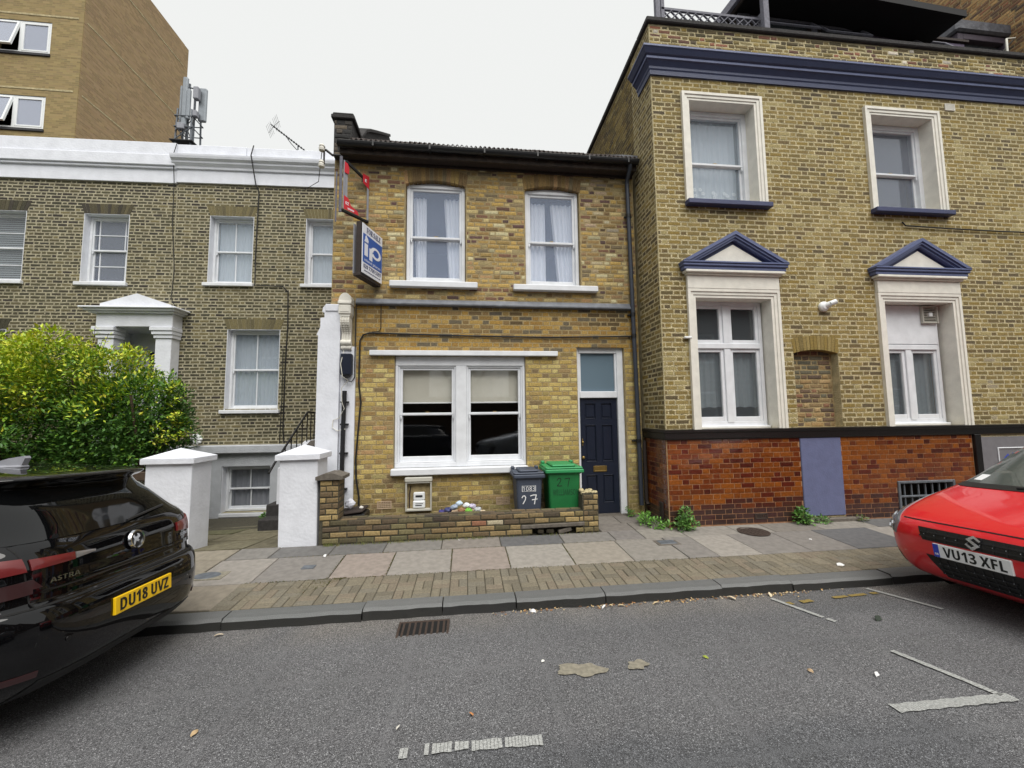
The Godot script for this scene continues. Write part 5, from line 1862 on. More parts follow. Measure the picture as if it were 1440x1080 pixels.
# ---------------------------------------------------------------- tower block behind the terrace
func tower() -> void:
	var h := thing("tower_block", "plain brown brick tower block with white tilting windows above the white parapet", "building", Vector3(-14.05, 0, -8.5))
	var holes := []
	for y in [12.06, 14.95, 17.8]:
		for x in [-2.9, -6.9]:
			holes.append(R2(x, y, x + 1.88, y + 1.25))
	var mb := slab(Vector2(-13, -0.8), Vector2(0, 20.4), holes, 0.3)
	put("wall", mb, M.tower_brick, h)
	mb = MB.new()
	mb.bx(Vector3(-0.3, -0.8, -4.9), Vector3(0.0, 20.4, -0.301))
	mb.bx(Vector3(0.0, -0.8, -4.9), Vector3(0.012, 20.4, -0.02))
	put("side_wall", mb, M.tower_side, h)
	mb = MB.new()
	mb.bx(Vector3(-13, -0.8, -5.2), Vector3(0.0, 20.4, -4.901))
	mb.bx(Vector3(-13, -0.8, -4.9), Vector3(-12.7, 20.4, -0.301))
	put("rear_wall", mb, M.tower_side, h)
	mb = MB.new()
	mb.bx(Vector3(-12.7, 20.0, -4.9), Vector3(-0.301, 20.2, -0.302))
	put("roof", mb, M.roof_felt, h)
	mb = MB.new()
	mb.bx(Vector3(-12.7, -0.7, -2.4), Vector3(-0.301, 19.99, -2.3))
	for y in [11.2, 14.1, 16.9]:
		mb.bx(Vector3(-12.7, y, -2.299), Vector3(-0.301, y + 0.2, -0.302))
	put("floor", mb, M.room, h)
	for y in [13.55, 16.42, 19.25]:
		mb = MB.new()
		mb.bx(Vector3(-13, y, 0.0), Vector3(-0.16, y + 0.07, 0.014), 0.004)
		put("string_course", mb, M.mortar_pale, h)
		mb = MB.new()
		mb.bx(Vector3(0.012, y - 0.03, -4.88), Vector3(0.022, y + 0.03, -0.12), 0.004)
		put("string_course", mb, M.mortar_pale, h)
	for q in holes:
		var p: Vector2 = q.position
		var e: Vector2 = q.end
		mb = MB.new()
		bars(mb, p.x, p.y, e.x, e.y, 0.07, -0.12, -0.02, 0.09)
		mb.bx(Vector3(p.x + 0.84, p.y + 0.05, -0.12), Vector3(p.x + 0.94, e.y - 0.05, -0.022))
		var win := put("window", mb, M.pvc, h)
		mb = MB.new()
		bars(mb, p.x + 0.94, p.y + 0.09, e.x - 0.07, e.y - 0.07, 0.06, -0.09, -0.01, -1.0, 0.006)
		put("sash", mb, M.pvc, win)
		pane(win, p.x + 0.99, p.y + 0.14, e.x - 0.12, e.y - 0.12, -0.04, M.glass_far)
		# top-hung light, tilted open
		var t := Transform3D(Basis(Vector3.RIGHT, -0.22), Vector3(0, e.y - 0.07, -0.02))
		mb = MB.new()
		var hh: float = e.y - p.y - 0.16
		for b in [[p.x + 0.07, p.x + 0.13, -hh, 0.0], [p.x + 0.78, p.x + 0.84, -hh, 0.0], [p.x + 0.13, p.x + 0.78, -0.06, 0.0], [p.x + 0.13, p.x + 0.78, -hh, -hh + 0.06]]:
			mb.bx(Vector3(b[0], b[2], -0.04), Vector3(b[1], b[3], 0.03), 0.005, t)
		put("tilted_sash", mb, M.pvc, win)
		mb = MB.new()
		mb.bx(Vector3(p.x + 0.12, -hh + 0.05, -0.004), Vector3(p.x + 0.79, -0.05, 0.004), 0.0, t)
		put("pane", mb, M.glass_far, win)
		mb = MB.new()
		mb.bx(Vector3(p.x - 0.03, p.y - 0.1, -0.1), Vector3(e.x + 0.03, p.y - 0.002, 0.05), 0.008)
		put("window_sill", mb, M.roof_felt, h)

# ---------------------------------------------------------------- taller neighbour past the pub
func next_building() -> void:
	var h := thing("corner_building", "taller brown brick building whose flank rises behind the roof terrace", "building", Vector3(12.05, 0, 0.9))
	var mb := MB.new()
	mb.bx(Vector3(0.012, -0.4, -4.1), Vector3(8.0, 14.5, 0.0))
	var w := put("wall", mb, M.mortar_sand, h)
	var pal := [lin(166, 128, 88), lin(146, 110, 78), lin(184, 148, 100), lin(126, 96, 74), lin(108, 86, 72), lin(150, 104, 78)]
	var flank := Transform3D(Basis(Vector3(0, 0, 1), Vector3(0, 1, 0), Vector3(-1, 0, 0)), Vector3(0.012, 0, -4.1))
	lay(w, Vector2(0, 8.3), Vector2(4.1, 14.45), [], {palette = pal, tone = func(u, v, r): return [pick(r, [10, 9, 7, 6, 4, 4]), 1 if r.randf() < 0.15 else 0], seed = 71, frame = flank, wear = 1.4, rough = 0.005, vary = 0.06, joint = 0.013, most = 200})
	# satellite dish on the flank
	var d := thing("satellite_dish", "grey satellite dish fixed high on the neighbouring brick flank", "satellite dish", Vector3(11.9, 9.95, -1.75))
	mb = MB.new()
	mb.lathe([Vector2(0.0, 0.0), Vector2(0.1, 0.008), Vector2(0.2, 0.035), Vector2(0.28, 0.075), Vector2(0.285, 0.07), Vector2(0.2, 0.025), Vector2(0.0, -0.01)], Transform3D(Basis(Vector3(0.5, 0, 1).normalized(), 1.25), Vector3(-0.15, 0.1, 0.0)), 20)
	put("dish", mb, M.steel, d)
	mb = MB.new()
	mb.tube([Vector3(0.16, 0.0, 0.0), Vector3(-0.08, 0.0, 0.0), Vector3(-0.12, 0.08, 0.0)], 0.02, 8)
	mb.tube([Vector3(-0.12, 0.0, 0.0), Vector3(-0.38, 0.0, 0.22), Vector3(-0.42, 0.1, 0.28)], 0.012, 6)
	put("bracket", mb, M.galv, d)
	mb = MB.new()
	mb.tube([Vector3(11.8, 9.92, -1.6), Vector3(11.9, 9.75, -1.2), Vector3(11.95, 9.66, -0.7), Vector3(11.95, 9.63, -0.3), Vector3(11.7, 9.6, 0.05), Vector3(11.4, 9.5, 0.1), Vector3(11.38, 9.2, 0.1), Vector3(11.33, 8.4, 0.1)], 0.02, 6)
	tag(put("cable", mb, M.cable_pale), "pale cable looping from the satellite dish down past the dormer", "cable")

# ---------------------------------------------------------------- timber roof terrace on the pub
func roof_terrace() -> void:
	var t := thing("trellis_panel", "weathered diamond trellis panel standing on the parapet at the pub corner", "trellis", Vector3(3.55, 8.0, 0.3))
	var mb := MB.new()
	mb.bx(Vector3(0.0, 1.04, -0.02), Vector3(2.0, 1.09, 0.02), 0.004)
	mb.bx(Vector3(0.0, 0.35, -0.02), Vector3(2.0, 0.4, 0.02), 0.004)
	put("rail", mb, M.timber_grey, t)
	for k in 2:
		for i in 17:
			var x0 := -0.6 + i * 0.16
			var a := Vector2(x0, 0.4) if k == 0 else Vector2(x0 + 0.64, 0.4)
			var b := Vector2(x0 + 0.64, 1.04) if k == 0 else Vector2(x0, 1.04)
			# clip the slat to the frame
			var lo := 0.0
			var hi := 1.0
			for e in [[0.0, 1], [2.0, -1]]:
				var d: float = b.x - a.x
				var tt: float = (e[0] - a.x) / d
				if d * e[1] > 0: lo = maxf(lo, tt)
				else: hi = minf(hi, tt)
			if hi - lo < 0.05:
				continue
			var p := a.lerp(b, lo)
			var q := a.lerp(b, hi)
			mb = MB.new()
			mb.bar(Vector3(p.x, p.y, 0.006 - 0.012 * k), Vector3(q.x, q.y, 0.006 - 0.012 * k), 0.014, 0.03, Vector3(0, 0, 1))
			put("slat", mb, M.timber_grey, t)
	for x in [[-0.06, 1.9, 0.09], [0.03, 1.55, 0.07], [2.03, 1.2, 0.1]]:
		mb = MB.new()
		mb.bx(Vector3(x[0] - x[2] / 2, 0.0, -0.06), Vector3(x[0] + x[2] / 2, x[1], 0.02), 0.006)
		put("post", mb, M.timber_grey, t)
	# lean-to: dark timber room with hopper windows, deep black eaves that fall to the right
	var s := thing("roof_shelter", "dark timber lean-to with deep black eaves and purple boards on the flat roof", "shelter", Vector3(5.4, 8.0, -0.1))
	var lo := [Vector3(-0.2, 1.66, 0.6), Vector3(4.35, 1.37, 0.6), Vector3(4.35, 1.53, -2.6), Vector3(-0.2, 1.68, -2.6)]
	var up := Vector3(0, 0.1, 0)
	mb = MB.new()
	mb.quad(lo[3], lo[2], lo[1], lo[0])
	mb.quad(lo[0] + up, lo[1] + up, lo[2] + up, lo[3] + up)
	for i in 4:
		mb.quad(lo[i], lo[(i + 1) % 4], lo[(i + 1) % 4] + up, lo[i] + up)
	put("roof", mb, M.timber_black, s)
	mb = MB.new()
	mb.bar(lo[0] + Vector3(-0.02, 0.05, 0.02), lo[1] + Vector3(0.02, 0.05, 0.02), 0.035, 0.13)
	put("fascia_board", mb, M.timber_black, s)
	mb = MB.new()
	mb.bar(Vector3(-0.85, 0.9, -0.5), Vector3(-0.05, 1.8, 0.5), 0.09, 0.14, Vector3.UP, 0.005)
	put("brace", mb, M.timber_grey, s)
	mb = MB.new()
	mb.bar(Vector3(-0.7, 0.9, -0.6), Vector3(-0.08, 1.64, 0.4), 0.05, 0.1, Vector3.UP, 0.005)
	put("brace", mb, M.timber_dark, s)
	mb = MB.new()
	mb.bx(Vector3(0.05, 0.0, 0.5), Vector3(0.16, 1.66, 0.59), 0.006)
	put("post", mb, M.timber_grey, s)
	mb = MB.new()
	mb.bx(Vector3(0.0, 0.0, -2.5), Vector3(5.3, 1.5, -2.4))
	mb.bx(Vector3(0.0, 0.0, -2.4), Vector3(0.06, 1.64, -0.06))
	mb.bx(Vector3(5.24, 0.0, -2.4), Vector3(5.3, 1.5, -0.06))
	mb.bx(Vector3(4.3, 1.51, -2.4), Vector3(5.3, 1.56, 0.05))
	put("rear_wall", mb, M.timber_dark, s)
	for w in [[0.25, 1.6, 1.62], [1.75, 2.75, 1.58], [3.95, 4.75, 1.5]]:
		mb = MB.new()
		bars(mb, w[0], 0.6, w[1], w[2], 0.06, -0.06, 0.02, -1.0, 0.006)
		put("window_frame", mb, M.timber_dark, s)
		pane(s, w[0] + 0.06, 0.65, w[1] - 0.06, w[2] - 0.06, -0.02, M.glass_grey)
		mb = MB.new()
		var tl := Transform3D(Basis(Vector3.RIGHT, -0.55), Vector3(0, w[2] - 0.05, 0.02))
		for b in [[w[0], w[0] + 0.05, -0.4, 0.0], [w[1] - 0.05, w[1], -0.4, 0.0], [w[0] + 0.05, w[1] - 0.05, -0.4, -0.34], [w[0] + 0.05, w[1] - 0.05, -0.04, 0.0]]:
			mb.bx(Vector3(b[0], b[2], -0.018), Vector3(b[1], b[3], 0.018), 0.004, tl)
		put("hopper_frame", mb, M.timber_grey, s)
	for p in [[0.0, 0.25], [1.6, 1.75], [2.75, 3.95], [4.75, 5.24]]:
		for k in 8:
			mb = MB.new()
			mb.bx(Vector3(p[0] + 0.002, 0.6 + k * 0.13, -0.05), Vector3(p[1] - 0.002, 0.715 + k * 0.13, 0.012 + (0.012 if k % 2 else 0.0)), 0.006)
			if 0.715 + k * 0.13 < 1.66 - 0.03 * p[1]:
				put("board", mb, M.purple_board if p[0] > 2 else M.timber_grey, s)
	mb = MB.new()
	mb.bx(Vector3(0.0, 0.0, -0.06), Vector3(5.24, 0.599, 0.0))
	put("base_wall", mb, M.timber_dark, s)
	# lead-clad dormer at the right
	var d := thing("lead_dormer", "grey lead clad dormer with purple window frame at the right roof edge", "dormer", Vector3(10.75, 8.0, -0.35))
	mb = MB.new()
	mb.bx(Vector3(-0.08, 1.96, -2.0), Vector3(1.5, 2.24, 0.16), 0.04)
	put("lead_roof", mb, M.lead_dark, d)
	mb = MB.new()
	mb.bx(Vector3(1.35, 0.0, -2.0), Vector3(1.5, 1.959, 0.12), 0.02)
	put("cheek", mb, M.lead_dark, d)
	mb = MB.new()
	bars(mb, 0.0, 0.3, 1.34, 1.95, 0.14, -0.05, 0.1, -1.0, 0.01)
	put("window_frame", mb, M.purple_dark, d)
	pane(d, 0.12, 0.4, 1.22, 1.83, 0.0, M.glass_grey)
	mb = MB.new()
	mb.bx(Vector3(0.0, 0.0, -1.9), Vector3(0.06, 1.95, -0.06))
	mb.bx(Vector3(0.06, 0.0, -1.9), Vector3(1.34, 1.95, -1.8))
	mb.bx(Vector3(0.06, 0.0, -0.06), Vector3(1.34, 0.299, 0.06))
	put("inner_wall", mb, M.purple_dark, d)
	mb = MB.new()
	mb.bx(Vector3(0.3, 1.62, -0.6), Vector3(1.0, 1.67, -0.15))
	put("pale_board", mb, M.white_stucco, d)

# ---------------------------------------------------------------- across the street (seen in the window panes only)
func opposite_side() -> void:
	for k in 2:
		var x: float = [-9.2, 9.5][k]
		var h := thing("opposite_house", ["dark brick house across the street opposite the hedge", "dark brick house across the street opposite the former pub"][k], "house", Vector3(x, 0, 12.6), PI)
		var holes := []
		for u in [-5.2, -2.0, 1.2, 4.4]:
			holes.append(R2(u - 0.55, 1.0, u + 0.55, 2.7))
			holes.append(R2(u - 0.55, 4.1, u + 0.55, 5.6))
		put("wall", slab(Vector2(-6.8, -0.3), Vector2(6.8, 7.2), holes, 0.3), M.opp_brick, h)
		var mb := MB.new()
		mb.bx(Vector3(-6.8, -0.3, -6), Vector3(6.8, 7.2, -5.7))
		mb.bx(Vector3(-6.8, -0.3, -5.7), Vector3(-6.5, 7.2, -0.301))
		mb.bx(Vector3(6.5, -0.3, -5.7), Vector3(6.8, 7.2, -0.301))
		put("rear_wall", mb, M.opp_brick, h)
		mb = MB.new()
		mb.bx(Vector3(-6.9, 7.2, -6.1), Vector3(6.9, 7.4, 0.15), 0.02)
		put("roof", mb, M.roof_felt, h)
		for q in holes:
			sash_window(h, q.position.x + 0.01, q.position.y, q.end.x - 0.01, q.end.y, -0.1, {catch = false})
	var w := thing("opposite_garden_wall", "dark brick garden wall between the two houses across the street", "wall", Vector3(0.15, 0, 12.8))
	var mb := MB.new()
	mb.bx(Vector3(-2.5, -0.3, -0.12), Vector3(2.5, 2.5, 0.12))
	put("wall", mb, M.opp_brick, w)
	mb = MB.new()
	mb.bx(Vector3(-2.5, 2.5, -0.16), Vector3(2.5, 2.58, 0.16), 0.02)
	put("coping", mb, M.soot_stone, w)
	var r := RandomNumberGenerator.new()
	r.seed = 99
	var t := thing("garden_tree", "broad dark green tree behind the garden wall across the street", "tree", Vector3(-0.3, -0.2, 16.0))
	mb = MB.new()
	mb.tube([Vector3(0, 0, 0), Vector3(0.05, 1.5, 0), Vector3(-0.1, 3.2, 0.1)], 0.16, 8)
	for k in 5:
		var a := TAU * k / 5.0
		mb.tube([Vector3(-0.05, 2.6, 0), Vector3(cos(a) * 0.7, 3.6, sin(a) * 0.7), Vector3(cos(a) * 1.3, 4.4, sin(a) * 1.2)], 0.06, 6)
	put("trunk", mb, M.bark, t)
	var spots := []
	for k in 9:
		spots.append([Vector3(r.randf_range(-1.5, 1.5), r.randf_range(3.4, 5.2), r.randf_range(-1.2, 1.2)), r.randf_range(0.6, 1.1)])
	leaves(t, "crown", spots, 4200, 0.11, [Color(0.045, 0.09, 0.02), Color(0.06, 0.12, 0.03), Color(0.035, 0.07, 0.02)], r)

# leaf-sized faces spread through the given balls, denser towards their skins
func leaf_mesh(narrow := 0.42) -> ArrayMesh:
	var mb := MB.new()
	var a := Vector3(0, 0, 0)
	var l := Vector3(-narrow / 2, 0.06, 0.5)
	var r_ := Vector3(narrow / 2, 0.06, 0.5)
	var e := Vector3(0, -0.06, 1.0)
	var m := Vector3(0, 0.0, 0.5)
	mb.tri(a, m, l)
	mb.tri(a, r_, m)
	mb.tri(l, m, e)
	mb.tri(m, r_, e)
	return mb.mesh()

func leaves(parent: Node3D, called: String, balls: Array, count: int, size: float, cols: Array, r: RandomNumberGenerator, col_fn = null, narrow := 0.42) -> MultiMeshInstance3D:
	var mm := MultiMesh.new()
	mm.transform_format = MultiMesh.TRANSFORM_3D
	mm.use_colors = true
	mm.mesh = leaf_mesh(narrow)
	mm.instance_count = count
	var total := 0.0
	for b in balls:
		total += pow(b[1], 2.0)
	for i in count:
		var x := r.randf() * total
		var b: Array = balls[0]
		for q in balls:
			x -= pow(q[1], 2.0)
			if x <= 0.0:
				b = q
				break
		var d := Vector3(r.randfn(), r.randfn(), r.randfn()).normalized()
		var p: Vector3 = b[0] + d * b[1] * pow(r.randf(), 0.35) * Vector3(1, b[2] if b.size() > 2 else 0.85, 1)
		var fwd := (d + Vector3(r.randf_range(-0.9, 0.9), r.randf_range(-0.3, 0.7), r.randf_range(-0.9, 0.9))).normalized()
		var up := Vector3(r.randf_range(-0.6, 0.6), 1, r.randf_range(-0.6, 0.6))
		var xax := up.cross(fwd).normalized()
		var s := size * r.randf_range(0.65, 1.25)
		mm.set_instance_transform(i, Transform3D(Basis(xax * s, fwd.cross(xax) * s, fwd * s), p))
		var c: Color = cols[r.randi() % cols.size()]
		if col_fn != null:
			c = col_fn.call(p, r)
		mm.set_instance_color(i, c * r.randf_range(0.8, 1.2))
	var o := MultiMeshInstance3D.new()
	o.multimesh = mm
	o.material_override = M.leaf
	o.name = called
	parent.add_child(o, true)
	o.set_meta("kind", "stuff")
	return o

# the street goes on both ways: plain terraces that close the view along it (seen in car paint and panes)
func street_ends() -> void:
	var rows := [[22.0, 46.0, 0.8, -1], [47.0, 72.0, 0.8, -1], [17.2, 44.0, 12.6, 1], [45.0, 72.0, 12.6, 1], [-42.0, -16.4, -2.6, -1], [-44.0, -16.8, 12.6, 1]]
	var names := ["next along the kerb past the corner building", "farthest along the kerb past the corner building", "across the street right of the dark brick houses", "farthest right across the street", "left of the set back terrace", "farthest left across the street"]
	for i in rows.size():
		var q: Array = rows[i]
		var h := thing("distant_terrace", "plain dark brick terrace " + names[i], "building", Vector3((q[0] + q[1]) / 2, 0, q[2]), PI if q[3] > 0 else 0.0)
		var w: float = (q[1] - q[0]) / 2
		var holes := []
		var u := -w + 1.5
		while u < w - 1.2:
			holes.append(R2(u, 1.0, u + 1.0, 2.8))
			holes.append(R2(u, 4.2, u + 1.0, 5.9))
			u += 2.9
		put("wall", slab(Vector2(-w, -0.3), Vector2(w, 8.6), holes, 0.3), M.opp_brick, h)
		var mb := MB.new()
		mb.bx(Vector3(-w, -0.3, -6), Vector3(w, 8.6, -5.7))
		mb.bx(Vector3(-w, -0.3, -5.7), Vector3(-w + 0.3, 8.6, -0.301))
		mb.bx(Vector3(w - 0.3, -0.3, -5.7), Vector3(w, 8.6, -0.301))
		mb.bx(Vector3(-w, 8.6, -6), Vector3(w, 8.8, 0.1))
		put("shell", mb, M.opp_brick, h)
		for k in holes:
			mb = MB.new()
			bars(mb, k.position.x, k.position.y, k.end.x, k.end.y, 0.07, -0.2, -0.1)
			mb.bx(Vector3(k.position.x, (k.position.y + k.end.y) / 2 - 0.03, -0.19), Vector3(k.end.x, (k.position.y + k.end.y) / 2 + 0.03, -0.11))
			put("window", mb, M.white, h)
	for i in 2:
		var x: float = [78.0, -50.0][i]
		var h := thing("end_building", ["brown brick block closing the right end of the street", "brown brick block closing the left end of the street"][i], "building", Vector3(x, 0, 5.0))
		var mb := MB.new()
		mb.bx(Vector3(-3, -0.3, -14), Vector3(3, 11, 14))
		put("wall", mb, M.opp_brick, h)

# ---------------------------------------------------------------- front garden of the middle house
func front_garden() -> void:
	var w := thing("garden_wall", "low worn brick garden wall with a broken gap near its right pier", "garden wall", Vector3(0, 0, 0.8))
	var mb := MB.new()
	mb.bx(Vector3(-1.98, -0.3, -0.215), Vector3(0.9, 0.245, -0.004))
	mb.bx(Vector3(0.9, 0.02, -0.215), Vector3(1.69, 0.245, -0.004))
	mb.bx(Vector3(0.9, -0.3, -0.215), Vector3(1.69, 0.019, -0.14))
	mb.bx(Vector3(1.69, -0.3, -0.215), Vector3(1.93, 0.5, -0.004))
	mb.bx(Vector3(-2.02, -0.3, -0.26), Vector3(-1.77, 0.8, -0.004))
	var core := put("wall", mb, M.bedding, w)
	var pal := [lin(150, 130, 92), lin(132, 112, 80), lin(112, 96, 72), lin(166, 144, 100), lin(96, 84, 66), lin(150, 106, 82), lin(186, 176, 150), lin(124, 116, 84)]
	var tone := func(u: float, v: float, r: RandomNumberGenerator) -> Array:
		var k := pick(r, [8, 10, 10, 5, 6, 1, 1, 9])
		if u > 0.1 and u < 0.6 and v > 0.09 and v < 0.18 and r.randf() < 0.8: k = [6, 5][r.randi() % 2]
		var st := 0
		if v > 0.17 and r.randf() < 0.6: st = [1, 1, 2][r.randi() % 3]
		elif v < 0.02 and r.randf() < 0.6: st = 4
		elif r.randf() < 0.4: st = [1, 4][r.randi() % 2]
		if u > 1.3: k = [0, 3, 3, 1][r.randi() % 4]
		return [k, st]
	lay(core, Vector2(-1.98, -0.065), Vector2(1.7, 0.25), [R2(0.93, -0.1, 1.58, 0.015), R2(0.76, 0.015, 1.72, 0.09)], {palette = pal, tone = tone, seed = 81, course = 0.078, unit = 0.228, bond = "stretcher", joint = 0.012, rough = 0.005, tilt = 0.015, wobble = 0.003, vary = 0.06, wear = 1.6})
	lay(core, Vector2(1.7, -0.065), Vector2(1.93, 0.48), [], {palette = pal, tone = tone, seed = 82, course = 0.078, unit = 0.15, bond = "stretcher", joint = 0.012, rough = 0.006, tilt = 0.02, wear = 1.6})
	lay(core, Vector2(-2.02, 0.25), Vector2(-1.77, 0.8), [], {palette = pal, tone = func(u, v, r): return [[0, 3, 1, 2][r.randi() % 4], 1 if v < 0.4 and r.randf() < 0.5 else 0], seed = 83, course = 0.078, unit = 0.165, bond = "stretcher", joint = 0.012, rough = 0.005, tilt = 0.015, wear = 1.4})
	lay(core, Vector2(-1.98, 0.0), Vector2(1.7, 0.215), [], {palette = pal, tone = func(u, v, r): return [[1, 2, 4, 7][r.randi() % 4], [1, 2, 4, 1][r.randi() % 4]], seed = 84, frame = Transform3D(Basis(Vector3(1, 0, 0), Vector3(0, 0, -1), Vector3(0, 1, 0)), Vector3(0, 0.247, 0)), course = 0.107, unit = 0.228, bond = "stretcher", rough = 0.005, tilt = 0.01, wear = 1.6})
	# inner and side faces of the piers
	lay(core, Vector2(0, 0.25), Vector2(0.24, 0.8), [], {palette = pal, tone = func(u, v, r): return [[0, 1, 2][r.randi() % 3], 1], seed = 85, frame = Transform3D(Basis(Vector3(0, 0, -1), Vector3(0, 1, 0), Vector3(1, 0, 0)), Vector3(-1.774, 0, 0)), course = 0.078, unit = 0.22, bond = "stretcher", wear = 1.4})
	mb = MB.new()
	mb.prism([Vector2(-2.07, 0.805), Vector2(-1.71, 0.805), Vector2(-1.71, 0.85), Vector2(-1.85, 0.895), Vector2(-1.93, 0.895), Vector2(-2.07, 0.85)], -0.29, 0.04)
	put("coping", mb, M.grey_stone, w)
	mb = MB.new()
	for i in 9:
		mb.ball(Vector3(1.72 + (i % 5) * 0.045, 0.485 + 0.012 * (i % 3), -0.05 - 0.1 * (i / 5)), Vector3(0.04, 0.03 + 0.008 * (i % 2), 0.05), 7, 5)
	put("mortar_lump", mb, M.mortar_pale, w)
	mb = MB.new()
	mb.bx(Vector3(0.77, 0.02, -0.16), Vector3(1.72, 0.078, 0.012), 0.01, Transform3D(Basis(Vector3(0, 0, 1), 0.012), Vector3(0, -0.012, 0)))
	put("concrete_strip", mb, M.grey_stone, w)
	for q in [[1.06, 0.09], [1.2, 0.11], [1.42, 0.2]]:
		mb = MB.new()
		mb.bx(Vector3(-q[1] / 2, -0.035, -0.08), Vector3(q[1] / 2, 0.025, 0.02), 0.012, Transform3D(Basis(Vector3(0, 0, 1), q[0] - 1.2), Vector3(q[0], -0.03, -0.03)))
		put("loose_brick", mb, M.earth if q[0] < 1.3 else M.grey_stone, w)
	mb = MB.new()
	mb.bx(Vector3(-2.0, -0.3, 0.06), Vector3(1.9, -0.14, 0.58))
	struct("front_yard", mb, M.bedding)
	# gas meter in its doorless box
	var g := thing("gas_meter_box", "doorless grey gas meter box with white meter under the wide window", "meter box", Vector3(-0.775, 0.42, 0.0))
	mb = MB.new()
	bars(mb, -0.205, -0.255, 0.205, 0.2, 0.022, -0.12, 0.085, 0.03, 0.004)
	mb.bx(Vector3(-0.215, 0.2, -0.1), Vector3(0.215, 0.275, 0.1), 0.012)
	put("cabinet", mb, M.fan_grey, g)
	mb = MB.new()
	mb.bx(Vector3(-0.185, -0.24, -0.12), Vector3(0.185, 0.19, -0.1))
	put("back_board", mb, M.curtain_grey, g)
	mb = MB.new()
	mb.bx(Vector3(-0.09, -0.215, -0.09), Vector3(0.1, -0.1, 0.06), 0.012)
	mb.bx(Vector3(-0.085, -0.095, -0.09), Vector3(0.095, 0.03, 0.045), 0.014)
	put("meter", mb, M.pvc, g)
	mb = MB.new()
	mb.bx(Vector3(-0.05, -0.045, 0.045), Vector3(0.06, -0.015, 0.05))
	mb.bx(Vector3(-0.05, -0.18, 0.06), Vector3(0.05, -0.165, 0.0615))
	mb.bx(Vector3(-0.05, -0.15, 0.06), Vector3(0.07, -0.14, 0.0615))
	put("dial", mb, M.black_plastic, g)
	mb = MB.new()
	mb.tube([Vector3(-0.06, 0.03, -0.03), Vector3(-0.06, 0.1, -0.03), Vector3(-0.1, 0.13, -0.03), Vector3(-0.17, 0.13, -0.03)], 0.013, 8)
	mb.tube([Vector3(0.07, 0.03, -0.03), Vector3(0.07, 0.12, -0.03), Vector3(0.17, 0.13, -0.03)], 0.013, 8)
	mb.tube([Vector3(-0.15, -0.24, 0.0), Vector3(-0.15, 0.0, 0.0), Vector3(-0.13, 0.12, 0.0)], 0.011, 8)
	put("pipe", mb, M.rust_iron, g)
	# wheeled bins
	_bin(Vector3(0.93, -0.14, 0.36), 0.46, 0.5, 0.98, M.bin_grey, M.bin_grey, "grey wheeled bin with white 27 and a stencilled box, left of the green bin", 0)
	_bin(Vector3(1.475, -0.14, 0.35), 0.57, 0.6, 1.05, M.bin_green, M.bin_green_lid, "green wheeled bin with light green lid and black 27, beside the navy door", 1)
	# black recycling crate, bag on it
	var c := thing("recycling_crate", "black plastic crate behind the left end of the low garden wall", "crate", Vector3(-1.64, -0.14, 0.36))
	mb = MB.new()
	mb.bx(Vector3(-0.17, 0.0, -0.17), Vector3(0.15, 0.4, 0.17), 0.02)
	put("box", mb, M.black_plastic, c)
	mb = MB.new()
	mb.bx(Vector3(-0.19, 0.4, -0.19), Vector3(0.18, 0.44, 0.19), 0.015, Transform3D(Basis(Vector3(0, 0, 1), 0.12), Vector3.ZERO))
	put("lid", mb, M.timber_dark, c)
	_crumple("rubbish_bag", "crumpled white bag lying on the black crate by the brick pier", "bag", Vector3(-1.74, 0.38, 0.36), Vector3(0.1, 0.1, 0.09), Color(0.72, 0.74, 0.82), 5)
	_crumple("paper_scrap", "small white scrap of paper on the black crate right of the bag", "paper", Vector3(-1.56, 0.33, 0.42), Vector3(0.04, 0.03, 0.04), Color(0.7, 0.68, 0.64), 6)
	# heap of packaging behind the wall
	var heap := thing("cardboard_box", "flattened brown box under the heap of wrappers behind the garden wall", "box", Vector3(-0.1, -0.14, 0.33))
	mb = MB.new()
	mb.bx(Vector3(-0.32, 0.0, -0.16), Vector3(0.32, 0.33, 0.16), 0.01)
	put("carton", mb, M.terracotta, heap)
	var bits := [[-0.42, 0.21, "blue and purple crisp packet at the left end of the heap", Color(0.05, 0.04, 0.18)], [-0.32, 0.25, "dark blue wrapper with white flecks on the heap, second from its left end", Color(0.04, 0.05, 0.16)], [-0.22, 0.3, "grey blue carton standing up in the middle of the heap", Color(0.3, 0.36, 0.46)], [-0.14, 0.33, "pale blue packet on top of the heap of wrappers", Color(0.5, 0.62, 0.74)], [-0.1, 0.24, "brown and orange wrapper low in the heap", Color(0.28, 0.14, 0.07)], [0.02, 0.24, "bright green packet in the heap of wrappers", Color(0.16, 0.45, 0.04)], [0.08, 0.28, "white and purple packet leaning over the green packet", Color(0.5, 0.46, 0.6)], [0.17, 0.24, "silver grey packet near the right end of the heap", Color(0.42, 0.44, 0.46)], [0.25, 0.2, "cream wrapper at the right end of the heap", Color(0.6, 0.5, 0.34)], [-0.02, 0.3, "white carton behind the green packet in the heap", Color(0.7, 0.72, 0.76)]]
	for i in bits.size():
		var b: Array = bits[i]
		_crumple("wrapper", b[2], "wrapper", Vector3(b[0] * 0.92, b[1] - 0.01, 0.36 + 0.05 * (i % 3)), Vector3(0.075, 0.055, 0.06), b[3], 20 + i, "wrappers heaped behind the garden wall")

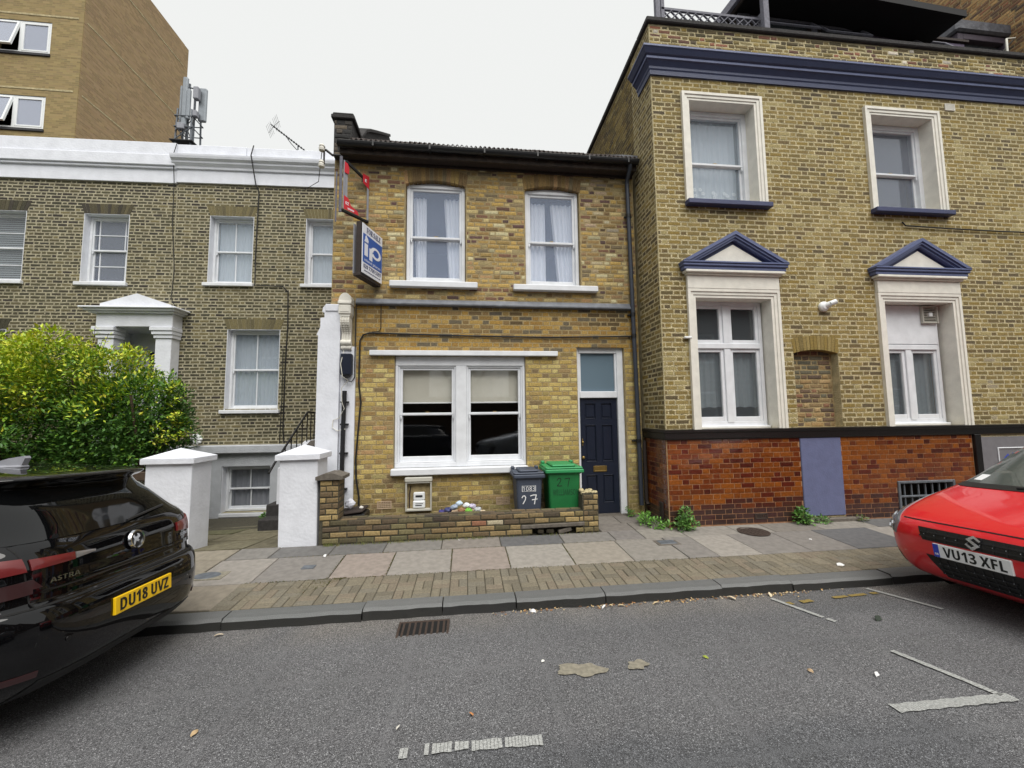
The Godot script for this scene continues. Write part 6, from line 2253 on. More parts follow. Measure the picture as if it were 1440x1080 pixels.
func _crumple(called: String, label: String, category: String, at: Vector3, size: Vector3, col: Color, seed_: int, group := "") -> void:
	var f := FastNoiseLite.new()
	f.seed = seed_
	f.frequency = 1.3
	f.noise_type = FastNoiseLite.TYPE_CELLULAR
	f.cellular_return_type = FastNoiseLite.RETURN_DISTANCE
	var mb := MB.new()
	for i in 12:
		for j in 7:
			var p := []
			for q in [[i, j], [i + 1, j], [i + 1, j + 1], [i, j + 1]]:
				var a: float = TAU * (q[0] % 12) / 12.0
				var e: float = PI * q[1] / 7.0
				var d := Vector3(cos(a) * sin(e), cos(e), sin(a) * sin(e))
				p.append(at + d * size * (1.0 + 0.42 * f.get_noise_3dv(d * 1.6)) * Vector3(1.0, 0.8 + 0.25 * sin(a * 2.0 + seed_), 1.0))
			mb.col = col.lerp(Color(0.75, 0.75, 0.78), 0.75) if group and f.get_noise_2d(i * 3.7, j * 5.1) > 0.12 else col
			mb.quad(p[0], p[1], p[2], p[3])
	var o := put(called, mb, M.litter)
	tag(o, label, category, group)

func _bin(at: Vector3, w: float, d: float, h: float, m: Material, lid_m: Material, label: String, kind: int) -> void:
	var b := thing("wheeled_bin", label, "wheelie bin", at, 0.02 - 0.03 * kind)
	var hb := h - 0.09
	var mb := MB.new()
	# tapered body with rounded corners
	var ring := func(t: float, grow: float) -> Array:
		var hw: float = lerpf(w * 0.37, w * 0.445, t) + grow
		var hd: float = lerpf(d * 0.36, d * 0.45, t) + grow
		var out := []
		for c in [[1, 1], [-1, 1], [-1, -1], [1, -1]]:
			for k in 5:
				var a: float = [0.0, PI / 2, PI, 3 * PI / 2][[[1, 1], [-1, 1], [-1, -1], [1, -1]].find(c)] + PI / 2 * k / 4.0
				out.append(Vector3(c[0] * (hw - 0.04) + cos(a) * 0.04, lerpf(0.04, hb, t), c[1] * (hd - 0.04) + sin(a) * 0.04))
		return out
	var levels := [[0.0, -0.02], [0.03, 0.0], [0.5, 0.0], [0.93, 0.0], [0.935, 0.016], [1.0, 0.018]]
	for i in levels.size() - 1:
		var r0: Array = ring.call(levels[i][0], levels[i][1])
		var r1: Array = ring.call(levels[i + 1][0], levels[i + 1][1])
		for k in r0.size():
			var k2: int = (k + 1) % r0.size()
			mb.quad(r0[k2], r0[k], r1[k], r1[k2])
	var r_: Array = ring.call(0.0, -0.02)
	for k in range(1, r_.size() - 1):
		mb.tri(r_[0], r_[k], r_[k + 1])
	put("body", mb, m, b)
	mb = MB.new()
	var lw := w / 2 + 0.012
	var ld := d / 2
	mb.bx(Vector3(-lw, hb - 0.045, -ld), Vector3(lw, hb + 0.012, ld + 0.01), 0.012)
	mb.bx(Vector3(-lw + 0.012, hb + 0.012, -ld + 0.01), Vector3(lw - 0.012, hb + 0.04, ld - 0.01), 0.012)
	mb.bx(Vector3(-lw * 0.62, hb + 0.04, -ld * 0.9), Vector3(lw * 0.62, hb + 0.075, ld * 0.8), 0.02)
	for s in [-1, 1]:
		mb.bx(Vector3(s * lw * 0.9 - 0.03, hb + 0.012, ld - 0.09), Vector3(s * lw * 0.9 + 0.012, hb + 0.05, ld - 0.02), 0.012)
		mb.bx(Vector3(s * lw * 0.8 - 0.03, hb + 0.04, -ld - 0.02), Vector3(s * lw * 0.8 + 0.03, hb + 0.085, -ld + 0.07), 0.012)
	put("lid", mb, lid_m, b)
	mb = MB.new()
	mb.tube([Vector3(-lw * 0.8, hb + 0.01, -ld - 0.045), Vector3(lw * 0.8, hb + 0.01, -ld - 0.045)], 0.017, 8)
	put("handle", mb, m, b)
	for s in [-1, 1]:
		mb = MB.new()
		mb.lathe([Vector2(0.0, -0.025), Vector2(0.09, -0.025), Vector2(0.1, -0.015), Vector2(0.1, 0.015), Vector2(0.09, 0.025), Vector2(0.0, 0.025)], Transform3D(Basis(Vector3(0, 0, 1), PI / 2), Vector3(s * (w * 0.37 + 0.02), 0.1, -d * 0.36)), 16)
		put("wheel", mb, M.tyre, b)
	# hand-painted numbers on the front, which leans out a little
	var lean := atan((d * 0.45 - d * 0.36) / (hb - 0.04))
	var ft := Transform3D(Basis(Vector3.RIGHT, lean), Vector3(0, 0.04, d * 0.36 + 0.001))
	var ink := func(_k: int, called: String, pts: Array, wd: float, mm: Material) -> void:
		put(called, stroke(pts, wd, 0.0, 0.0025), mm, b, ft * Transform3D(Basis(), Vector3(0, 0.115 if kind == 0 else 0.085, 0)))
	if kind == 0:
		ink.call(0, "number", [Vector2(-0.115, 0.4), Vector2(-0.1, 0.425), Vector2(-0.075, 0.43), Vector2(-0.058, 0.405), Vector2(-0.065, 0.37), Vector2(-0.09, 0.325), Vector2(-0.1, 0.31)], 0.013, M.print_white)
		ink.call(0, "number", [Vector2(0.015, 0.425), Vector2(0.06, 0.437), Vector2(0.105, 0.437), Vector2(0.09, 0.38), Vector2(0.075, 0.3)], 0.014, M.print_white)
		ink.call(0, "number", [Vector2(0.04, 0.365), Vector2(0.12, 0.375)], 0.012, M.print_white)
		var pm := MB.new()
		bars(pm, -0.115, 0.605, 0.1, 0.695, 0.008, 0.0005, 0.0025, -1.0, 0.0)
		put("stencil_box", pm, M.print_white, b, ft)
		put("stencil", letters("1083", 0.185, 0.066, 0.002, "Droid Sans Mono"), M.print_white, b, ft * Transform3D(Basis(), Vector3(-0.0075, 0.65, 0.0008)))
	else:
		ink.call(0, "number", [Vector2(-0.115, 0.68), Vector2(-0.1, 0.71), Vector2(-0.07, 0.715), Vector2(-0.055, 0.69), Vector2(-0.07, 0.655), Vector2(-0.112, 0.6), Vector2(-0.08, 0.595), Vector2(-0.04, 0.598)], 0.009, M.print_black)
		ink.call(0, "number", [Vector2(0.005, 0.7), Vector2(0.05, 0.71), Vector2(0.08, 0.712), Vector2(0.065, 0.66), Vector2(0.05, 0.585)], 0.009, M.print_black)
		put("street_name", letters("WILLIAMSON", 0.4, 0.085, 0.002, "Droid Sans", false), M.print_faint, b, ft * Transform3D(Basis(), Vector3(0.02, 0.585, 0.0008)))

# ---------------------------------------------------------------- driveway, white pillars, steps, railing, fence
func drive_y(z: float) -> float:
	return lerpf(-0.085, -0.6, clampf((0.76 - z) / 3.86, 0, 1))

func driveway() -> void:
	var mb := MB.new()
	mb.quad(Vector3(-6.0, drive_y(0.77) - 0.02, 0.77), Vector3(-2.1, drive_y(0.77) - 0.02, 0.77), Vector3(-2.1, drive_y(-3.4) - 0.02, -3.4), Vector3(-6.0, drive_y(-3.4) - 0.02, -3.4))
	var dv := struct("driveway", mb, M.bedding)
	var r := RandomNumberGenerator.new()
	r.seed = 55
	var xs := [-5.9, -4.95, -4.05, -3.2, -2.3]
	var zs := [-3.2, -2.4, -1.55, -0.75, 0.0, 0.755]
	for i in xs.size() - 1:
		for j in zs.size() - 1:
			mb = MB.new()
			mb.col = lin(128, 122, 100) * r.randf_range(0.82, 1.08)
			if r.randf() < 0.3:
				mb.col = lin(110, 108, 80) * r.randf_range(0.85, 1.0)
			var sh: float = 0.05 * j
			var y0 := drive_y(zs[j])
			var y1 := drive_y(zs[j + 1])
			var a := Vector3(xs[i] + sh + 0.008, y1, zs[j + 1] - 0.008)
			var b := Vector3(xs[i + 1] + sh - 0.008, y1 + r.randf_range(0, 0.008), zs[j + 1] - 0.008)
			var c := Vector3(xs[i + 1] + sh - 0.058, y0, zs[j] + 0.008)
			var d := Vector3(xs[i] + sh - 0.042, y0, zs[j] + 0.008)
			mb.quad(a, b, c, d)
			var dn := Vector3(0, -0.03, 0)
			mb.quad(a + dn, b + dn, b, a)
			mb.quad(b + dn, c + dn, c, b)
			mb.quad(d + dn, a + dn, a, d)
			put("paving_slab", mb, M.mossy, dv)
	mb = MB.new()
	mb.bx(Vector3(-16, -0.8, -3.2), Vector3(-5.95, -0.12, 0.75))
	mb.bx(Vector3(-5.949, -0.8, -0.9), Vector3(-4.95, -0.14, 0.6))
	struct("garden_bed", mb, M.earth)
	for k in 2:
		var at: Vector3 = [Vector3(-2.305, -0.12, 0.575), Vector3(-3.97, -0.16, 0.555)][k]
		var s: Vector3 = [Vector3(0.5, 1.2, 0.4), Vector3(0.57, 1.225, 0.42)][k]
		var p := thing("gate_pillar", ["white rendered gate pillar beside the brick pier and railing", "white rendered gate pillar behind the black car"][k], "pillar", at, 0.0, "white gate pillars of the driveway")
		p.rotation.z = 0.012 if k == 0 else -0.004
		mb = MB.new()
		mb.bx(Vector3(-s.x / 2, -0.2, -s.z / 2), Vector3(s.x / 2, s.y, s.z / 2), 0.008)
		put("shaft", mb, M.white_render, p)
		mb = MB.new()
		var ov := 0.045
		var hx: float = s.x / 2 + ov
		var hz: float = s.z / 2 + ov
		mb.bx(Vector3(-hx, s.y, -hz), Vector3(hx, s.y + 0.075, hz), 0.008)
		var ap := Vector3(0, s.y + 0.2, 0)
		var q := [Vector3(-hx, s.y + 0.0752, hz), Vector3(hx, s.y + 0.0752, hz), Vector3(hx, s.y + 0.0752, -hz), Vector3(-hx, s.y + 0.0752, -hz)]
		for i in 4:
			mb.tri(q[i], q[(i + 1) % 4], ap)
		put("cap", mb, M.white_render, p)
	# steps up to the hidden front door
	var st := thing("entrance_steps", "grey stone steps with white side wall behind the right white pillar", "steps", Vector3(-2.9, 0, -1.0))
	for i in 7:
		mb = MB.new()
		mb.bx(Vector3(-0.78 if i < 2 else -0.5, -0.7, -2.2), Vector3(0.6, -0.13 + 0.2 * i, 0.02 - 0.28 * i), 0.012)
		put("step", mb, M.grey_stone if i > 1 else M.soot_stone, st)
	mb = MB.new()
	mb.prism([Vector2(-0.3, -0.7), Vector2(-0.3, 0.72), Vector2(-1.5, 1.16), Vector2(-2.15, 1.16), Vector2(-2.15, -0.7)], 0.501, 0.62, Transform3D(Basis(Vector3(0, 0, 1), Vector3(0, 1, 0), Vector3(-1, 0, 0)), Vector3.ZERO))
	put("side_wall", mb, M.white_render, st)
	var rl := thing("stair_railing", "black iron stair railing sloping up behind the right white pillar", "railing", Vector3(-3.46, 0, -0.95))
	mb = MB.new()
	mb.tube([Vector3(0, 0.7, 0.1), Vector3(0, 0.85, -0.1), Vector3(0, 1.78, -1.5), Vector3(0, 1.79, -1.55), Vector3(0, 1.76, -2.2), Vector3(0.05, 1.72, -2.25)], 0.02, 8)
	put("handrail", mb, M.iron, rl)
	for z in [-0.5, -0.75, -1.0, -1.25, -1.5, -1.7, -1.9, -2.1]:
		mb = MB.new()
		var top: float = 0.85 + (-0.1 - z) / 1.4 * 0.93 if z > -1.5 else 1.775
		var bot: float = 0.72 + (-0.35 - z) / 1.2 * 0.44 if z > -1.55 else 1.15
		mb.tube([Vector3(0, bot, z), Vector3(0, top, z)], 0.011, 6)
		put("baluster", mb, M.iron, rl)
	# low fence under the hedge
	var fe := thing("garden_fence", "low dark timber fence rail under the hedge beside the left pillar", "fence", Vector3(-4.28, -0.12, 0.42))
	mb = MB.new()
	mb.bx(Vector3(-5.2, 0.93, -0.03), Vector3(0.0, 1.05, 0.03), 0.008)
	put("rail", mb, M.fence_wood, fe)
	mb = MB.new()
	mb.bx(Vector3(-5.2, 0.3, -0.025), Vector3(0.0, 0.4, 0.025), 0.008)
	put("rail", mb, M.fence_wood, fe)
	for k in 5:
		mb = MB.new()
		mb.bx(Vector3(-0.09 - k * 1.25, 0.0, -0.09), Vector3(0.0 - k * 1.25, 1.0, -0.031), 0.006)
		put("post", mb, M.fence_wood, fe)

func hedge() -> void:
	var r := RandomNumberGenerator.new()
	r.seed = 303
	var h := thing("privet_hedge", "large unclipped hedge, yellow green on top and dark green below, behind the black car", "hedge", Vector3(-7.3, -0.12, -0.9))
	var mb := MB.new()
	for k in 6:
		var x := -3.2 + k * 1.05
		var p := Vector3(x, 0, r.randf_range(-0.2, 0.3))
		mb.tube([p, p + Vector3(0.06, 0.5, 0.05), p + Vector3(-0.05, 1.1, 0.1)], 0.05, 7)
		for j in 4:
			var d := Vector3(r.randf_range(-0.7, 0.7), r.randf_range(0.8, 1.6), r.randf_range(-0.6, 0.8))
			mb.tube([p + Vector3(0, 0.5 + 0.12 * j, 0.05), p + Vector3(0, 0.7, 0) + d * 0.5, p + Vector3(0, 0.9, 0) + d], 0.018, 5)
	put("trunk", mb, M.bark, h)
	var balls := []
	for b in [[-5.75, 1.65, 0.8], [-5.6, 0.95, 0.55], [-6.2, 2.15, 0.8], [-6.9, 2.35, 0.78], [-7.6, 2.35, 0.8], [-8.4, 2.4, 0.85], [-9.3, 2.45, 0.95], [-10.3, 2.4, 1.0], [-6.6, 1.35, 0.95], [-7.8, 1.35, 1.0], [-9.2, 1.35, 1.1], [-5.5, 2.05, 0.5], [-5.3, 1.35, 0.5], [-10.6, 1.25, 1.1], [-7.2, 1.9, 0.9], [-6.1, 1.2, 0.75], [-8.3, 0.7, 0.8], [-7.2, 0.7, 0.7], [-9.6, 0.8, 0.9], [-6.4, 0.75, 0.6]]:
		balls.append([Vector3(b[0] + 7.3, b[1] + 0.12, r.randf_range(-0.15, 0.25)), b[2], 0.9])
		for k in 7:
			var d := Vector3(r.randfn(), absf(r.randfn()) * 0.8, r.randfn()).normalized()
			balls.append([Vector3(b[0] + 7.3, b[1] + 0.12, 0.05) + d * b[2] * r.randf_range(0.82, 1.02), r.randf_range(0.12, 0.26), 0.9])
	var f := FastNoiseLite.new()
	f.seed = 7
	f.frequency = 0.75
	f.fractal_octaves = 3
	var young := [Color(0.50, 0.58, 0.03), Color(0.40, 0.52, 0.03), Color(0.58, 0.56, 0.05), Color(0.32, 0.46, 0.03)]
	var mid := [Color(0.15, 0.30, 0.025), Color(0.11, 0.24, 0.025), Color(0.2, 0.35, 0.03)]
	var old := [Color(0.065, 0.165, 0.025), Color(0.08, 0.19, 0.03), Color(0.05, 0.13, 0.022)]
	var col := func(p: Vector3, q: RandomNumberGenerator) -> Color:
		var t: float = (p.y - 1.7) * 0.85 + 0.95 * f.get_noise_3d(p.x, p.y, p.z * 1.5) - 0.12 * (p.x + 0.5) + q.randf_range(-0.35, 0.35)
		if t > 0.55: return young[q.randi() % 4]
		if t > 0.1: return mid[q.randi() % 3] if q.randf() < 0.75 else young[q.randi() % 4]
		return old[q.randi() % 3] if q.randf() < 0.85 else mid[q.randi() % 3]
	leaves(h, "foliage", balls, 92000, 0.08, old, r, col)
	# long shoots that stand out of the outline, leaves in pairs along each
	var mm := []
	var sh := MB.new()
	for k in 46:
		var x := r.randf_range(-3.3, 2.35)
		var base := Vector3(x, 0, r.randf_range(-0.35, 0.55))
		var topy := 3.1 - 0.11 * maxf(0, x) - 0.35 * maxf(0, x - 1.2)
		base.y = topy - r.randf_range(0.15, 0.4)
		var dir := Vector3(r.randf_range(-0.35, 0.5), 1, r.randf_range(-0.2, 0.5)).normalized() * r.randf_range(0.3, 0.55)
		if k > 33:
			base = Vector3(r.randf_range(2.1, 2.45), r.randf_range(1.0, 2.2), r.randf_range(0.0, 0.4))
			dir = Vector3(0.8, r.randf_range(0.1, 0.7), 0.25).normalized() * r.randf_range(0.25, 0.42)
		sh.tube([base, base + dir * 0.55, base + dir], 0.004, 4, false)
		for j in 9:
			mm.append([base + dir * (0.15 + 0.1 * j), 0.03])
	put("shoots", sh, M.bark, h)
	leaves(h, "shoot_leaves", mm, 1500, 0.062, young, r)
	# silvery plant behind the fence rail
	var p2 := thing("low_shrub", "low grey green shrub between the fence rail and the left pillar", "shrub", Vector3(-4.75, -0.12, 0.15))
	leaves(p2, "foliage", [[Vector3(-0.1, 0.55, 0), 0.36], [Vector3(-0.5, 0.5, 0.05), 0.35], [Vector3(0.1, 0.45, 0.0), 0.22]], 2200, 0.085, [Color(0.1, 0.14, 0.1), Color(0.07, 0.1, 0.07), Color(0.14, 0.18, 0.14)], r, null, 0.2)
	mb = MB.new()
	mb.tube([Vector3(-0.1, 0, 0), Vector3(-0.1, 0.5, 0)], 0.015, 5)
	put("stem", mb, M.bark, p2)

# ---------------------------------------------------------------- things fixed to the houses
func fittings() -> void:
	# estate agent's board, standing out from the wall
	var R := Vector3(-1.40, 4.24, 0.03)
	var L := Vector3(-1.575, 4.24, 0.57)
	var u := (R - L).normalized()
	var n := u.cross(Vector3.UP)
	var b := thing("sale_board", "blue and white for sale board with the letters ip, left of the upper window", "sale board", (L + R) / 2)
	b.transform.basis = Basis(u, Vector3.UP, n)
	b.rotation.z -= 0.0
	var mb := MB.new()
	mb.bx(Vector3(-0.285, -0.39, -0.012), Vector3(0.285, 0.39, 0.0), 0.002)
	put("panel", mb, M.board_white, b)
	mb = MB.new()
	mb.bx(Vector3(-0.272, -0.215, 0.0), Vector3(0.272, 0.235, 0.003))
	put("blue_field", mb, M.print_blue, b)
	put("lettering", letters("FOR SALE", 0.4, 0.085, 0.003, "Droid Serif"), M.print_navy, b, Transform3D(Basis(), Vector3(0.02, 0.315, 0.0005)))
	var ip := MB.new()
	ip.bx(Vector3(-0.235, -0.105, 0.003), Vector3(-0.145, 0.09, 0.006))
	ip.bx(Vector3(-0.1, -0.13, 0.003), Vector3(-0.015, 0.06, 0.006))
	var bowl := []
	for k in 25:
		var a := lerpf(PI * 1.02, -PI * 0.86, k / 24.0)
		bowl.append(Vector2(0.085 + cos(a) * 0.15, 0.03 + sin(a) * 0.095))
	var inner := []
	for k in 25:
		var a := lerpf(-PI * 0.86, PI * 1.02, k / 24.0)
		inner.append(Vector2(0.092 + cos(a) * 0.085, 0.032 + sin(a) * 0.058))
	for k in 24:
		ip.prism([bowl[k], bowl[k + 1], inner[23 - k], inner[24 - k]], 0.003, 0.0062)
	put("logo_letters", ip, M.board_white, b)
	ip = MB.new()
	ip.prism([Vector2(-0.24, 0.115), Vector2(-0.14, 0.115), Vector2(-0.13, 0.15), Vector2(-0.15, 0.19), Vector2(-0.17, 0.2), Vector2(-0.195, 0.225), Vector2(-0.215, 0.2), Vector2(-0.22, 0.16)], 0.003, 0.006)
	put("logo_house", ip, M.board_white, b)
	put("script", letters("island places", 0.46, 0.055, 0.002, "Droid Sans", false), M.board_white, b, Transform3D(Basis(), Vector3(0.0, -0.175, 0.003)))
	put("telephone_number", letters("020 7700 5297", 0.5, 0.06, 0.002), M.print_navy, b, Transform3D(Basis(), Vector3(0, -0.27, 0.0005)))
	put("web_address", letters("www.island-places.co.uk", 0.46, 0.028, 0.002), M.print_navy, b, Transform3D(Basis(), Vector3(0, -0.34, 0.0005)))
	mb = MB.new()
	mb.bx(Vector3(-0.285, -0.4, -0.16), Vector3(0.285, 0.39, -0.148), 0.002)
	put("rear_panel", mb, M.board_edge, b)
	mb = MB.new()
	mb.bx(Vector3(-0.285, -0.42, -0.11), Vector3(-0.235, 0.42, -0.03), 0.004)
	mb.bx(Vector3(-0.3, -0.44, -0.14), Vector3(0.28, -0.4, -0.02), 0.004)
	put("batten", mb, M.timber_dark, b)
	# broken frame of another board above it
	R = Vector3(-1.63, 5.335, 0.02)
	L = Vector3(-1.93, 5.335, 0.39)
	u = (R - L).normalized()
	n = u.cross(Vector3.UP)
	var fr := thing("broken_board", "broken sign frame with red corner scraps and no panel, under the gutter", "sign frame", (L + R) / 2)
	fr.transform.basis = Basis(u, Vector3.UP, n)
	mb = MB.new()
	mb.bx(Vector3(-0.238, -0.4, -0.008), Vector3(-0.215, 0.4, 0.0))
	mb.bx(Vector3(-0.205, -0.36, -0.03), Vector3(-0.16, 0.36, -0.01))
	mb.bx(Vector3(0.2, -0.4, -0.008), Vector3(0.235, 0.36, 0.0))
	put("edge_strip", mb, M.board_edge, fr)
	mb = MB.new()
	mb.bx(Vector3(-0.275, -0.46, -0.06), Vector3(-0.245, 0.46, -0.02), 0.003)
	mb.bx(Vector3(-0.31, -0.62, -0.1), Vector3(-0.29, 0.2, -0.08), 0.003)
	put("batten", mb, M.timber_grey, fr)
	mb = MB.new()
	mb.bx(Vector3(-0.25, -0.44, -0.05), Vector3(0.24, -0.405, 0.0), 0.003)
	mb.bar(Vector3(-0.18, 0.42, -0.03), Vector3(0.22, 0.28, -0.03), 0.03, 0.04)
	put("cross_bar", mb, M.timber_black, fr)
	for q in [[Vector2(-0.225, -0.4), Vector2(0.05, -0.4), Vector2(0.02, -0.34), Vector2(-0.1, -0.3), Vector2(-0.15, -0.2), Vector2(-0.225, -0.18)], [Vector2(-0.225, 0.2), Vector2(-0.15, 0.2), Vector2(-0.14, 0.3), Vector2(-0.17, 0.37), Vector2(-0.225, 0.38)], [Vector2(0.12, 0.2), Vector2(0.235, 0.14), Vector2(0.235, 0.36), Vector2(0.11, 0.36)]]:
		mb = MB.new()
		mb.prism(q, 0.0, 0.004)
		put("red_scrap", mb, M.print_red, fr)
	put("lettering", letters("E", 0.035, 0.05, 0.002), M.board_white, fr, Transform3D(Basis(), Vector3(0.17, 0.26, 0.004)))
	put("lettering", letters("02", 0.06, 0.05, 0.002), M.board_white, fr, Transform3D(Basis(), Vector3(-0.17, -0.29, 0.004)))
	put("lettering", letters("www", 0.12, 0.03, 0.002), M.board_white, fr, Transform3D(Basis(), Vector3(-0.1, -0.37, 0.004)))
	# old wire insulators on an iron arm
	var ins := thing("insulator_bracket", "iron arm with two white porcelain insulators at the left eaves", "insulator", Vector3(-2.2, 6.0, 0.12))
	mb = MB.new()
	mb.tube([Vector3(0.25, -0.02, 0.0), Vector3(0.0, -0.02, 0.0), Vector3(-0.1, 0.06, 0.0), Vector3(-0.13, 0.06, 0.0)], 0.02, 6)
	mb.tube([Vector3(-0.13, 0.12, 0.0), Vector3(-0.13, -0.24, 0.0)], 0.014, 6)
	put("arm", mb, M.iron, ins)
	for y in [0.08, -0.2]:
		mb = MB.new()
		mb.lathe([Vector2(0.0, -0.05), Vector2(0.045, -0.05), Vector2(0.05, -0.01), Vector2(0.035, 0.01), Vector2(0.045, 0.03), Vector2(0.03, 0.06), Vector2(0.0, 0.065)], Transform3D(Basis(), Vector3(-0.16, y, 0.02)), 12)
		put("insulator", mb, M.white_stucco, ins)
	var wire := func(_k: int, label: String, m: Material, pts: Array, rad: float) -> void:
		var q := MB.new()
		q.tube(pts, rad, 6)
		tag(put("cable", q, m), label, "cable")
	wire.call(0, "thin wire running from the porcelain insulators down to the white parapet", M.cable_black, [Vector3(-2.36, 6.0, 0.14), Vector3(-2.9, 6.3, -1.2), Vector3(-3.6, 6.75, -2.3), Vector3(-4.2, 7.2, -3.2)], 0.006)
	wire.call(0, "black cable along the brick band and down the wall left of the wide window", M.cable_black, [Vector3(2.86, 3.02, 0.035), Vector3(1.4, 2.99, 0.026), Vector3(0.7, 2.995, 0.026), Vector3(0.0, 3.0, 0.026), Vector3(-1.0, 3.02, 0.026), Vector3(-1.58, 3.03, 0.026), Vector3(-1.68, 3.0, 0.026), Vector3(-1.73, 2.9, 0.026), Vector3(-1.735, 2.2, 0.026), Vector3(-1.7, 1.9, 0.026), Vector3(-1.735, 1.4, 0.026), Vector3(-1.76, 1.0, 0.026), Vector3(-1.75, 0.7, 0.026), Vector3(-1.7, 0.4, 0.03), Vector3(-1.7, 0.1, 0.05)], 0.014)
	wire.call(0, "short thin cable dropping from the lead strip to the longer black cable", M.cable_black, [Vector3(-1.405, 3.49, 0.03), Vector3(-1.405, 3.12, 0.02), Vector3(-1.43, 3.06, 0.02), Vector3(-1.55, 3.045, 0.03)], 0.007)
	wire.call(0, "black cable on the white pilaster edge beside the dark blue box", M.cable_black, [Vector3(-1.8, 3.55, 0.03), Vector3(-1.795, 2.6, 0.06), Vector3(-1.79, 2.3, 0.065), Vector3(-1.83, 2.22, 0.1), Vector3(-1.9, 2.25, 0.13), Vector3(-1.93, 2.33, 0.13)], 0.009)
	wire.call(0, "loose pale cable looping below the dark blue box on the pilaster", M.cable_pale, [Vector3(-1.95, 2.72, 0.12), Vector3(-1.97, 2.5, 0.2), Vector3(-1.94, 2.3, 0.2), Vector3(-1.86, 2.24, 0.17), Vector3(-1.97, 2.12, 0.13), Vector3(-1.96, 1.9, 0.13), Vector3(-1.92, 1.8, 0.13), Vector3(-2.0, 1.65, 0.12), Vector3(-2.09, 1.62, 0.115), Vector3(-2.1, 1.5, 0.115), Vector3(-2.02, 1.45, 0.12), Vector3(-1.9, 1.48, 0.12)], 0.006)
	wire.call(0, "sagging black cable across the pub front above the right pediment", M.cable_black, [pub_t() * Vector3(4.45, 4.93, 0.02), pub_t() * Vector3(4.5, 4.86, 0.03), pub_t() * Vector3(5.4, 4.84, 0.03), pub_t() * Vector3(6.4, 4.83, 0.03), pub_t() * Vector3(7.6, 4.83, 0.03), pub_t() * Vector3(8.8, 4.83, 0.03)], 0.012)
	var dbx := thing("junction_box", "dark blue box on the white pilaster under the console bracket", "box", Vector3(-1.905, 2.5, 0.055))
	mb = MB.new()
	mb.bx(Vector3(-0.085, -0.17, 0.0), Vector3(0.085, 0.17, 0.11), 0.012)
	put("housing", mb, M.door_navy, dbx)
	mb = MB.new()
	mb.prism([Vector2(-0.06, -0.17), Vector2(0.06, -0.17), Vector2(0.03, -0.21), Vector2(-0.03, -0.21)], 0.01, 0.09)
	put("cable_entry", mb, M.black_plastic, dbx)
	var sp := thing("soil_pipe", "black pipe running down beside the white pilaster to the crate", "pipe", Vector3(-1.94, 0, 0.1))
	mb = MB.new()
	mb.tube([Vector3(0.01, 2.08, 0), Vector3(0, 1.6, 0), Vector3(-0.005, 0.9, 0), Vector3(0, -0.1, 0)], 0.034, 10)
	put("pipe", mb, M.black_plastic, sp)
	for y in [1.9, 1.55, 1.1, 0.55]:
		mb = MB.new()
		mb.bx(Vector3(-0.05, y - 0.014, -0.04), Vector3(0.075, y + 0.014, 0.01), 0.004)
		put("pipe_clip", mb, M.black_plastic, sp)
	var lp := thing("wall_lamp", "small white wall lamp with tilted sensor head between the two pediments", "wall lamp", pub_t() * Vector3(2.82, 3.4, 0.0), PUB_TURN)
	mb = MB.new()
	mb.lathe([Vector2(0.0, 0.0), Vector2(0.075, 0.0), Vector2(0.085, 0.02), Vector2(0.08, 0.05), Vector2(0.05, 0.075), Vector2(0.0, 0.085)], Transform3D(Basis(Vector3.RIGHT, PI / 2), Vector3(0, 0, 0)), 16)
	put("base", mb, M.pvc, lp)
	mb = MB.new()
	mb.tube([Vector3(0.02, 0.01, 0.05), Vector3(0.06, 0.025, 0.1)], 0.05, 12)
	mb.tube([Vector3(0.05, 0.03, 0.1), Vector3(0.13, 0.06, 0.13)], 0.042, 12)
	put("head", mb, M.pvc, lp)
	mb = MB.new()
	mb.bx(Vector3(-0.07, -0.02, 0.0), Vector3(0.05, 0.015, 0.06), 0.008)
	tag(put("pipe_stub", mb, M.pvc, self, pub_t() * Transform3D(Basis(), Vector3(0.42, 2.86, 0.0))), "small white pipe stub beside the left white window surround of the pub", "pipe stub")
	# curtains, nets, blinds
	var t := Transform3D()
	cloth("curtain", "white gathered curtain at the left of the upper window next to the sale board", "curtain", M.curtain_white, t, -0.93, 3.98, -0.7, 5.5, -0.22, 3.5, 0.022, {gather = -0.0, lean = 0.06})
	cloth("curtain", "white gathered curtain at the right of the upper window next to the sale board", "curtain", M.curtain_white, t, -0.4, 3.98, -0.1, 5.5, -0.22, 4, 0.024, {gather = 0.001, lean = 0.09})
	cloth("curtain", "white gathered curtain at the left of the upper window near the downpipe", "curtain", M.curtain_white, t, 1.12, 3.98, 1.42, 5.5, -0.22, 4, 0.022, {lean = -0.05})
	cloth("curtain", "wide white gathered curtain at the right of the upper window near the downpipe", "curtain", M.curtain_white, t, 1.52, 3.98, 1.93, 5.5, -0.22, 5, 0.026, {lean = 0.12})
	for k in 2:
		var x: float = [-0.66, 0.462][k]
		var bl := thing("roller_blind", ["cream roller blind half lowered in the left half of the wide window", "cream roller blind half lowered in the right half of the wide window"][k], "blind", Vector3(x, 2.46, -0.19))
		mb = MB.new()
		mb.surf(func(a: float, c: float) -> Vector3: return Vector3(lerpf(-0.43, 0.43, a), lerpf(-0.565, 0.0, c), 0.004 * sin(a * 30.0) * k + 0.003 * sin(a * 5.0)), 60, 4)
		put("fabric", mb, M.blind, bl)
		mb = MB.new()
		mb.bx(Vector3(-0.43, -0.585, -0.006), Vector3(0.43, -0.56, 0.008), 0.004)
		put("bottom_bar", mb, M.pvc, bl)
		mb = MB.new()
		mb.tube([Vector3(-0.44, 0.02, -0.01), Vector3(0.44, 0.02, -0.01)], 0.022, 8)
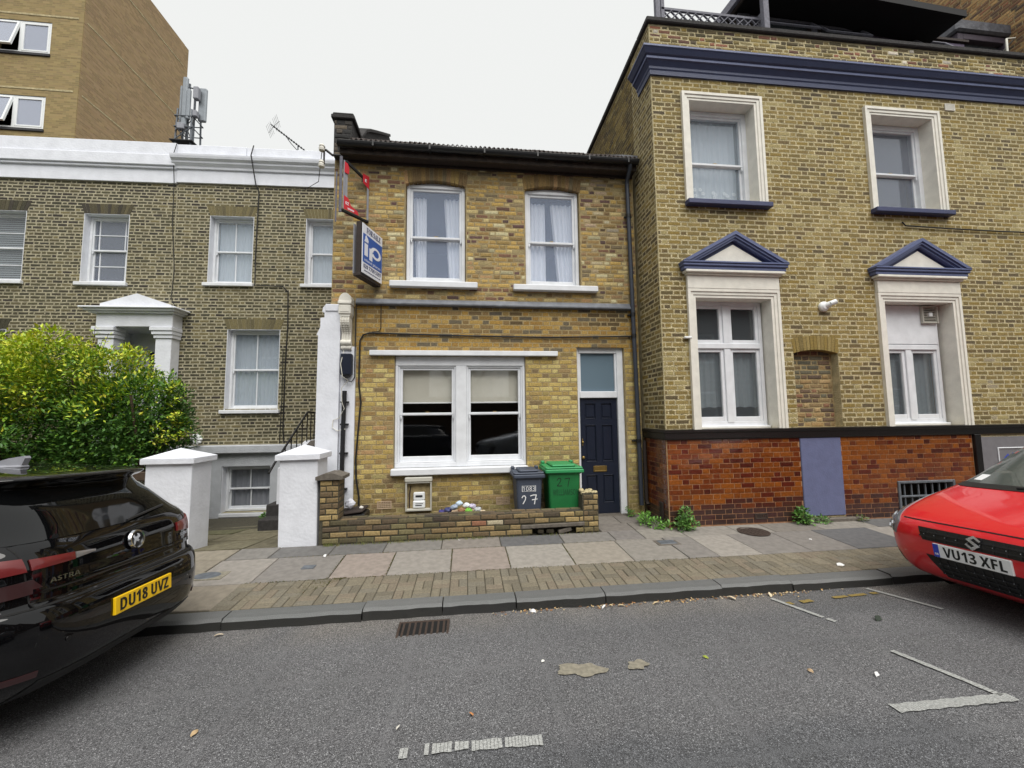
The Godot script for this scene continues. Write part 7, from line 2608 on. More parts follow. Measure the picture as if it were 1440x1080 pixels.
		put("roller", mb, M.pvc, bl)
	var p := pub_t()
	cloth("net_curtain", "white lace net with flowers behind the upper window nearest the pub corner", "net curtain", M.net, p, 0.72, 5.2, 1.72, 6.85, -0.42, 8, 0.014)
	# flowers worked in the lace
	var lace := MB.new()
	var r := RandomNumberGenerator.new()
	r.seed = 5
	for k in 26:
		var c := Vector3(r.randf_range(0.78, 1.66), r.randf_range(5.25, 5.6) if k < 18 else 6.05, -0.397)
		if k >= 18: c.x = 0.8 + (k - 18) * 0.11
		for j in 5:
			lace.ball(p * (c + Vector3(cos(TAU * j / 5) * 0.022, sin(TAU * j / 5) * 0.022, 0)), Vector3(0.014, 0.014, 0.004), 6, 4)
	tag(put("lace_flowers", lace, M.curtain_white), "raised white lace flowers on the net nearest the pub corner", "lace")
	cloth("net_curtain", "grey green net with scalloped hem in the pub window nearest the downpipe", "net curtain", M.net_grey, p, 0.66, 1.74, 1.82, 2.72, -0.33, 9, 0.012, {scallop = 0.02})
	cloth("net_curtain", "grey green net behind the lower panes of the pub window with the fan", "net curtain", M.net_grey, p, 4.05, 1.5, 5.2, 2.72, -0.33, 9, 0.012)
	# aerials
	var m := thing("phone_mast", "cluster of pale grey antenna panels on a steel frame above the white parapet", "antenna mast", Vector3(-8.58, 8.1, -6.0))
	mb = MB.new()
	for x in [-0.25, 0.25]:
		for z in [-0.25, 0.25]:
			mb.tube([Vector3(x, 0, z), Vector3(x * 0.8, 3.05, z * 0.8)], 0.025, 6)
	for y in [2.0, 2.45, 2.8]:
		for q in [[-0.25, -0.25, 0.25, -0.25], [0.25, -0.25, 0.25, 0.25], [0.25, 0.25, -0.25, 0.25], [-0.25, 0.25, -0.25, -0.25]]:
			mb.tube([Vector3(q[0], y, q[1]), Vector3(q[2], y, q[3])], 0.016, 5)
	mb.tube([Vector3(-0.25, 2.0, 0.25), Vector3(0.25, 2.45, 0.25)], 0.014, 5)
	put("frame", mb, M.galv, m)
	mb = MB.new()
	mb.bx(Vector3(-0.32, 1.96, -0.32), Vector3(0.32, 2.0, 0.32), 0.01)
	put("platform", mb, M.roof_felt, m)
	mb = MB.new()
	for x in [-0.13, 0.0, 0.17]:
		mb.tube([Vector3(x, 2.0, 0.05), Vector3(x, 4.0 if x < 0.1 else 3.9, 0.05)], 0.03, 8)
	mb.tube([Vector3(-0.02, 3.88, 0.05), Vector3(0.3, 3.8, 0.1)], 0.02, 6)
	put("pole", mb, M.galv, m)
	for q in [[-0.2, 2.6, 3.9, 0.0, 0.1], [-0.03, 2.5, 4.1, 0.12, 0.14], [0.1, 2.7, 3.7, 0.15, 0.1], [0.42, 2.75, 3.85, 0.02, 0.22]]:
		mb = MB.new()
		mb.bx(Vector3(q[0] - q[4] / 2, q[1], q[3]), Vector3(q[0] + q[4] / 2, q[2], q[3] + 0.11), 0.03)
		put("panel", mb, M.steel, m)
	for q in [[0.33, 3.35, 0.15, 0.4], [0.33, 2.78, 0.12, 0.2], [-0.05, 2.35, 0.2, 0.2]]:
		mb = MB.new()
		mb.bx(Vector3(q[0] - q[2] / 2, q[1], 0.15), Vector3(q[0] + q[2] / 2, q[1] + q[3], 0.3), 0.02)
		put("radio_unit", mb, M.board_edge, m)
	for k in 4:
		mb = MB.new()
		mb.tube([Vector3(-0.15 + k * 0.13, 2.0, 0.2), Vector3(-0.2 + k * 0.12, 2.3, 0.26), Vector3(-0.1 + k * 0.13, 2.6 + 0.1 * k, 0.12)], 0.012, 5)
		put("feeder_cable", mb, M.black_plastic, m)
	var a := thing("tv_aerial", "dark television aerial with many rods leaning over the white parapet", "aerial", Vector3(-5.35, 8.1, -6.0))
	mb = MB.new()
	mb.tube([Vector3(0, 0, 0), Vector3(0, 2.25, 0)], 0.018, 6)
	put("pole", mb, M.galv, a)
	var A := Vector3(-0.8, 2.82, 0.1)
	var B := Vector3(0.24, 2.06, 0.0)
	mb = MB.new()
	mb.tube([A, B], 0.013, 6)
	mb.tube([A.lerp(B, 0.42), A.lerp(B, 0.6) + Vector3(-0.02, -0.1, 0), Vector3(0, 2.05, 0)], 0.012, 5)
	put("boom", mb, M.iron, a)
	var d := (B - A).normalized()
	var cr := d.cross(Vector3(0, 0, 1)).normalized()
	for k in 13:
		var c := A.lerp(B, 0.1 + k * 0.07)
		mb = MB.new()
		var s := 0.2 if k > 1 else 0.26
		var e := (cr * 0.35 + Vector3(0.2, 0.1, 0.9)).normalized()
		mb.tube([c - e * s, c + e * s], 0.0045, 4)
		mb.bx(c - Vector3(0.022, 0.022, 0.022), c + Vector3(0.022, 0.022, 0.022), 0.006)
		put("rod", mb, M.iron, a)
	for s in [-1, 1]:
		mb = MB.new()
		mb.tube([A.lerp(B, 0.08), A.lerp(B, 0.08) + cr * 0.26 * s + d * 0.03], 0.007, 4)
		for k in 4:
			var c: Vector3 = A.lerp(B, 0.08) + cr * (0.06 + 0.06 * k) * s
			mb.tube([c - Vector3(0.05, 0.02, 0.25), c + Vector3(0.05, 0.02, 0.25)], 0.004, 4)
		put("reflector", mb, M.iron, a)

# ---------------------------------------------------------------- cars
# Body: plan sections stacked over height. Tables give, per height, how far the nose and the tail lie from the middle and the half width.
func tab(rows: Array, y: float, k: int) -> float:
	var n := rows.size()
	if y <= rows[0][0]: return rows[0][k]
	if y >= rows[n - 1][0]: return rows[n - 1][k]
	for i in n - 1:
		if y <= rows[i + 1][0]:
			var h: float = rows[i + 1][0] - rows[i][0]
			var t: float = (y - rows[i][0]) / h
			var m: float = (rows[i + 1][k] - rows[i][k]) / h
			var m0: float = m
			var m1: float = m
			if i > 0:
				var p: float = (rows[i][k] - rows[i - 1][k]) / (rows[i][0] - rows[i - 1][0])
				m0 = 0.0 if p * m <= 0 else 2.0 * p * m / (p + m)
			if i < n - 2:
				var q: float = (rows[i + 2][k] - rows[i + 1][k]) / (rows[i + 2][0] - rows[i + 1][0])
				m1 = 0.0 if q * m <= 0 else 2.0 * q * m / (q + m)
			var t2 := t * t
			var t3 := t2 * t
			return (2 * t3 - 3 * t2 + 1) * rows[i][k] + (t3 - 2 * t2 + t) * h * m0 + (-2 * t3 + 3 * t2) * rows[i + 1][k] + (t3 - t2) * h * m1
	return rows[n - 1][k]

# end of the car at height y and sideways z: s = 1 nose, -1 tail
func car_end(P: Dictionary, s: int, y: float, z: float) -> Vector3:
	var a: float = tab(P.rows, y, 1 if s > 0 else 2)
	var w: float = tab(P.rows, y, 3)
	var n: float = P.nf if s > 0 else P.nr
	var q: float = clampf(1.0 - pow(absf(z) / w, n), 0.0, 1.0)
	return Vector3(P.xc + s * a * pow(q, 1.0 / n), y, z)

func car_side(P: Dictionary, s: int, x: float, y: float) -> Vector3:
	var dx: float = x - P.xc
	var a: float = tab(P.rows, y, 1 if dx > 0 else 2)
	var n: float = P.nf if dx > 0 else P.nr
	var w: float = tab(P.rows, y, 3)
	return Vector3(x, y, s * w * pow(clampf(1.0 - pow(absf(dx) / a, n), 0.0, 1.0), 1.0 / n))

# a panel lying on the nose or tail, given by four corners (sideways, height): bottom left, bottom right, top right, top left as seen
func end_patch(P: Dictionary, s: int, c: Array, out: float, nu := 14, nv := 6, lift := 0.0) -> MB:
	var mb := MB.new()
	var pos := func(u: float, v: float, o: float) -> Vector3:
		var a: Vector2 = c[0].lerp(c[1], u)
		var b: Vector2 = c[3].lerp(c[2], u)
		var q: Vector2 = a.lerp(b, v)
		var e := 0.004
		var p: Vector3 = car_end(P, s, q.y, q.x)
		var du: Vector3 = car_end(P, s, q.y, q.x + e) - car_end(P, s, q.y, q.x - e)
		var dv: Vector3 = car_end(P, s, q.y + e, q.x) - car_end(P, s, q.y - e, q.x)
		var nn: Vector3 = dv.cross(du).normalized()
		if nn.x * s < 0: nn = -nn
		return p + nn * (o + lift * sin(PI * u) * sin(PI * v))
	mb.surf(func(u: float, v: float) -> Vector3: return pos.call(u, v, out), nu, nv)
	# edges
	for i in nu:
		var u0 := float(i) / nu
		var u1 := float(i + 1) / nu
		mb.quad(pos.call(u0, 0.0, -0.01), pos.call(u1, 0.0, -0.01), pos.call(u1, 0.0, out), pos.call(u0, 0.0, out))
		mb.quad(pos.call(u1, 1.0, -0.01), pos.call(u0, 1.0, -0.01), pos.call(u0, 1.0, out), pos.call(u1, 1.0, out))
	for j in nv:
		var v0 := float(j) / nv
		var v1 := float(j + 1) / nv
		mb.quad(pos.call(0.0, v1, -0.01), pos.call(0.0, v0, -0.01), pos.call(0.0, v0, out), pos.call(0.0, v1, out))
		mb.quad(pos.call(1.0, v0, -0.01), pos.call(1.0, v1, -0.01), pos.call(1.0, v1, out), pos.call(1.0, v0, out))
	return mb

func side_patch(P: Dictionary, s: int, c: Array, out: float, nu := 10, nv := 5) -> MB:
	var mb := MB.new()
	mb.surf(func(u: float, v: float) -> Vector3:
		var q: Vector2 = c[0].lerp(c[1], u).lerp(c[3].lerp(c[2], u), v)
		return car_side(P, s, q.x, q.y) + Vector3(0, out * 0.3, s * out), nu, nv, s < 0)
	return mb

func face(P: Dictionary, s: int, y: float, z: float, out: float) -> Transform3D:
	var e := 0.02
	var p := car_end(P, s, y, z)
	var du := (car_end(P, s, y, z + e) - car_end(P, s, y, z - e)).normalized() * float(-s)
	var dv := (car_end(P, s, y + e, z) - car_end(P, s, y - e, z)).normalized()
	var n := du.cross(dv).normalized()
	return Transform3D(Basis(du, n.cross(du).normalized(), n), p + n * out)

func car_body(root: Node3D, P: Dictionary, paint: Material) -> void:
	var mb := MB.new()
	var y0: float = P.rows[0][0]
	var y1: float = P.rows[P.rows.size() - 1][0]
	var N := 72
	mb.surf(func(u: float, v: float) -> Vector3:
		var y: float = lerpf(y0, y1, v)
		var th: float = TAU * u
		var c := cos(th)
		var sn := sin(th)
		var n: float = P.nf if c > 0 else P.nr
		var a: float = tab(P.rows, y, 1 if c > 0 else 2)
		var w: float = tab(P.rows, y, 3)
		return Vector3(P.xc + a * signf(c) * pow(absf(c), 2.0 / n), y, -w * signf(sn) * pow(absf(sn), 2.0 / n)), N, 110)
	# roof cap and floor
	for e in [[y1, 1], [y0, -1]]:
		var ctr := Vector3(P.xc + (tab(P.rows, e[0], 1) - tab(P.rows, e[0], 2)) / 2, e[0] + (0.012 if e[1] > 0 else 0.0), 0)
		for k in N:
			var q := []
			for th in [TAU * k / N, TAU * (k + 1) / N]:
				var c := cos(th)
				var sn := sin(th)
				var n: float = P.nf if c > 0 else P.nr
				q.append(Vector3(P.xc + tab(P.rows, e[0], 1 if c > 0 else 2) * signf(c) * pow(absf(c), 2.0 / n), e[0], -tab(P.rows, e[0], 3) * signf(sn) * pow(absf(sn), 2.0 / n)))
			if e[1] > 0: mb.tri(ctr, q[0], q[1])
			else: mb.tri(ctr, q[1], q[0])
	put("body", mb, paint, root)
	for x in P.axles:
		for s in [-1, 1]:
			var p := car_side(P, s, x, 0.42)
			var t := Transform3D(Basis(Vector3.RIGHT, PI / 2 * s), Vector3(x, 0.31, p.z - s * 0.125))
			var w := MB.new()
			w.lathe([Vector2(0.2, 0.1), Vector2(0.27, 0.112), Vector2(0.305, 0.1), Vector2(0.312, 0.06), Vector2(0.312, -0.08), Vector2(0.29, -0.1)], Transform3D(t.basis * Basis.from_scale(Vector3(1, -1, 1)) if false else t.basis, t.origin), 28)
			var wh := put("wheel", w, M.tyre, root)
			w = MB.new()
			w.lathe([Vector2(0.0, 0.1), Vector2(0.06, 0.102), Vector2(0.08, 0.09), Vector2(0.19, 0.098), Vector2(0.205, 0.104)], t, 28)
			put("rim", w, M.steel, wh)
			w = MB.new()
			w.lathe([Vector2(0.33, 0.085), Vector2(0.345, 0.094), Vector2(0.37, 0.088)], t, 32)
			put("wheel_arch", w, M.gap, root)

func hatch_shape() -> Dictionary:
	return {xc = -0.1, nf = 3.0, nr = 5.0, axles = [1.32, -1.33], rows = [
		# height, nose, tail, half width
		[0.2, 2.0, 1.84, 0.80], [0.27, 2.18, 2.0, 0.875], [0.36, 2.25, 2.07, 0.915], [0.5, 2.28, 2.085, 0.93], [0.62, 2.27, 2.075, 0.93], [0.69, 2.23, 2.05, 0.925], [0.72, 2.2, 2.005, 0.918], [0.8, 2.05, 1.995, 0.912], [0.9, 1.6, 1.985, 0.905], [0.98, 1.2, 1.965, 0.89],
		[1.03, 1.0, 1.93, 0.86], [1.07, 0.9, 1.885, 0.82], [1.2, 0.65, 1.75, 0.745], [1.32, 0.42, 1.63, 0.68], [1.345, 0.38, 1.69, 0.67], [1.375, 0.32, 1.73, 0.655], [1.39, 0.29, 1.69, 0.645], [1.42, 0.22, 1.35, 0.60], [1.45, 0.14, 0.9, 0.52], [1.47, 0.08, 0.45, 0.36]]}

func small_shape() -> Dictionary:
	return {xc = -0.35, nf = 6.5, nr = 4.5, axles = [0.98, -1.3], rows = [
		[0.17, 2.0, 1.4, 0.70], [0.24, 2.14, 1.52, 0.78], [0.33, 2.2, 1.56, 0.82], [0.45, 2.235, 1.58, 0.84], [0.56, 2.24, 1.58, 0.845], [0.64, 2.22, 1.57, 0.845], [0.70, 2.17, 1.56, 0.84], [0.75, 2.09, 1.55, 0.838], [0.80, 1.97, 1.54, 0.835], [0.85, 1.83, 1.52, 0.83], [0.9, 1.67, 1.5, 0.825], [0.95, 1.5, 1.46, 0.815], [0.99, 1.38, 1.43, 0.80],
		[1.03, 1.28, 1.4, 0.785], [1.2, 0.98, 1.3, 0.715], [1.35, 0.7, 1.2, 0.655], [1.43, 0.48, 1.05, 0.60], [1.47, 0.3, 0.85, 0.5], [1.495, 0.12, 0.5, 0.33]]}

func plate(root: Node3D, P: Dictionary, s: int, y: float, txt: String, m: Material, w := 0.52, h := 0.111, blue := false) -> void:
	var f := face(P, s, y, 0.0, 0.012)
	var mb := MB.new()
	mb.bx(Vector3(-w / 2, -h / 2, -0.02), Vector3(w / 2, h / 2, 0.0), 0.003)
	var pl := put("number_plate", mb, m, root, f)
	put("plate_characters", letters(txt, w * (0.79 if blue else 0.86), h * 0.7, 0.0025), M.print_black, pl, Transform3D(Basis(), Vector3(w * 0.045 if blue else 0.0, 0, 0.0004)))
	if blue:
		mb = MB.new()
		mb.bx(Vector3(-w / 2 + 0.002, -h / 2 + 0.002, 0.0), Vector3(-w / 2 + 0.045, h / 2 - 0.002, 0.0015))
		put("country_band", mb, M.plate_blue, pl)
		put("country_letters", letters("GB", 0.026, 0.016, 0.001), M.print_white, pl, Transform3D(Basis(), Vector3(-w / 2 + 0.024, -h * 0.25, 0.0016)))

func hatch(called: String, label: String, paint: Material, full: bool) -> Node3D:
	var root := thing(called, label, "car")
	var P := hatch_shape()
	car_body(root, P, paint)
	# tail: window, panel gaps, lamps, badge, plate
	put("rear_window", end_patch(P, -1, [Vector2(-0.7, 1.035), Vector2(0.7, 1.035), Vector2(0.585, 1.315), Vector2(-0.585, 1.315)], 0.003, 20, 8), M.car_glass, root)
	put("windscreen", end_patch(P, 1, [Vector2(0.68, 1.05), Vector2(-0.68, 1.05), Vector2(-0.56, 1.4), Vector2(0.56, 1.4)], 0.003, 16, 8), M.car_glass, root)
	for s in [-1, 1]:
		put("side_window", side_patch(P, s, [Vector2(-1.35, 1.03), Vector2(0.72, 1.03), Vector2(0.2, 1.36), Vector2(-1.1, 1.34)] if s > 0 else [Vector2(-1.35, 1.03), Vector2(0.72, 1.03), Vector2(0.2, 1.36), Vector2(-1.1, 1.34)], 0.004), M.car_glass, root)
		put("headlight", end_patch(P, 1, [Vector2(0.8 * s, 0.64), Vector2(0.45 * s, 0.66), Vector2(0.45 * s, 0.73), Vector2(0.86 * s, 0.78)], 0.004, 10, 4), M.lamp_lens, root)
		put("window_trim", side_patch(P, s, [Vector2(-1.4, 1.01), Vector2(0.76, 1.01), Vector2(0.74, 1.03), Vector2(-1.37, 1.03)], 0.005), M.chrome, root)
	put("grille", end_patch(P, 1, [Vector2(0.45, 0.52), Vector2(-0.45, 0.52), Vector2(-0.5, 0.66), Vector2(0.5, 0.66)], 0.003), M.grille, root)
	if not full:
		return root
	for s in [-1, 1]:
		var lamp := end_patch(P, -1, [Vector2(0.62 * s, 0.855), Vector2(0.885 * s, 0.85), Vector2(0.87 * s, 0.985), Vector2(0.63 * s, 0.965)] if s > 0 else [Vector2(-0.885, 0.88), Vector2(-0.62, 0.895), Vector2(-0.63, 0.965), Vector2(-0.87, 0.985)], 0.012, 12, 5, 0.006)
		put("tail_lamp", lamp, M.lamp_red, root)
		put("tail_lamp", end_patch(P, -1, [Vector2(0.42 * s, 0.88), Vector2(0.605 * s, 0.862), Vector2(0.61 * s, 0.955), Vector2(0.42 * s, 0.945)] if s > 0 else [Vector2(-0.605, 0.898), Vector2(-0.42, 0.905), Vector2(-0.42, 0.945), Vector2(-0.61, 0.955)], 0.011, 10, 4, 0.004), M.lamp_red, root)
		if s < 0: put("reversing_lamp", end_patch(P, -1, [Vector2(0.3 * s, 0.905), Vector2(0.415 * s, 0.885), Vector2(0.415 * s, 0.94), Vector2(0.3 * s, 0.925)] if s > 0 else [Vector2(-0.415, 0.908), Vector2(-0.3, 0.918), Vector2(-0.3, 0.93), Vector2(-0.415, 0.943)], 0.012, 8, 3, 0.003), M.lamp_clear, root)
		put("lamp_shade", end_patch(P, -1, [Vector2(0.55 * s, 0.78), Vector2(0.87 * s, 0.76), Vector2(0.885 * s, 0.828), Vector2(0.6 * s, 0.85)] if s > 0 else [Vector2(-0.87, 0.76), Vector2(-0.55, 0.78), Vector2(-0.6, 0.85), Vector2(-0.885, 0.828)], 0.008, 10, 3), M.lamp_dark_red, root)
		put("reflector", end_patch(P, -1, [Vector2(0.6 * s, 0.36), Vector2(0.8 * s, 0.37), Vector2(0.8 * s, 0.4), Vector2(0.6 * s, 0.39)] if s > 0 else [Vector2(-0.8, 0.37), Vector2(-0.6, 0.36), Vector2(-0.6, 0.39), Vector2(-0.8, 0.4)], 0.006, 8, 2), M.lamp_dark_red, root)
		put("panel_gap", end_patch(P, -1, [Vector2(0.607 * s - 0.003, 0.7), Vector2(0.607 * s + 0.003, 0.7), Vector2(0.64 * s + 0.003, 1.03), Vector2(0.64 * s - 0.003, 1.03)], 0.0015, 1, 10), M.gap, root)
		var sen := MB.new()
		sen.lathe([Vector2(0.0, 0.004), Vector2(0.012, 0.003), Vector2(0.013, 0.0)], face(P, -1, 0.5, 0.5 * s, 0.001) * Transform3D(Basis(Vector3.RIGHT, PI / 2), Vector3.ZERO), 12)
		put("parking_sensor", sen, M.grille, root)
	put("panel_gap", end_patch(P, -1, [Vector2(-0.84, 0.7), Vector2(0.84, 0.7), Vector2(0.84, 0.707), Vector2(-0.84, 0.707)], 0.002, 30, 1), M.gap, root)
	put("crease", end_patch(P, -1, [Vector2(-0.6, 0.772), Vector2(0.6, 0.772), Vector2(0.6, 0.80), Vector2(-0.6, 0.80)], 0.012, 24, 2, 0.003), paint, root)
	put("lower_valance", end_patch(P, -1, [Vector2(-0.66, 0.21), Vector2(0.66, 0.21), Vector2(0.58, 0.33), Vector2(-0.58, 0.33)], 0.006, 20, 4), M.grille, root)
	var wiper := MB.new()
	wiper.tube([car_end(P, -1, 1.05, -0.02) + Vector3(-0.03, 0, 0), car_end(P, -1, 1.075, 0.2) + Vector3(-0.03, 0, 0), car_end(P, -1, 1.09, 0.4) + Vector3(-0.018, 0, 0)], 0.009, 6)
	put("rear_wiper", wiper, M.black_plastic, root)
	var fin := MB.new()
	fin.prism([Vector2(-0.14, 0.0), Vector2(0.12, 0.0), Vector2(0.06, 0.022), Vector2(-0.06, 0.06), Vector2(-0.15, 0.075), Vector2(-0.16, 0.06)], -0.02, 0.02)
	fin.bx(Vector3(-0.15, -0.01, -0.035), Vector3(0.14, 0.012, 0.035), 0.008)
	put("roof_antenna", fin, M.board_edge, root, Transform3D(Basis(), Vector3(-1.2, 1.432, 0)))
	# round badge: ring with a generic winged beast
	var bt := face(P, -1, 0.915, 0.0, 0.012)
	var ring := MB.new()
	ring.lathe([Vector2(0.048, 0.0), Vector2(0.05, 0.012), Vector2(0.06, 0.014), Vector2(0.066, 0.0)], bt * Transform3D(Basis(Vector3.RIGHT, PI / 2), Vector3.ZERO), 28)
	var bd := put("badge", ring, M.chrome, root)
	ring = MB.new()
	ring.prism(_arc(Vector2.ZERO, 0.05, 0.05, 0, TAU * 0.97, 24), -0.002, 0.002, bt)
	put("badge_disc", ring, M.grille, bd)
	ring = MB.new()
	ring.prism([Vector2(-0.032, -0.036), Vector2(-0.018, -0.036), Vector2(-0.006, -0.012), Vector2(0.012, -0.022), Vector2(0.022, -0.01), Vector2(0.01, 0.0), Vector2(0.03, 0.012), Vector2(0.024, 0.03), Vector2(0.004, 0.038), Vector2(0.01, 0.022), Vector2(-0.008, 0.014), Vector2(-0.022, 0.034), Vector2(-0.034, 0.02), Vector2(-0.02, 0.004), Vector2(-0.026, -0.014)], 0.002, 0.007, bt)
	put("badge_emblem", ring, M.chrome, bd)
	put("model_name", letters("ASTRA", 0.15, 0.026, 0.004), M.chrome, root, face(P, -1, 0.825, -0.47, 0.008))
	put("trim_name", letters("TURBO", 0.12, 0.022, 0.004), M.chrome, root, face(P, -1, 0.845, 0.5, 0.008))
	plate(root, P, -1, 0.56, "DU18 UVZ", M.plate_yellow, 0.48, 0.105)
	return root

func supermini() -> Node3D:
	var root := thing("red_car", "small red hatchback parked nose towards the middle house beside the pub", "car")
	var P := small_shape()
	car_body(root, P, M.car_red)
	put("windscreen", end_patch(P, 1, [Vector2(0.69, 1.0), Vector2(-0.69, 1.0), Vector2(-0.58, 1.41), Vector2(0.58, 1.41)], 0.003, 18, 8), M.windscreen, root)
	put("scuttle", end_patch(P, 1, [Vector2(0.72, 0.965), Vector2(-0.72, 0.965), Vector2(-0.69, 0.999), Vector2(0.69, 0.999)], 0.005, 18, 2), M.grille, root)
	put("rear_window", end_patch(P, -1, [Vector2(-0.6, 1.05), Vector2(0.6, 1.05), Vector2(0.52, 1.38), Vector2(-0.52, 1.38)], 0.003), M.car_glass, root)
	var tick := put("tax_disc", end_patch(P, 1, [Vector2(0.62, 1.02), Vector2(0.54, 1.02), Vector2(0.53, 1.07), Vector2(0.61, 1.07)], 0.006, 2, 2), M.print_white, root)
	for s in [-1, 1]:
		put("side_window", side_patch(P, s, [Vector2(-1.2, 1.02), Vector2(0.5, 1.02), Vector2(0.08, 1.39), Vector2(-1.1, 1.37)], 0.004), M.car_glass, root)
		var c: Array = [Vector2(0.80, 0.60), Vector2(0.60, 0.55), Vector2(0.57, 0.66), Vector2(0.80, 0.93)] if s > 0 else [Vector2(-0.60, 0.55), Vector2(-0.80, 0.60), Vector2(-0.80, 0.93), Vector2(-0.57, 0.66)]
		var hl := put("headlight", end_patch(P, 1, c, 0.006, 14, 10, 0.006), M.lamp_lens, root)
		for q in [[0.66, 0.62, 0.038], [0.7, 0.69, 0.036]]:
			var b := MB.new()
			b.lathe([Vector2(q[2], 0.0), Vector2(q[2] * 1.12, 0.01), Vector2(q[2] * 1.25, 0.0)], face(P, 1, q[1], q[0] * s, 0.012) * Transform3D(Basis(Vector3.RIGHT, PI / 2), Vector3.ZERO), 20)
			put("lamp_ring", b, M.chrome, hl)
		var fg: Array = [Vector2(0.72, 0.31), Vector2(0.6, 0.29), Vector2(0.64, 0.38), Vector2(0.76, 0.44)] if s > 0 else [Vector2(-0.6, 0.29), Vector2(-0.72, 0.31), Vector2(-0.76, 0.44), Vector2(-0.64, 0.38)]
		put("fog_lamp_recess", end_patch(P, 1, fg, 0.003, 8, 5), M.grille, root)
		put("bonnet_gap", end_patch(P, 1, [Vector2(0.70 * s - 0.004, 0.735), Vector2(0.70 * s + 0.004, 0.735), Vector2(0.745 * s + 0.004, 0.96), Vector2(0.745 * s - 0.004, 0.96)], 0.001, 1, 14), M.gap, root)
		var wp := MB.new()
		wp.tube([car_end(P, 1, 0.985, 0.2 * s) + Vector3(0.02, 0.005, 0), car_end(P, 1, 1.02, 0.2 * s - 0.5) + Vector3(0.014, 0.008, 0)], 0.008, 5)
		put("wiper", wp, M.black_plastic, root)
		var mr := MB.new()
		mr.bx(Vector3(0.42, 0.99, s * 0.78), Vector3(0.56, 1.12, s * 0.95), 0.04)
		if s < 0:
			put("door_mirror", mr, M.car_red, root)
	put("bonnet_gap", end_patch(P, 1, [Vector2(0.56, 0.70), Vector2(-0.56, 0.70), Vector2(-0.56, 0.708), Vector2(0.56, 0.708)], 0.002, 24, 1), M.gap, root)
	# grille, lower intake with bars
	put("grille", end_patch(P, 1, [Vector2(0.34, 0.552), Vector2(-0.34, 0.552), Vector2(-0.385, 0.655), Vector2(0.385, 0.655)], 0.004, 24, 4), M.grille, root)
	put("lower_intake", end_patch(P, 1, [Vector2(0.24, 0.255), Vector2(-0.24, 0.255), Vector2(-0.335, 0.43), Vector2(0.335, 0.43)], 0.004, 24, 4), M.grille, root)
	for y in [0.585, 0.622]:
		put("grille_bar", end_patch(P, 1, [Vector2(0.36, y - 0.006), Vector2(-0.36, y - 0.006), Vector2(-0.36, y + 0.006), Vector2(0.36, y + 0.006)], 0.011, 24, 1), M.black_plastic, root)
	for y in [0.29, 0.33, 0.37]:
		put("grille_bar", end_patch(P, 1, [Vector2(0.26, y - 0.005), Vector2(-0.26, y - 0.005), Vector2(-0.26, y + 0.005), Vector2(0.26, y + 0.005)], 0.011, 24, 1), M.black_plastic, root)
	for k in 9:
		var z := -0.32 + k * 0.08
		put("grille_post", end_patch(P, 1, [Vector2(z + 0.005, 0.558), Vector2(z - 0.005, 0.558), Vector2(z - 0.005, 0.648), Vector2(z + 0.005, 0.648)], 0.008, 1, 2), M.black_plastic, root)
		put("grille_post", end_patch(P, 1, [Vector2(z * 0.75 + 0.005, 0.262), Vector2(z * 0.75 - 0.005, 0.262), Vector2(z * 0.75 - 0.005, 0.41), Vector2(z * 0.75 + 0.005, 0.41)], 0.008, 1, 3), M.black_plastic, root)
		for y in [0.29, 0.37, 0.604]:
			var stud := MB.new()
			stud.ball(car_end(P, 1, y, z * (0.75 if y < 0.5 else 1.0)) + Vector3(0.014, 0, 0), Vector3(0.003, 0.003, 0.003), 6, 4)
			put("grille_stud", stud, M.steel, root)
	# S-shaped badge
	var f := face(P, 1, 0.607, -0.04, 0.016)
	var em := MB.new()
	em.prism([Vector2(0.0, 0.058), Vector2(0.052, 0.022), Vector2(0.04, 0.012), Vector2(0.004, 0.036), Vector2(-0.016, 0.022), Vector2(0.05, -0.02), Vector2(0.0, -0.058), Vector2(-0.052, -0.022), Vector2(-0.04, -0.012), Vector2(-0.004, -0.036), Vector2(0.016, -0.022), Vector2(-0.05, 0.02)], 0.0, 0.006, f)
	put("badge", em, M.chrome, root)
	plate(root, P, 1, 0.485, "VU13 XFL", M.plate_white, 0.52, 0.111, true)
	return root

func place_car(o: Node3D, x: float, z: float, yaw: float, roll: float, s: float) -> void:
	o.transform = Transform3D(Basis(Vector3.RIGHT, roll) * Basis(Vector3.UP, yaw) * Basis.from_scale(Vector3.ONE * s), Vector3(x, road_y(z) + 0.005, z))

func cars() -> void:
	var a := hatch("black_car", "glossy black hatchback parked tail on with yellow number plate, at the left kerb", M.car_black, true)
	place_car(a, -4.62, 3.38, PI + 0.01, -0.06, 1.05)
	var b := supermini()
	place_car(b, 6.42, 3.6, PI - 0.04, -0.06, 1.08)
	var c := hatch("dark_car", "dark hatchback parked across the street, mirrored in the left pane of the wide window", M.door_navy, false)
	place_car(c, -2.7, 9.0, PI, 0.05, 1.0)
	var d := hatch("silver_car", "silver hatchback parked across the street, mirrored in the right pane of the wide window", M.car_silver, false)
	place_car(d, 2.5, 9.0, PI, 0.05, 1.0)

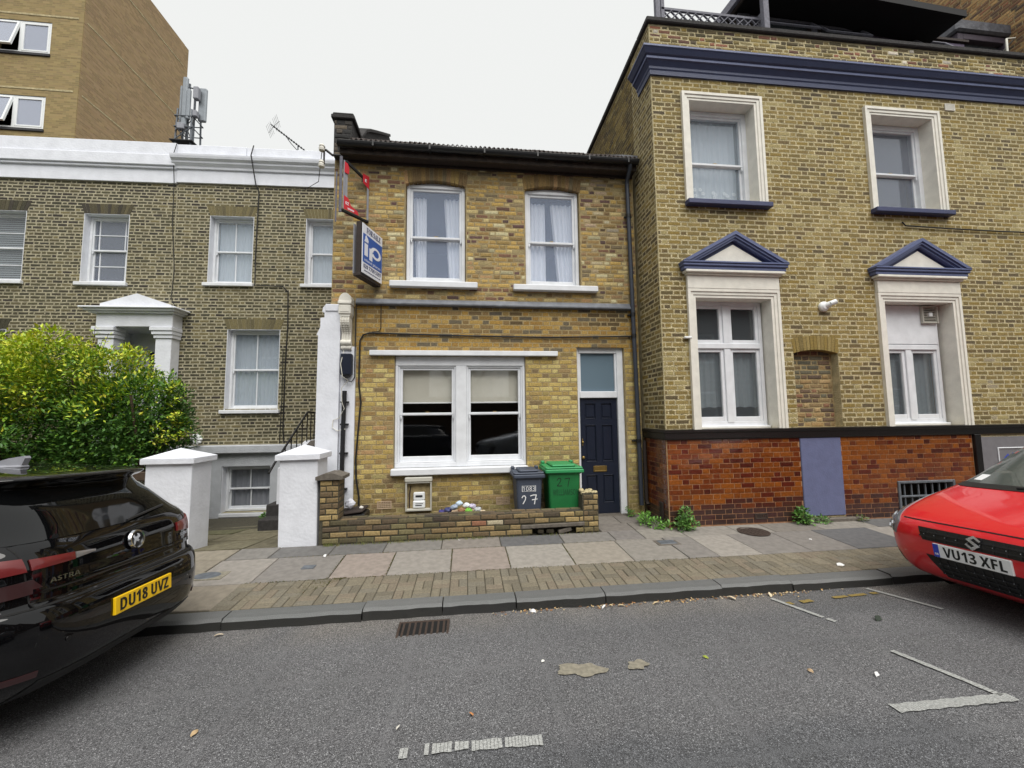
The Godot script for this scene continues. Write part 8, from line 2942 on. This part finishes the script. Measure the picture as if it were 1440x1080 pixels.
# ---------------------------------------------------------------- ironwork in the ground, weeds, litter
func small_things() -> void:
	var y0 := road_y(2.9)
	var dg := thing("drain_grating", "iron drain grating in the gutter below the kerb in front of the low wall", "drain", Vector3(-0.39, y0 + 0.006, 2.89))
	var mb := MB.new()
	bars(mb, -0.225, -0.135, 0.225, 0.135, 0.022, -0.03, 0.006, -1.0, 0.003)
	put("frame", mb, M.rust_iron, dg, Transform3D(Basis(Vector3.RIGHT, -PI / 2 + 0.07), Vector3.ZERO))
	for k in 8:
		mb = MB.new()
		mb.bx(Vector3(-0.188 + k * 0.0505, -0.112, -0.03), Vector3(-0.165 + k * 0.0505, 0.112, 0.004), 0.004)
		put("bar", mb, M.rust_iron, dg, Transform3D(Basis(Vector3.RIGHT, -PI / 2 + 0.07), Vector3.ZERO))
	mb = MB.new()
	mb.bx(Vector3(-0.2, -0.112, -0.005), Vector3(0.2, 0.112, 0.0015))
	put("pit", mb, M.gap, dg, Transform3D(Basis(Vector3.RIGHT, -PI / 2 + 0.07), Vector3.ZERO))
	var rm := thing("manhole_cover", "round rusty manhole cover in the pavement before the blue panel", "manhole cover", Vector3(4.17, pave_y(1.09) + 0.002, 1.09))
	mb = MB.new()
	mb.lathe([Vector2(0.215, 0.0), Vector2(0.215, 0.006), Vector2(0.195, 0.008), Vector2(0.19, 0.003), Vector2(0.0, 0.003)], Transform3D(), 32)
	put("lid", mb, M.rust_iron, rm)
	for i in 5:
		for j in 5:
			if Vector2(i - 2, j - 2).length() > 2.3: continue
			mb = MB.new()
			mb.bx(Vector3(-0.022, 0.003, -0.022), Vector3(0.022, 0.008, 0.022), 0.003, Transform3D(Basis(), Vector3((i - 2) * 0.066, 0, (j - 2) * 0.066)))
			put("stud", mb, M.rust_iron, rm)
	var sq := thing("stopcock_cover", "small dark rectangular water cover in the pavement before the navy door", "water cover", Vector3(2.7, pave_y(1.33) + 0.003, 1.33))
	mb = MB.new()
	mb.bx(Vector3(-0.16, -0.02, -0.1), Vector3(0.16, 0.002, 0.1), 0.004)
	put("frame", mb, M.grey_stone, sq)
	mb = MB.new()
	mb.bx(Vector3(-0.115, -0.01, -0.075), Vector3(0.125, 0.006, 0.07), 0.003)
	put("lid", mb, M.galv, sq)
	var rc := thing("pavement_cover", "round dark cover in a pale square frame beside the black car", "cover", Vector3(-2.92, pave_y(1.62) + 0.003, 1.62))
	mb = MB.new()
	mb.bx(Vector3(-0.2, -0.02, -0.11), Vector3(0.2, 0.002, 0.11), 0.004)
	put("frame", mb, M.patch_cement, rc)
	mb = MB.new()
	mb.lathe([Vector2(0.14, 0.0), Vector2(0.135, 0.006), Vector2(0.0, 0.006)], Transform3D(Basis.from_scale(Vector3(1, 1, 0.7)), Vector3.ZERO), 24)
	put("lid", mb, M.galv, rc)
	mb = MB.new()
	mb.bx(Vector3(-0.07, -0.01, -0.05), Vector3(0.07, 0.004, 0.05), 0.002)
	tag(put("stop_tap_lid", mb, M.galv, self, Transform3D(Basis(), Vector3(-1.87, pave_y(1.52) + 0.003, 1.52))), "tiny iron lid in the flagstone before the brick pier", "water cover")
	# weeds
	var r := RandomNumberGenerator.new()
	r.seed = 404
	var greens := [Color(0.09, 0.22, 0.04), Color(0.13, 0.28, 0.05), Color(0.07, 0.17, 0.035)]
	var weed := func(_k: int, label: String, at: Vector3, balls: Array, n: int, s: float, cols: Array) -> void:
		var w := thing("weed", label, "weed", at)
		var st := MB.new()
		st.col = Color(0.12, 0.22, 0.05)
		for b in balls:
			for k in 3:
				st.tube([Vector3(b[0].x * 0.5, 0, b[0].z), b[0] * Vector3(0.8, 0.6, 1), b[0] + Vector3(r.randf_range(-0.5, 0.5), r.randf_range(0.2, 0.8), r.randf_range(-0.4, 0.4)) * b[1]], 0.004, 4, false)
		put("stem", st, M.leaf, w)
		leaves(w, "foliage", balls, n, s, cols, r, null, 0.5)
	weed.call(0, "tall green weed at the foot of the pub corner", Vector3(3.24, pave_y(0.85), 0.88), [[Vector3(0, 0.12, 0), 0.13], [Vector3(0.02, 0.24, 0), 0.1], [Vector3(-0.07, 0.08, 0.02), 0.1], [Vector3(0.08, 0.08, 0.0), 0.1]], 420, 0.055, greens)
	weed.call(0, "low spreading green weed between the downpipe and the pub corner", Vector3(2.86, pave_y(0.7), 0.68), [[Vector3(-0.13, 0.07, -0.1), 0.1], [Vector3(0.0, 0.05, 0.02), 0.11], [Vector3(0.12, 0.04, 0.12), 0.09], [Vector3(-0.03, 0.08, -0.22), 0.1]], 380, 0.055, [Color(0.15, 0.34, 0.05), Color(0.11, 0.26, 0.04)])
	weed.call(0, "round green weed at the left foot of the blue panel", Vector3(5.17, pave_y(0.86), 0.87), [[Vector3(0, 0.1, 0), 0.11], [Vector3(0.02, 0.19, 0), 0.08], [Vector3(0.1, 0.05, 0.03), 0.07]], 260, 0.06, greens)
	weed.call(0, "small weed at the threshold under the blue panel", Vector3(5.5, pave_y(0.86), 0.87), [[Vector3(0, 0.05, 0), 0.08], [Vector3(0.08, 0.03, 0), 0.06]], 110, 0.045, greens)
	weed.call(0, "dry brownish weed at the right foot of the blue panel", Vector3(6.22, pave_y(0.86), 0.86), [[Vector3(0, 0.03, 0), 0.07]], 70, 0.05, [Color(0.16, 0.17, 0.05), Color(0.12, 0.15, 0.05)])
	weed.call(0, "sprig of weed by the right foot of the navy door frame", Vector3(2.72, pave_y(0.1), 0.1), [[Vector3(0, 0.05, 0), 0.06], [Vector3(-0.05, 0.12, 0), 0.03]], 80, 0.05, greens)
	weed.call(0, "tuft of grass at the foot of the basement window", Vector3(-4.45, drive_y(-2.9), -2.85), [[Vector3(0, 0.05, 0), 0.1], [Vector3(0.12, 0.03, 0.05), 0.07]], 170, 0.06, greens)
	# grass along the foot of the low wall: countless blades
	var gm := MB.new()
	for k in 900:
		var x := -1.95 + 2.2 * pow(r.randf(), 1.15) if k < 700 else r.randf_range(-0.2, 1.9)
		var dens := 0.5 + 0.5 * sin(x * 9.0) * sin(x * 3.1 + 1.0)
		if r.randf() > dens: continue
		var z := 0.815 + 0.06 * r.randf() * r.randf()
		var b := Vector3(x, pave_y(z) - 0.005, z)
		var tip := b + Vector3(r.randf_range(-0.03, 0.03), r.randf_range(0.015, 0.06), r.randf_range(-0.005, 0.03))
		gm.col = [Color(0.2, 0.23, 0.07), Color(0.13, 0.2, 0.05), Color(0.3, 0.26, 0.11), Color(0.24, 0.26, 0.05)][r.randi() % 4]
		gm.tri(b + Vector3(-0.003, 0, 0), b + Vector3(0.003, 0, 0), tip)
	var gr := put("grass", gm, M.leaf)
	tag(gr, "thin dry grass along the foot of the low garden wall", "grass")
	stuff(gr)
	# moss and grass in the joints of the driveway and flags
	gm = MB.new()
	for k in 1600:
		var q := r.randi() % 4
		var b := Vector3.ZERO
		match q:
			0: b = Vector3(r.randf_range(-1.75, -1.35) + r.randf_range(-0.02, 0.02), 0, 0)
			1: b = Vector3(r.randf_range(-2.3, 2.5), 0, 1.165 + r.randf_range(-0.012, 0.012))
			2: b = Vector3(r.randf_range(-2.4, 3.0), 0, 1.868 + r.randf_range(-0.01, 0.012))
			3: b = Vector3([-1.55, -0.92, -0.2, 0.5, 1.28][r.randi() % 5] + r.randf_range(-0.008, 0.008), 0, r.randf_range(1.2, 1.85))
		if q == 0: b.z = 1.86 - (b.x + 1.35) * 1.2 * r.randf()
		b.y = pave_y(b.z) - 0.008
		gm.col = [Color(0.12, 0.13, 0.04), Color(0.1, 0.12, 0.03), Color(0.2, 0.15, 0.06)][r.randi() % 3]
		gm.tri(b + Vector3(-0.006, 0, 0), b + Vector3(0.006, 0, 0), b + Vector3(r.randf_range(-0.01, 0.01), r.randf_range(0.008, 0.018), 0.004))
	var ms := put("joint_moss", gm, M.leaf)
	tag(ms, "moss and dry grass in the joints of the pavement", "moss")
	stuff(ms)
	# fallen leaves in the gutter: uncountable crumbs, and single larger leaves
	var dm := MB.new()
	for k in 300:
		var x := r.randf_range(0.3, 4.0)
		var c: float = [0.55, 1.45, 2.0, 2.6, 3.05, 3.4][r.randi() % 6]
		if r.randf() < 0.8: x = c + r.randfn() * 0.16
		var z := 2.635 + absf(r.randfn()) * 0.035
		var p := Vector3(x, road_y(z) + r.randf_range(0.004, 0.016), z)
		var s := r.randf_range(0.005, 0.013)
		var t := Transform3D(Basis.from_euler(Vector3(r.randf_range(-0.5, 0.5), r.randf() * TAU, r.randf_range(-0.5, 0.5))), p)
		dm.col = [Color(0.42, 0.26, 0.1), Color(0.3, 0.15, 0.06), Color(0.55, 0.4, 0.2), Color(0.2, 0.1, 0.05), Color(0.6, 0.5, 0.34)][r.randi() % 5]
		dm.quad(t * Vector3(-s, 0, s * 0.5), t * Vector3(s, 0, s * 0.6), t * Vector3(s * 0.8, 0.002, -s * 0.6), t * Vector3(-s, 0.003, -s * 0.4))
	var dl := put("leaf_litter", dm, M.dry_leaf)
	tag(dl, "brown crumbs of dry leaves in the gutter below the kerb", "leaf litter")
	stuff(dl)
	var bits := [
		["white cigarette packet scrap standing in the gutter right of the drain", Vector3(0.62, 0, 2.68), 0.035, Color(0.75, 0.75, 0.78)],
		["white cigarette end lying against the kerb among brown leaves", Vector3(1.32, 0, 2.69), 0.03, Color(0.8, 0.8, 0.8)],
		["pale dry leaf under the kerb joint beside the cigarette end", Vector3(1.5, 0, 2.69), 0.028, Color(0.6, 0.46, 0.26)],
		["pale dry leaf in the gutter before the stopcock cover", Vector3(1.85, 0, 2.69), 0.03, Color(0.62, 0.5, 0.3)],
		["large pale leaf in the gutter left of the white bay line", Vector3(2.66, 0, 2.7), 0.04, Color(0.66, 0.54, 0.36)],
		["cream leaf at the yellow line end in the gutter", Vector3(3.1, 0, 2.68), 0.032, Color(0.68, 0.58, 0.4)],
		["white crumb on the asphalt below the cement stain", Vector3(0.55, 0, 3.55), 0.016, Color(0.75, 0.75, 0.72)],
		["tan leaf on the asphalt left of the dashed white line", Vector3(-1.55, 0, 3.98), 0.022, Color(0.5, 0.36, 0.2)],
		["dark twig scrap on the asphalt between the two bay lines", Vector3(3.6, 0, 3.33), 0.04, Color(0.03, 0.04, 0.03)],
		["orange leaf on the asphalt above the dashed line", Vector3(0.02, 0, 4.05), 0.02, Color(0.5, 0.22, 0.08)],
		["small green leaf on the asphalt right of the two stains", Vector3(1.75, 0, 3.68), 0.018, Color(0.3, 0.36, 0.05)],
		["tan leaf on the asphalt left of the white L marking", Vector3(2.35, 0, 3.95), 0.022, Color(0.5, 0.36, 0.22)],
		["white paper scrap inside the white L marking", Vector3(2.75, 0, 4.05), 0.022, Color(0.75, 0.75, 0.75)],
		["pale pebble on the asphalt at the lower left of the dashes", Vector3(-0.4, 0, 4.1), 0.016, Color(0.6, 0.58, 0.52)],
		["pale leaf on the gutter dust below the black car", Vector3(-2.15, 0, 2.72), 0.03, Color(0.55, 0.46, 0.34)]]
	for b in bits:
		mb = MB.new()
		var s: float = b[2]
		mb.col = b[3]
		var p: Vector3 = b[1]
		p.y = road_y(p.z) + 0.012
		var t := Transform3D(Basis.from_euler(Vector3(0.2, r.randf() * TAU, r.randf_range(-0.3, 0.3))), p)
		mb.surf(func(u: float, v: float) -> Vector3: return t * Vector3((u - 0.5) * 2.2 * s, 0.35 * s * sin(PI * u) + 0.2 * s * sin(v * 5.0), (v - 0.5) * s * 1.2 * sin(PI * clampf(u, 0.12, 0.88))), 6, 4)
		tag(put("litter", mb, M.dry_leaf), b[0], "litter")
	var pv := [["white scrap of paper on the flagstone before the brick pier", Vector3(-1.8, 0, 1.2), 0.035], ["white paper square on the block paving near the red car", Vector3(4.32, 0, 2.3), 0.04], ["white crumb on the pale flagstone beside the dark patch", Vector3(4.7, 0, 1.5), 0.02], ["white scrap at the foot of the low wall in its middle", Vector3(-0.12, 0, 0.87), 0.018]]
	for b in pv:
		mb = MB.new()
		mb.col = Color(0.78, 0.78, 0.78)
		var s: float = b[2]
		var p: Vector3 = b[1]
		p.y = pave_y(p.z) + 0.008
		var t := Transform3D(Basis.from_euler(Vector3(0.1, r.randf() * TAU, 0.12)), p)
		mb.surf(func(u: float, v: float) -> Vector3: return t * Vector3((u - 0.5) * 1.8 * s, 0.3 * s * sin(u * 4.0 + v * 3.0), (v - 0.5) * 1.3 * s), 5, 5)
		tag(put("paper_scrap", mb, M.dry_leaf), b[0], "paper")
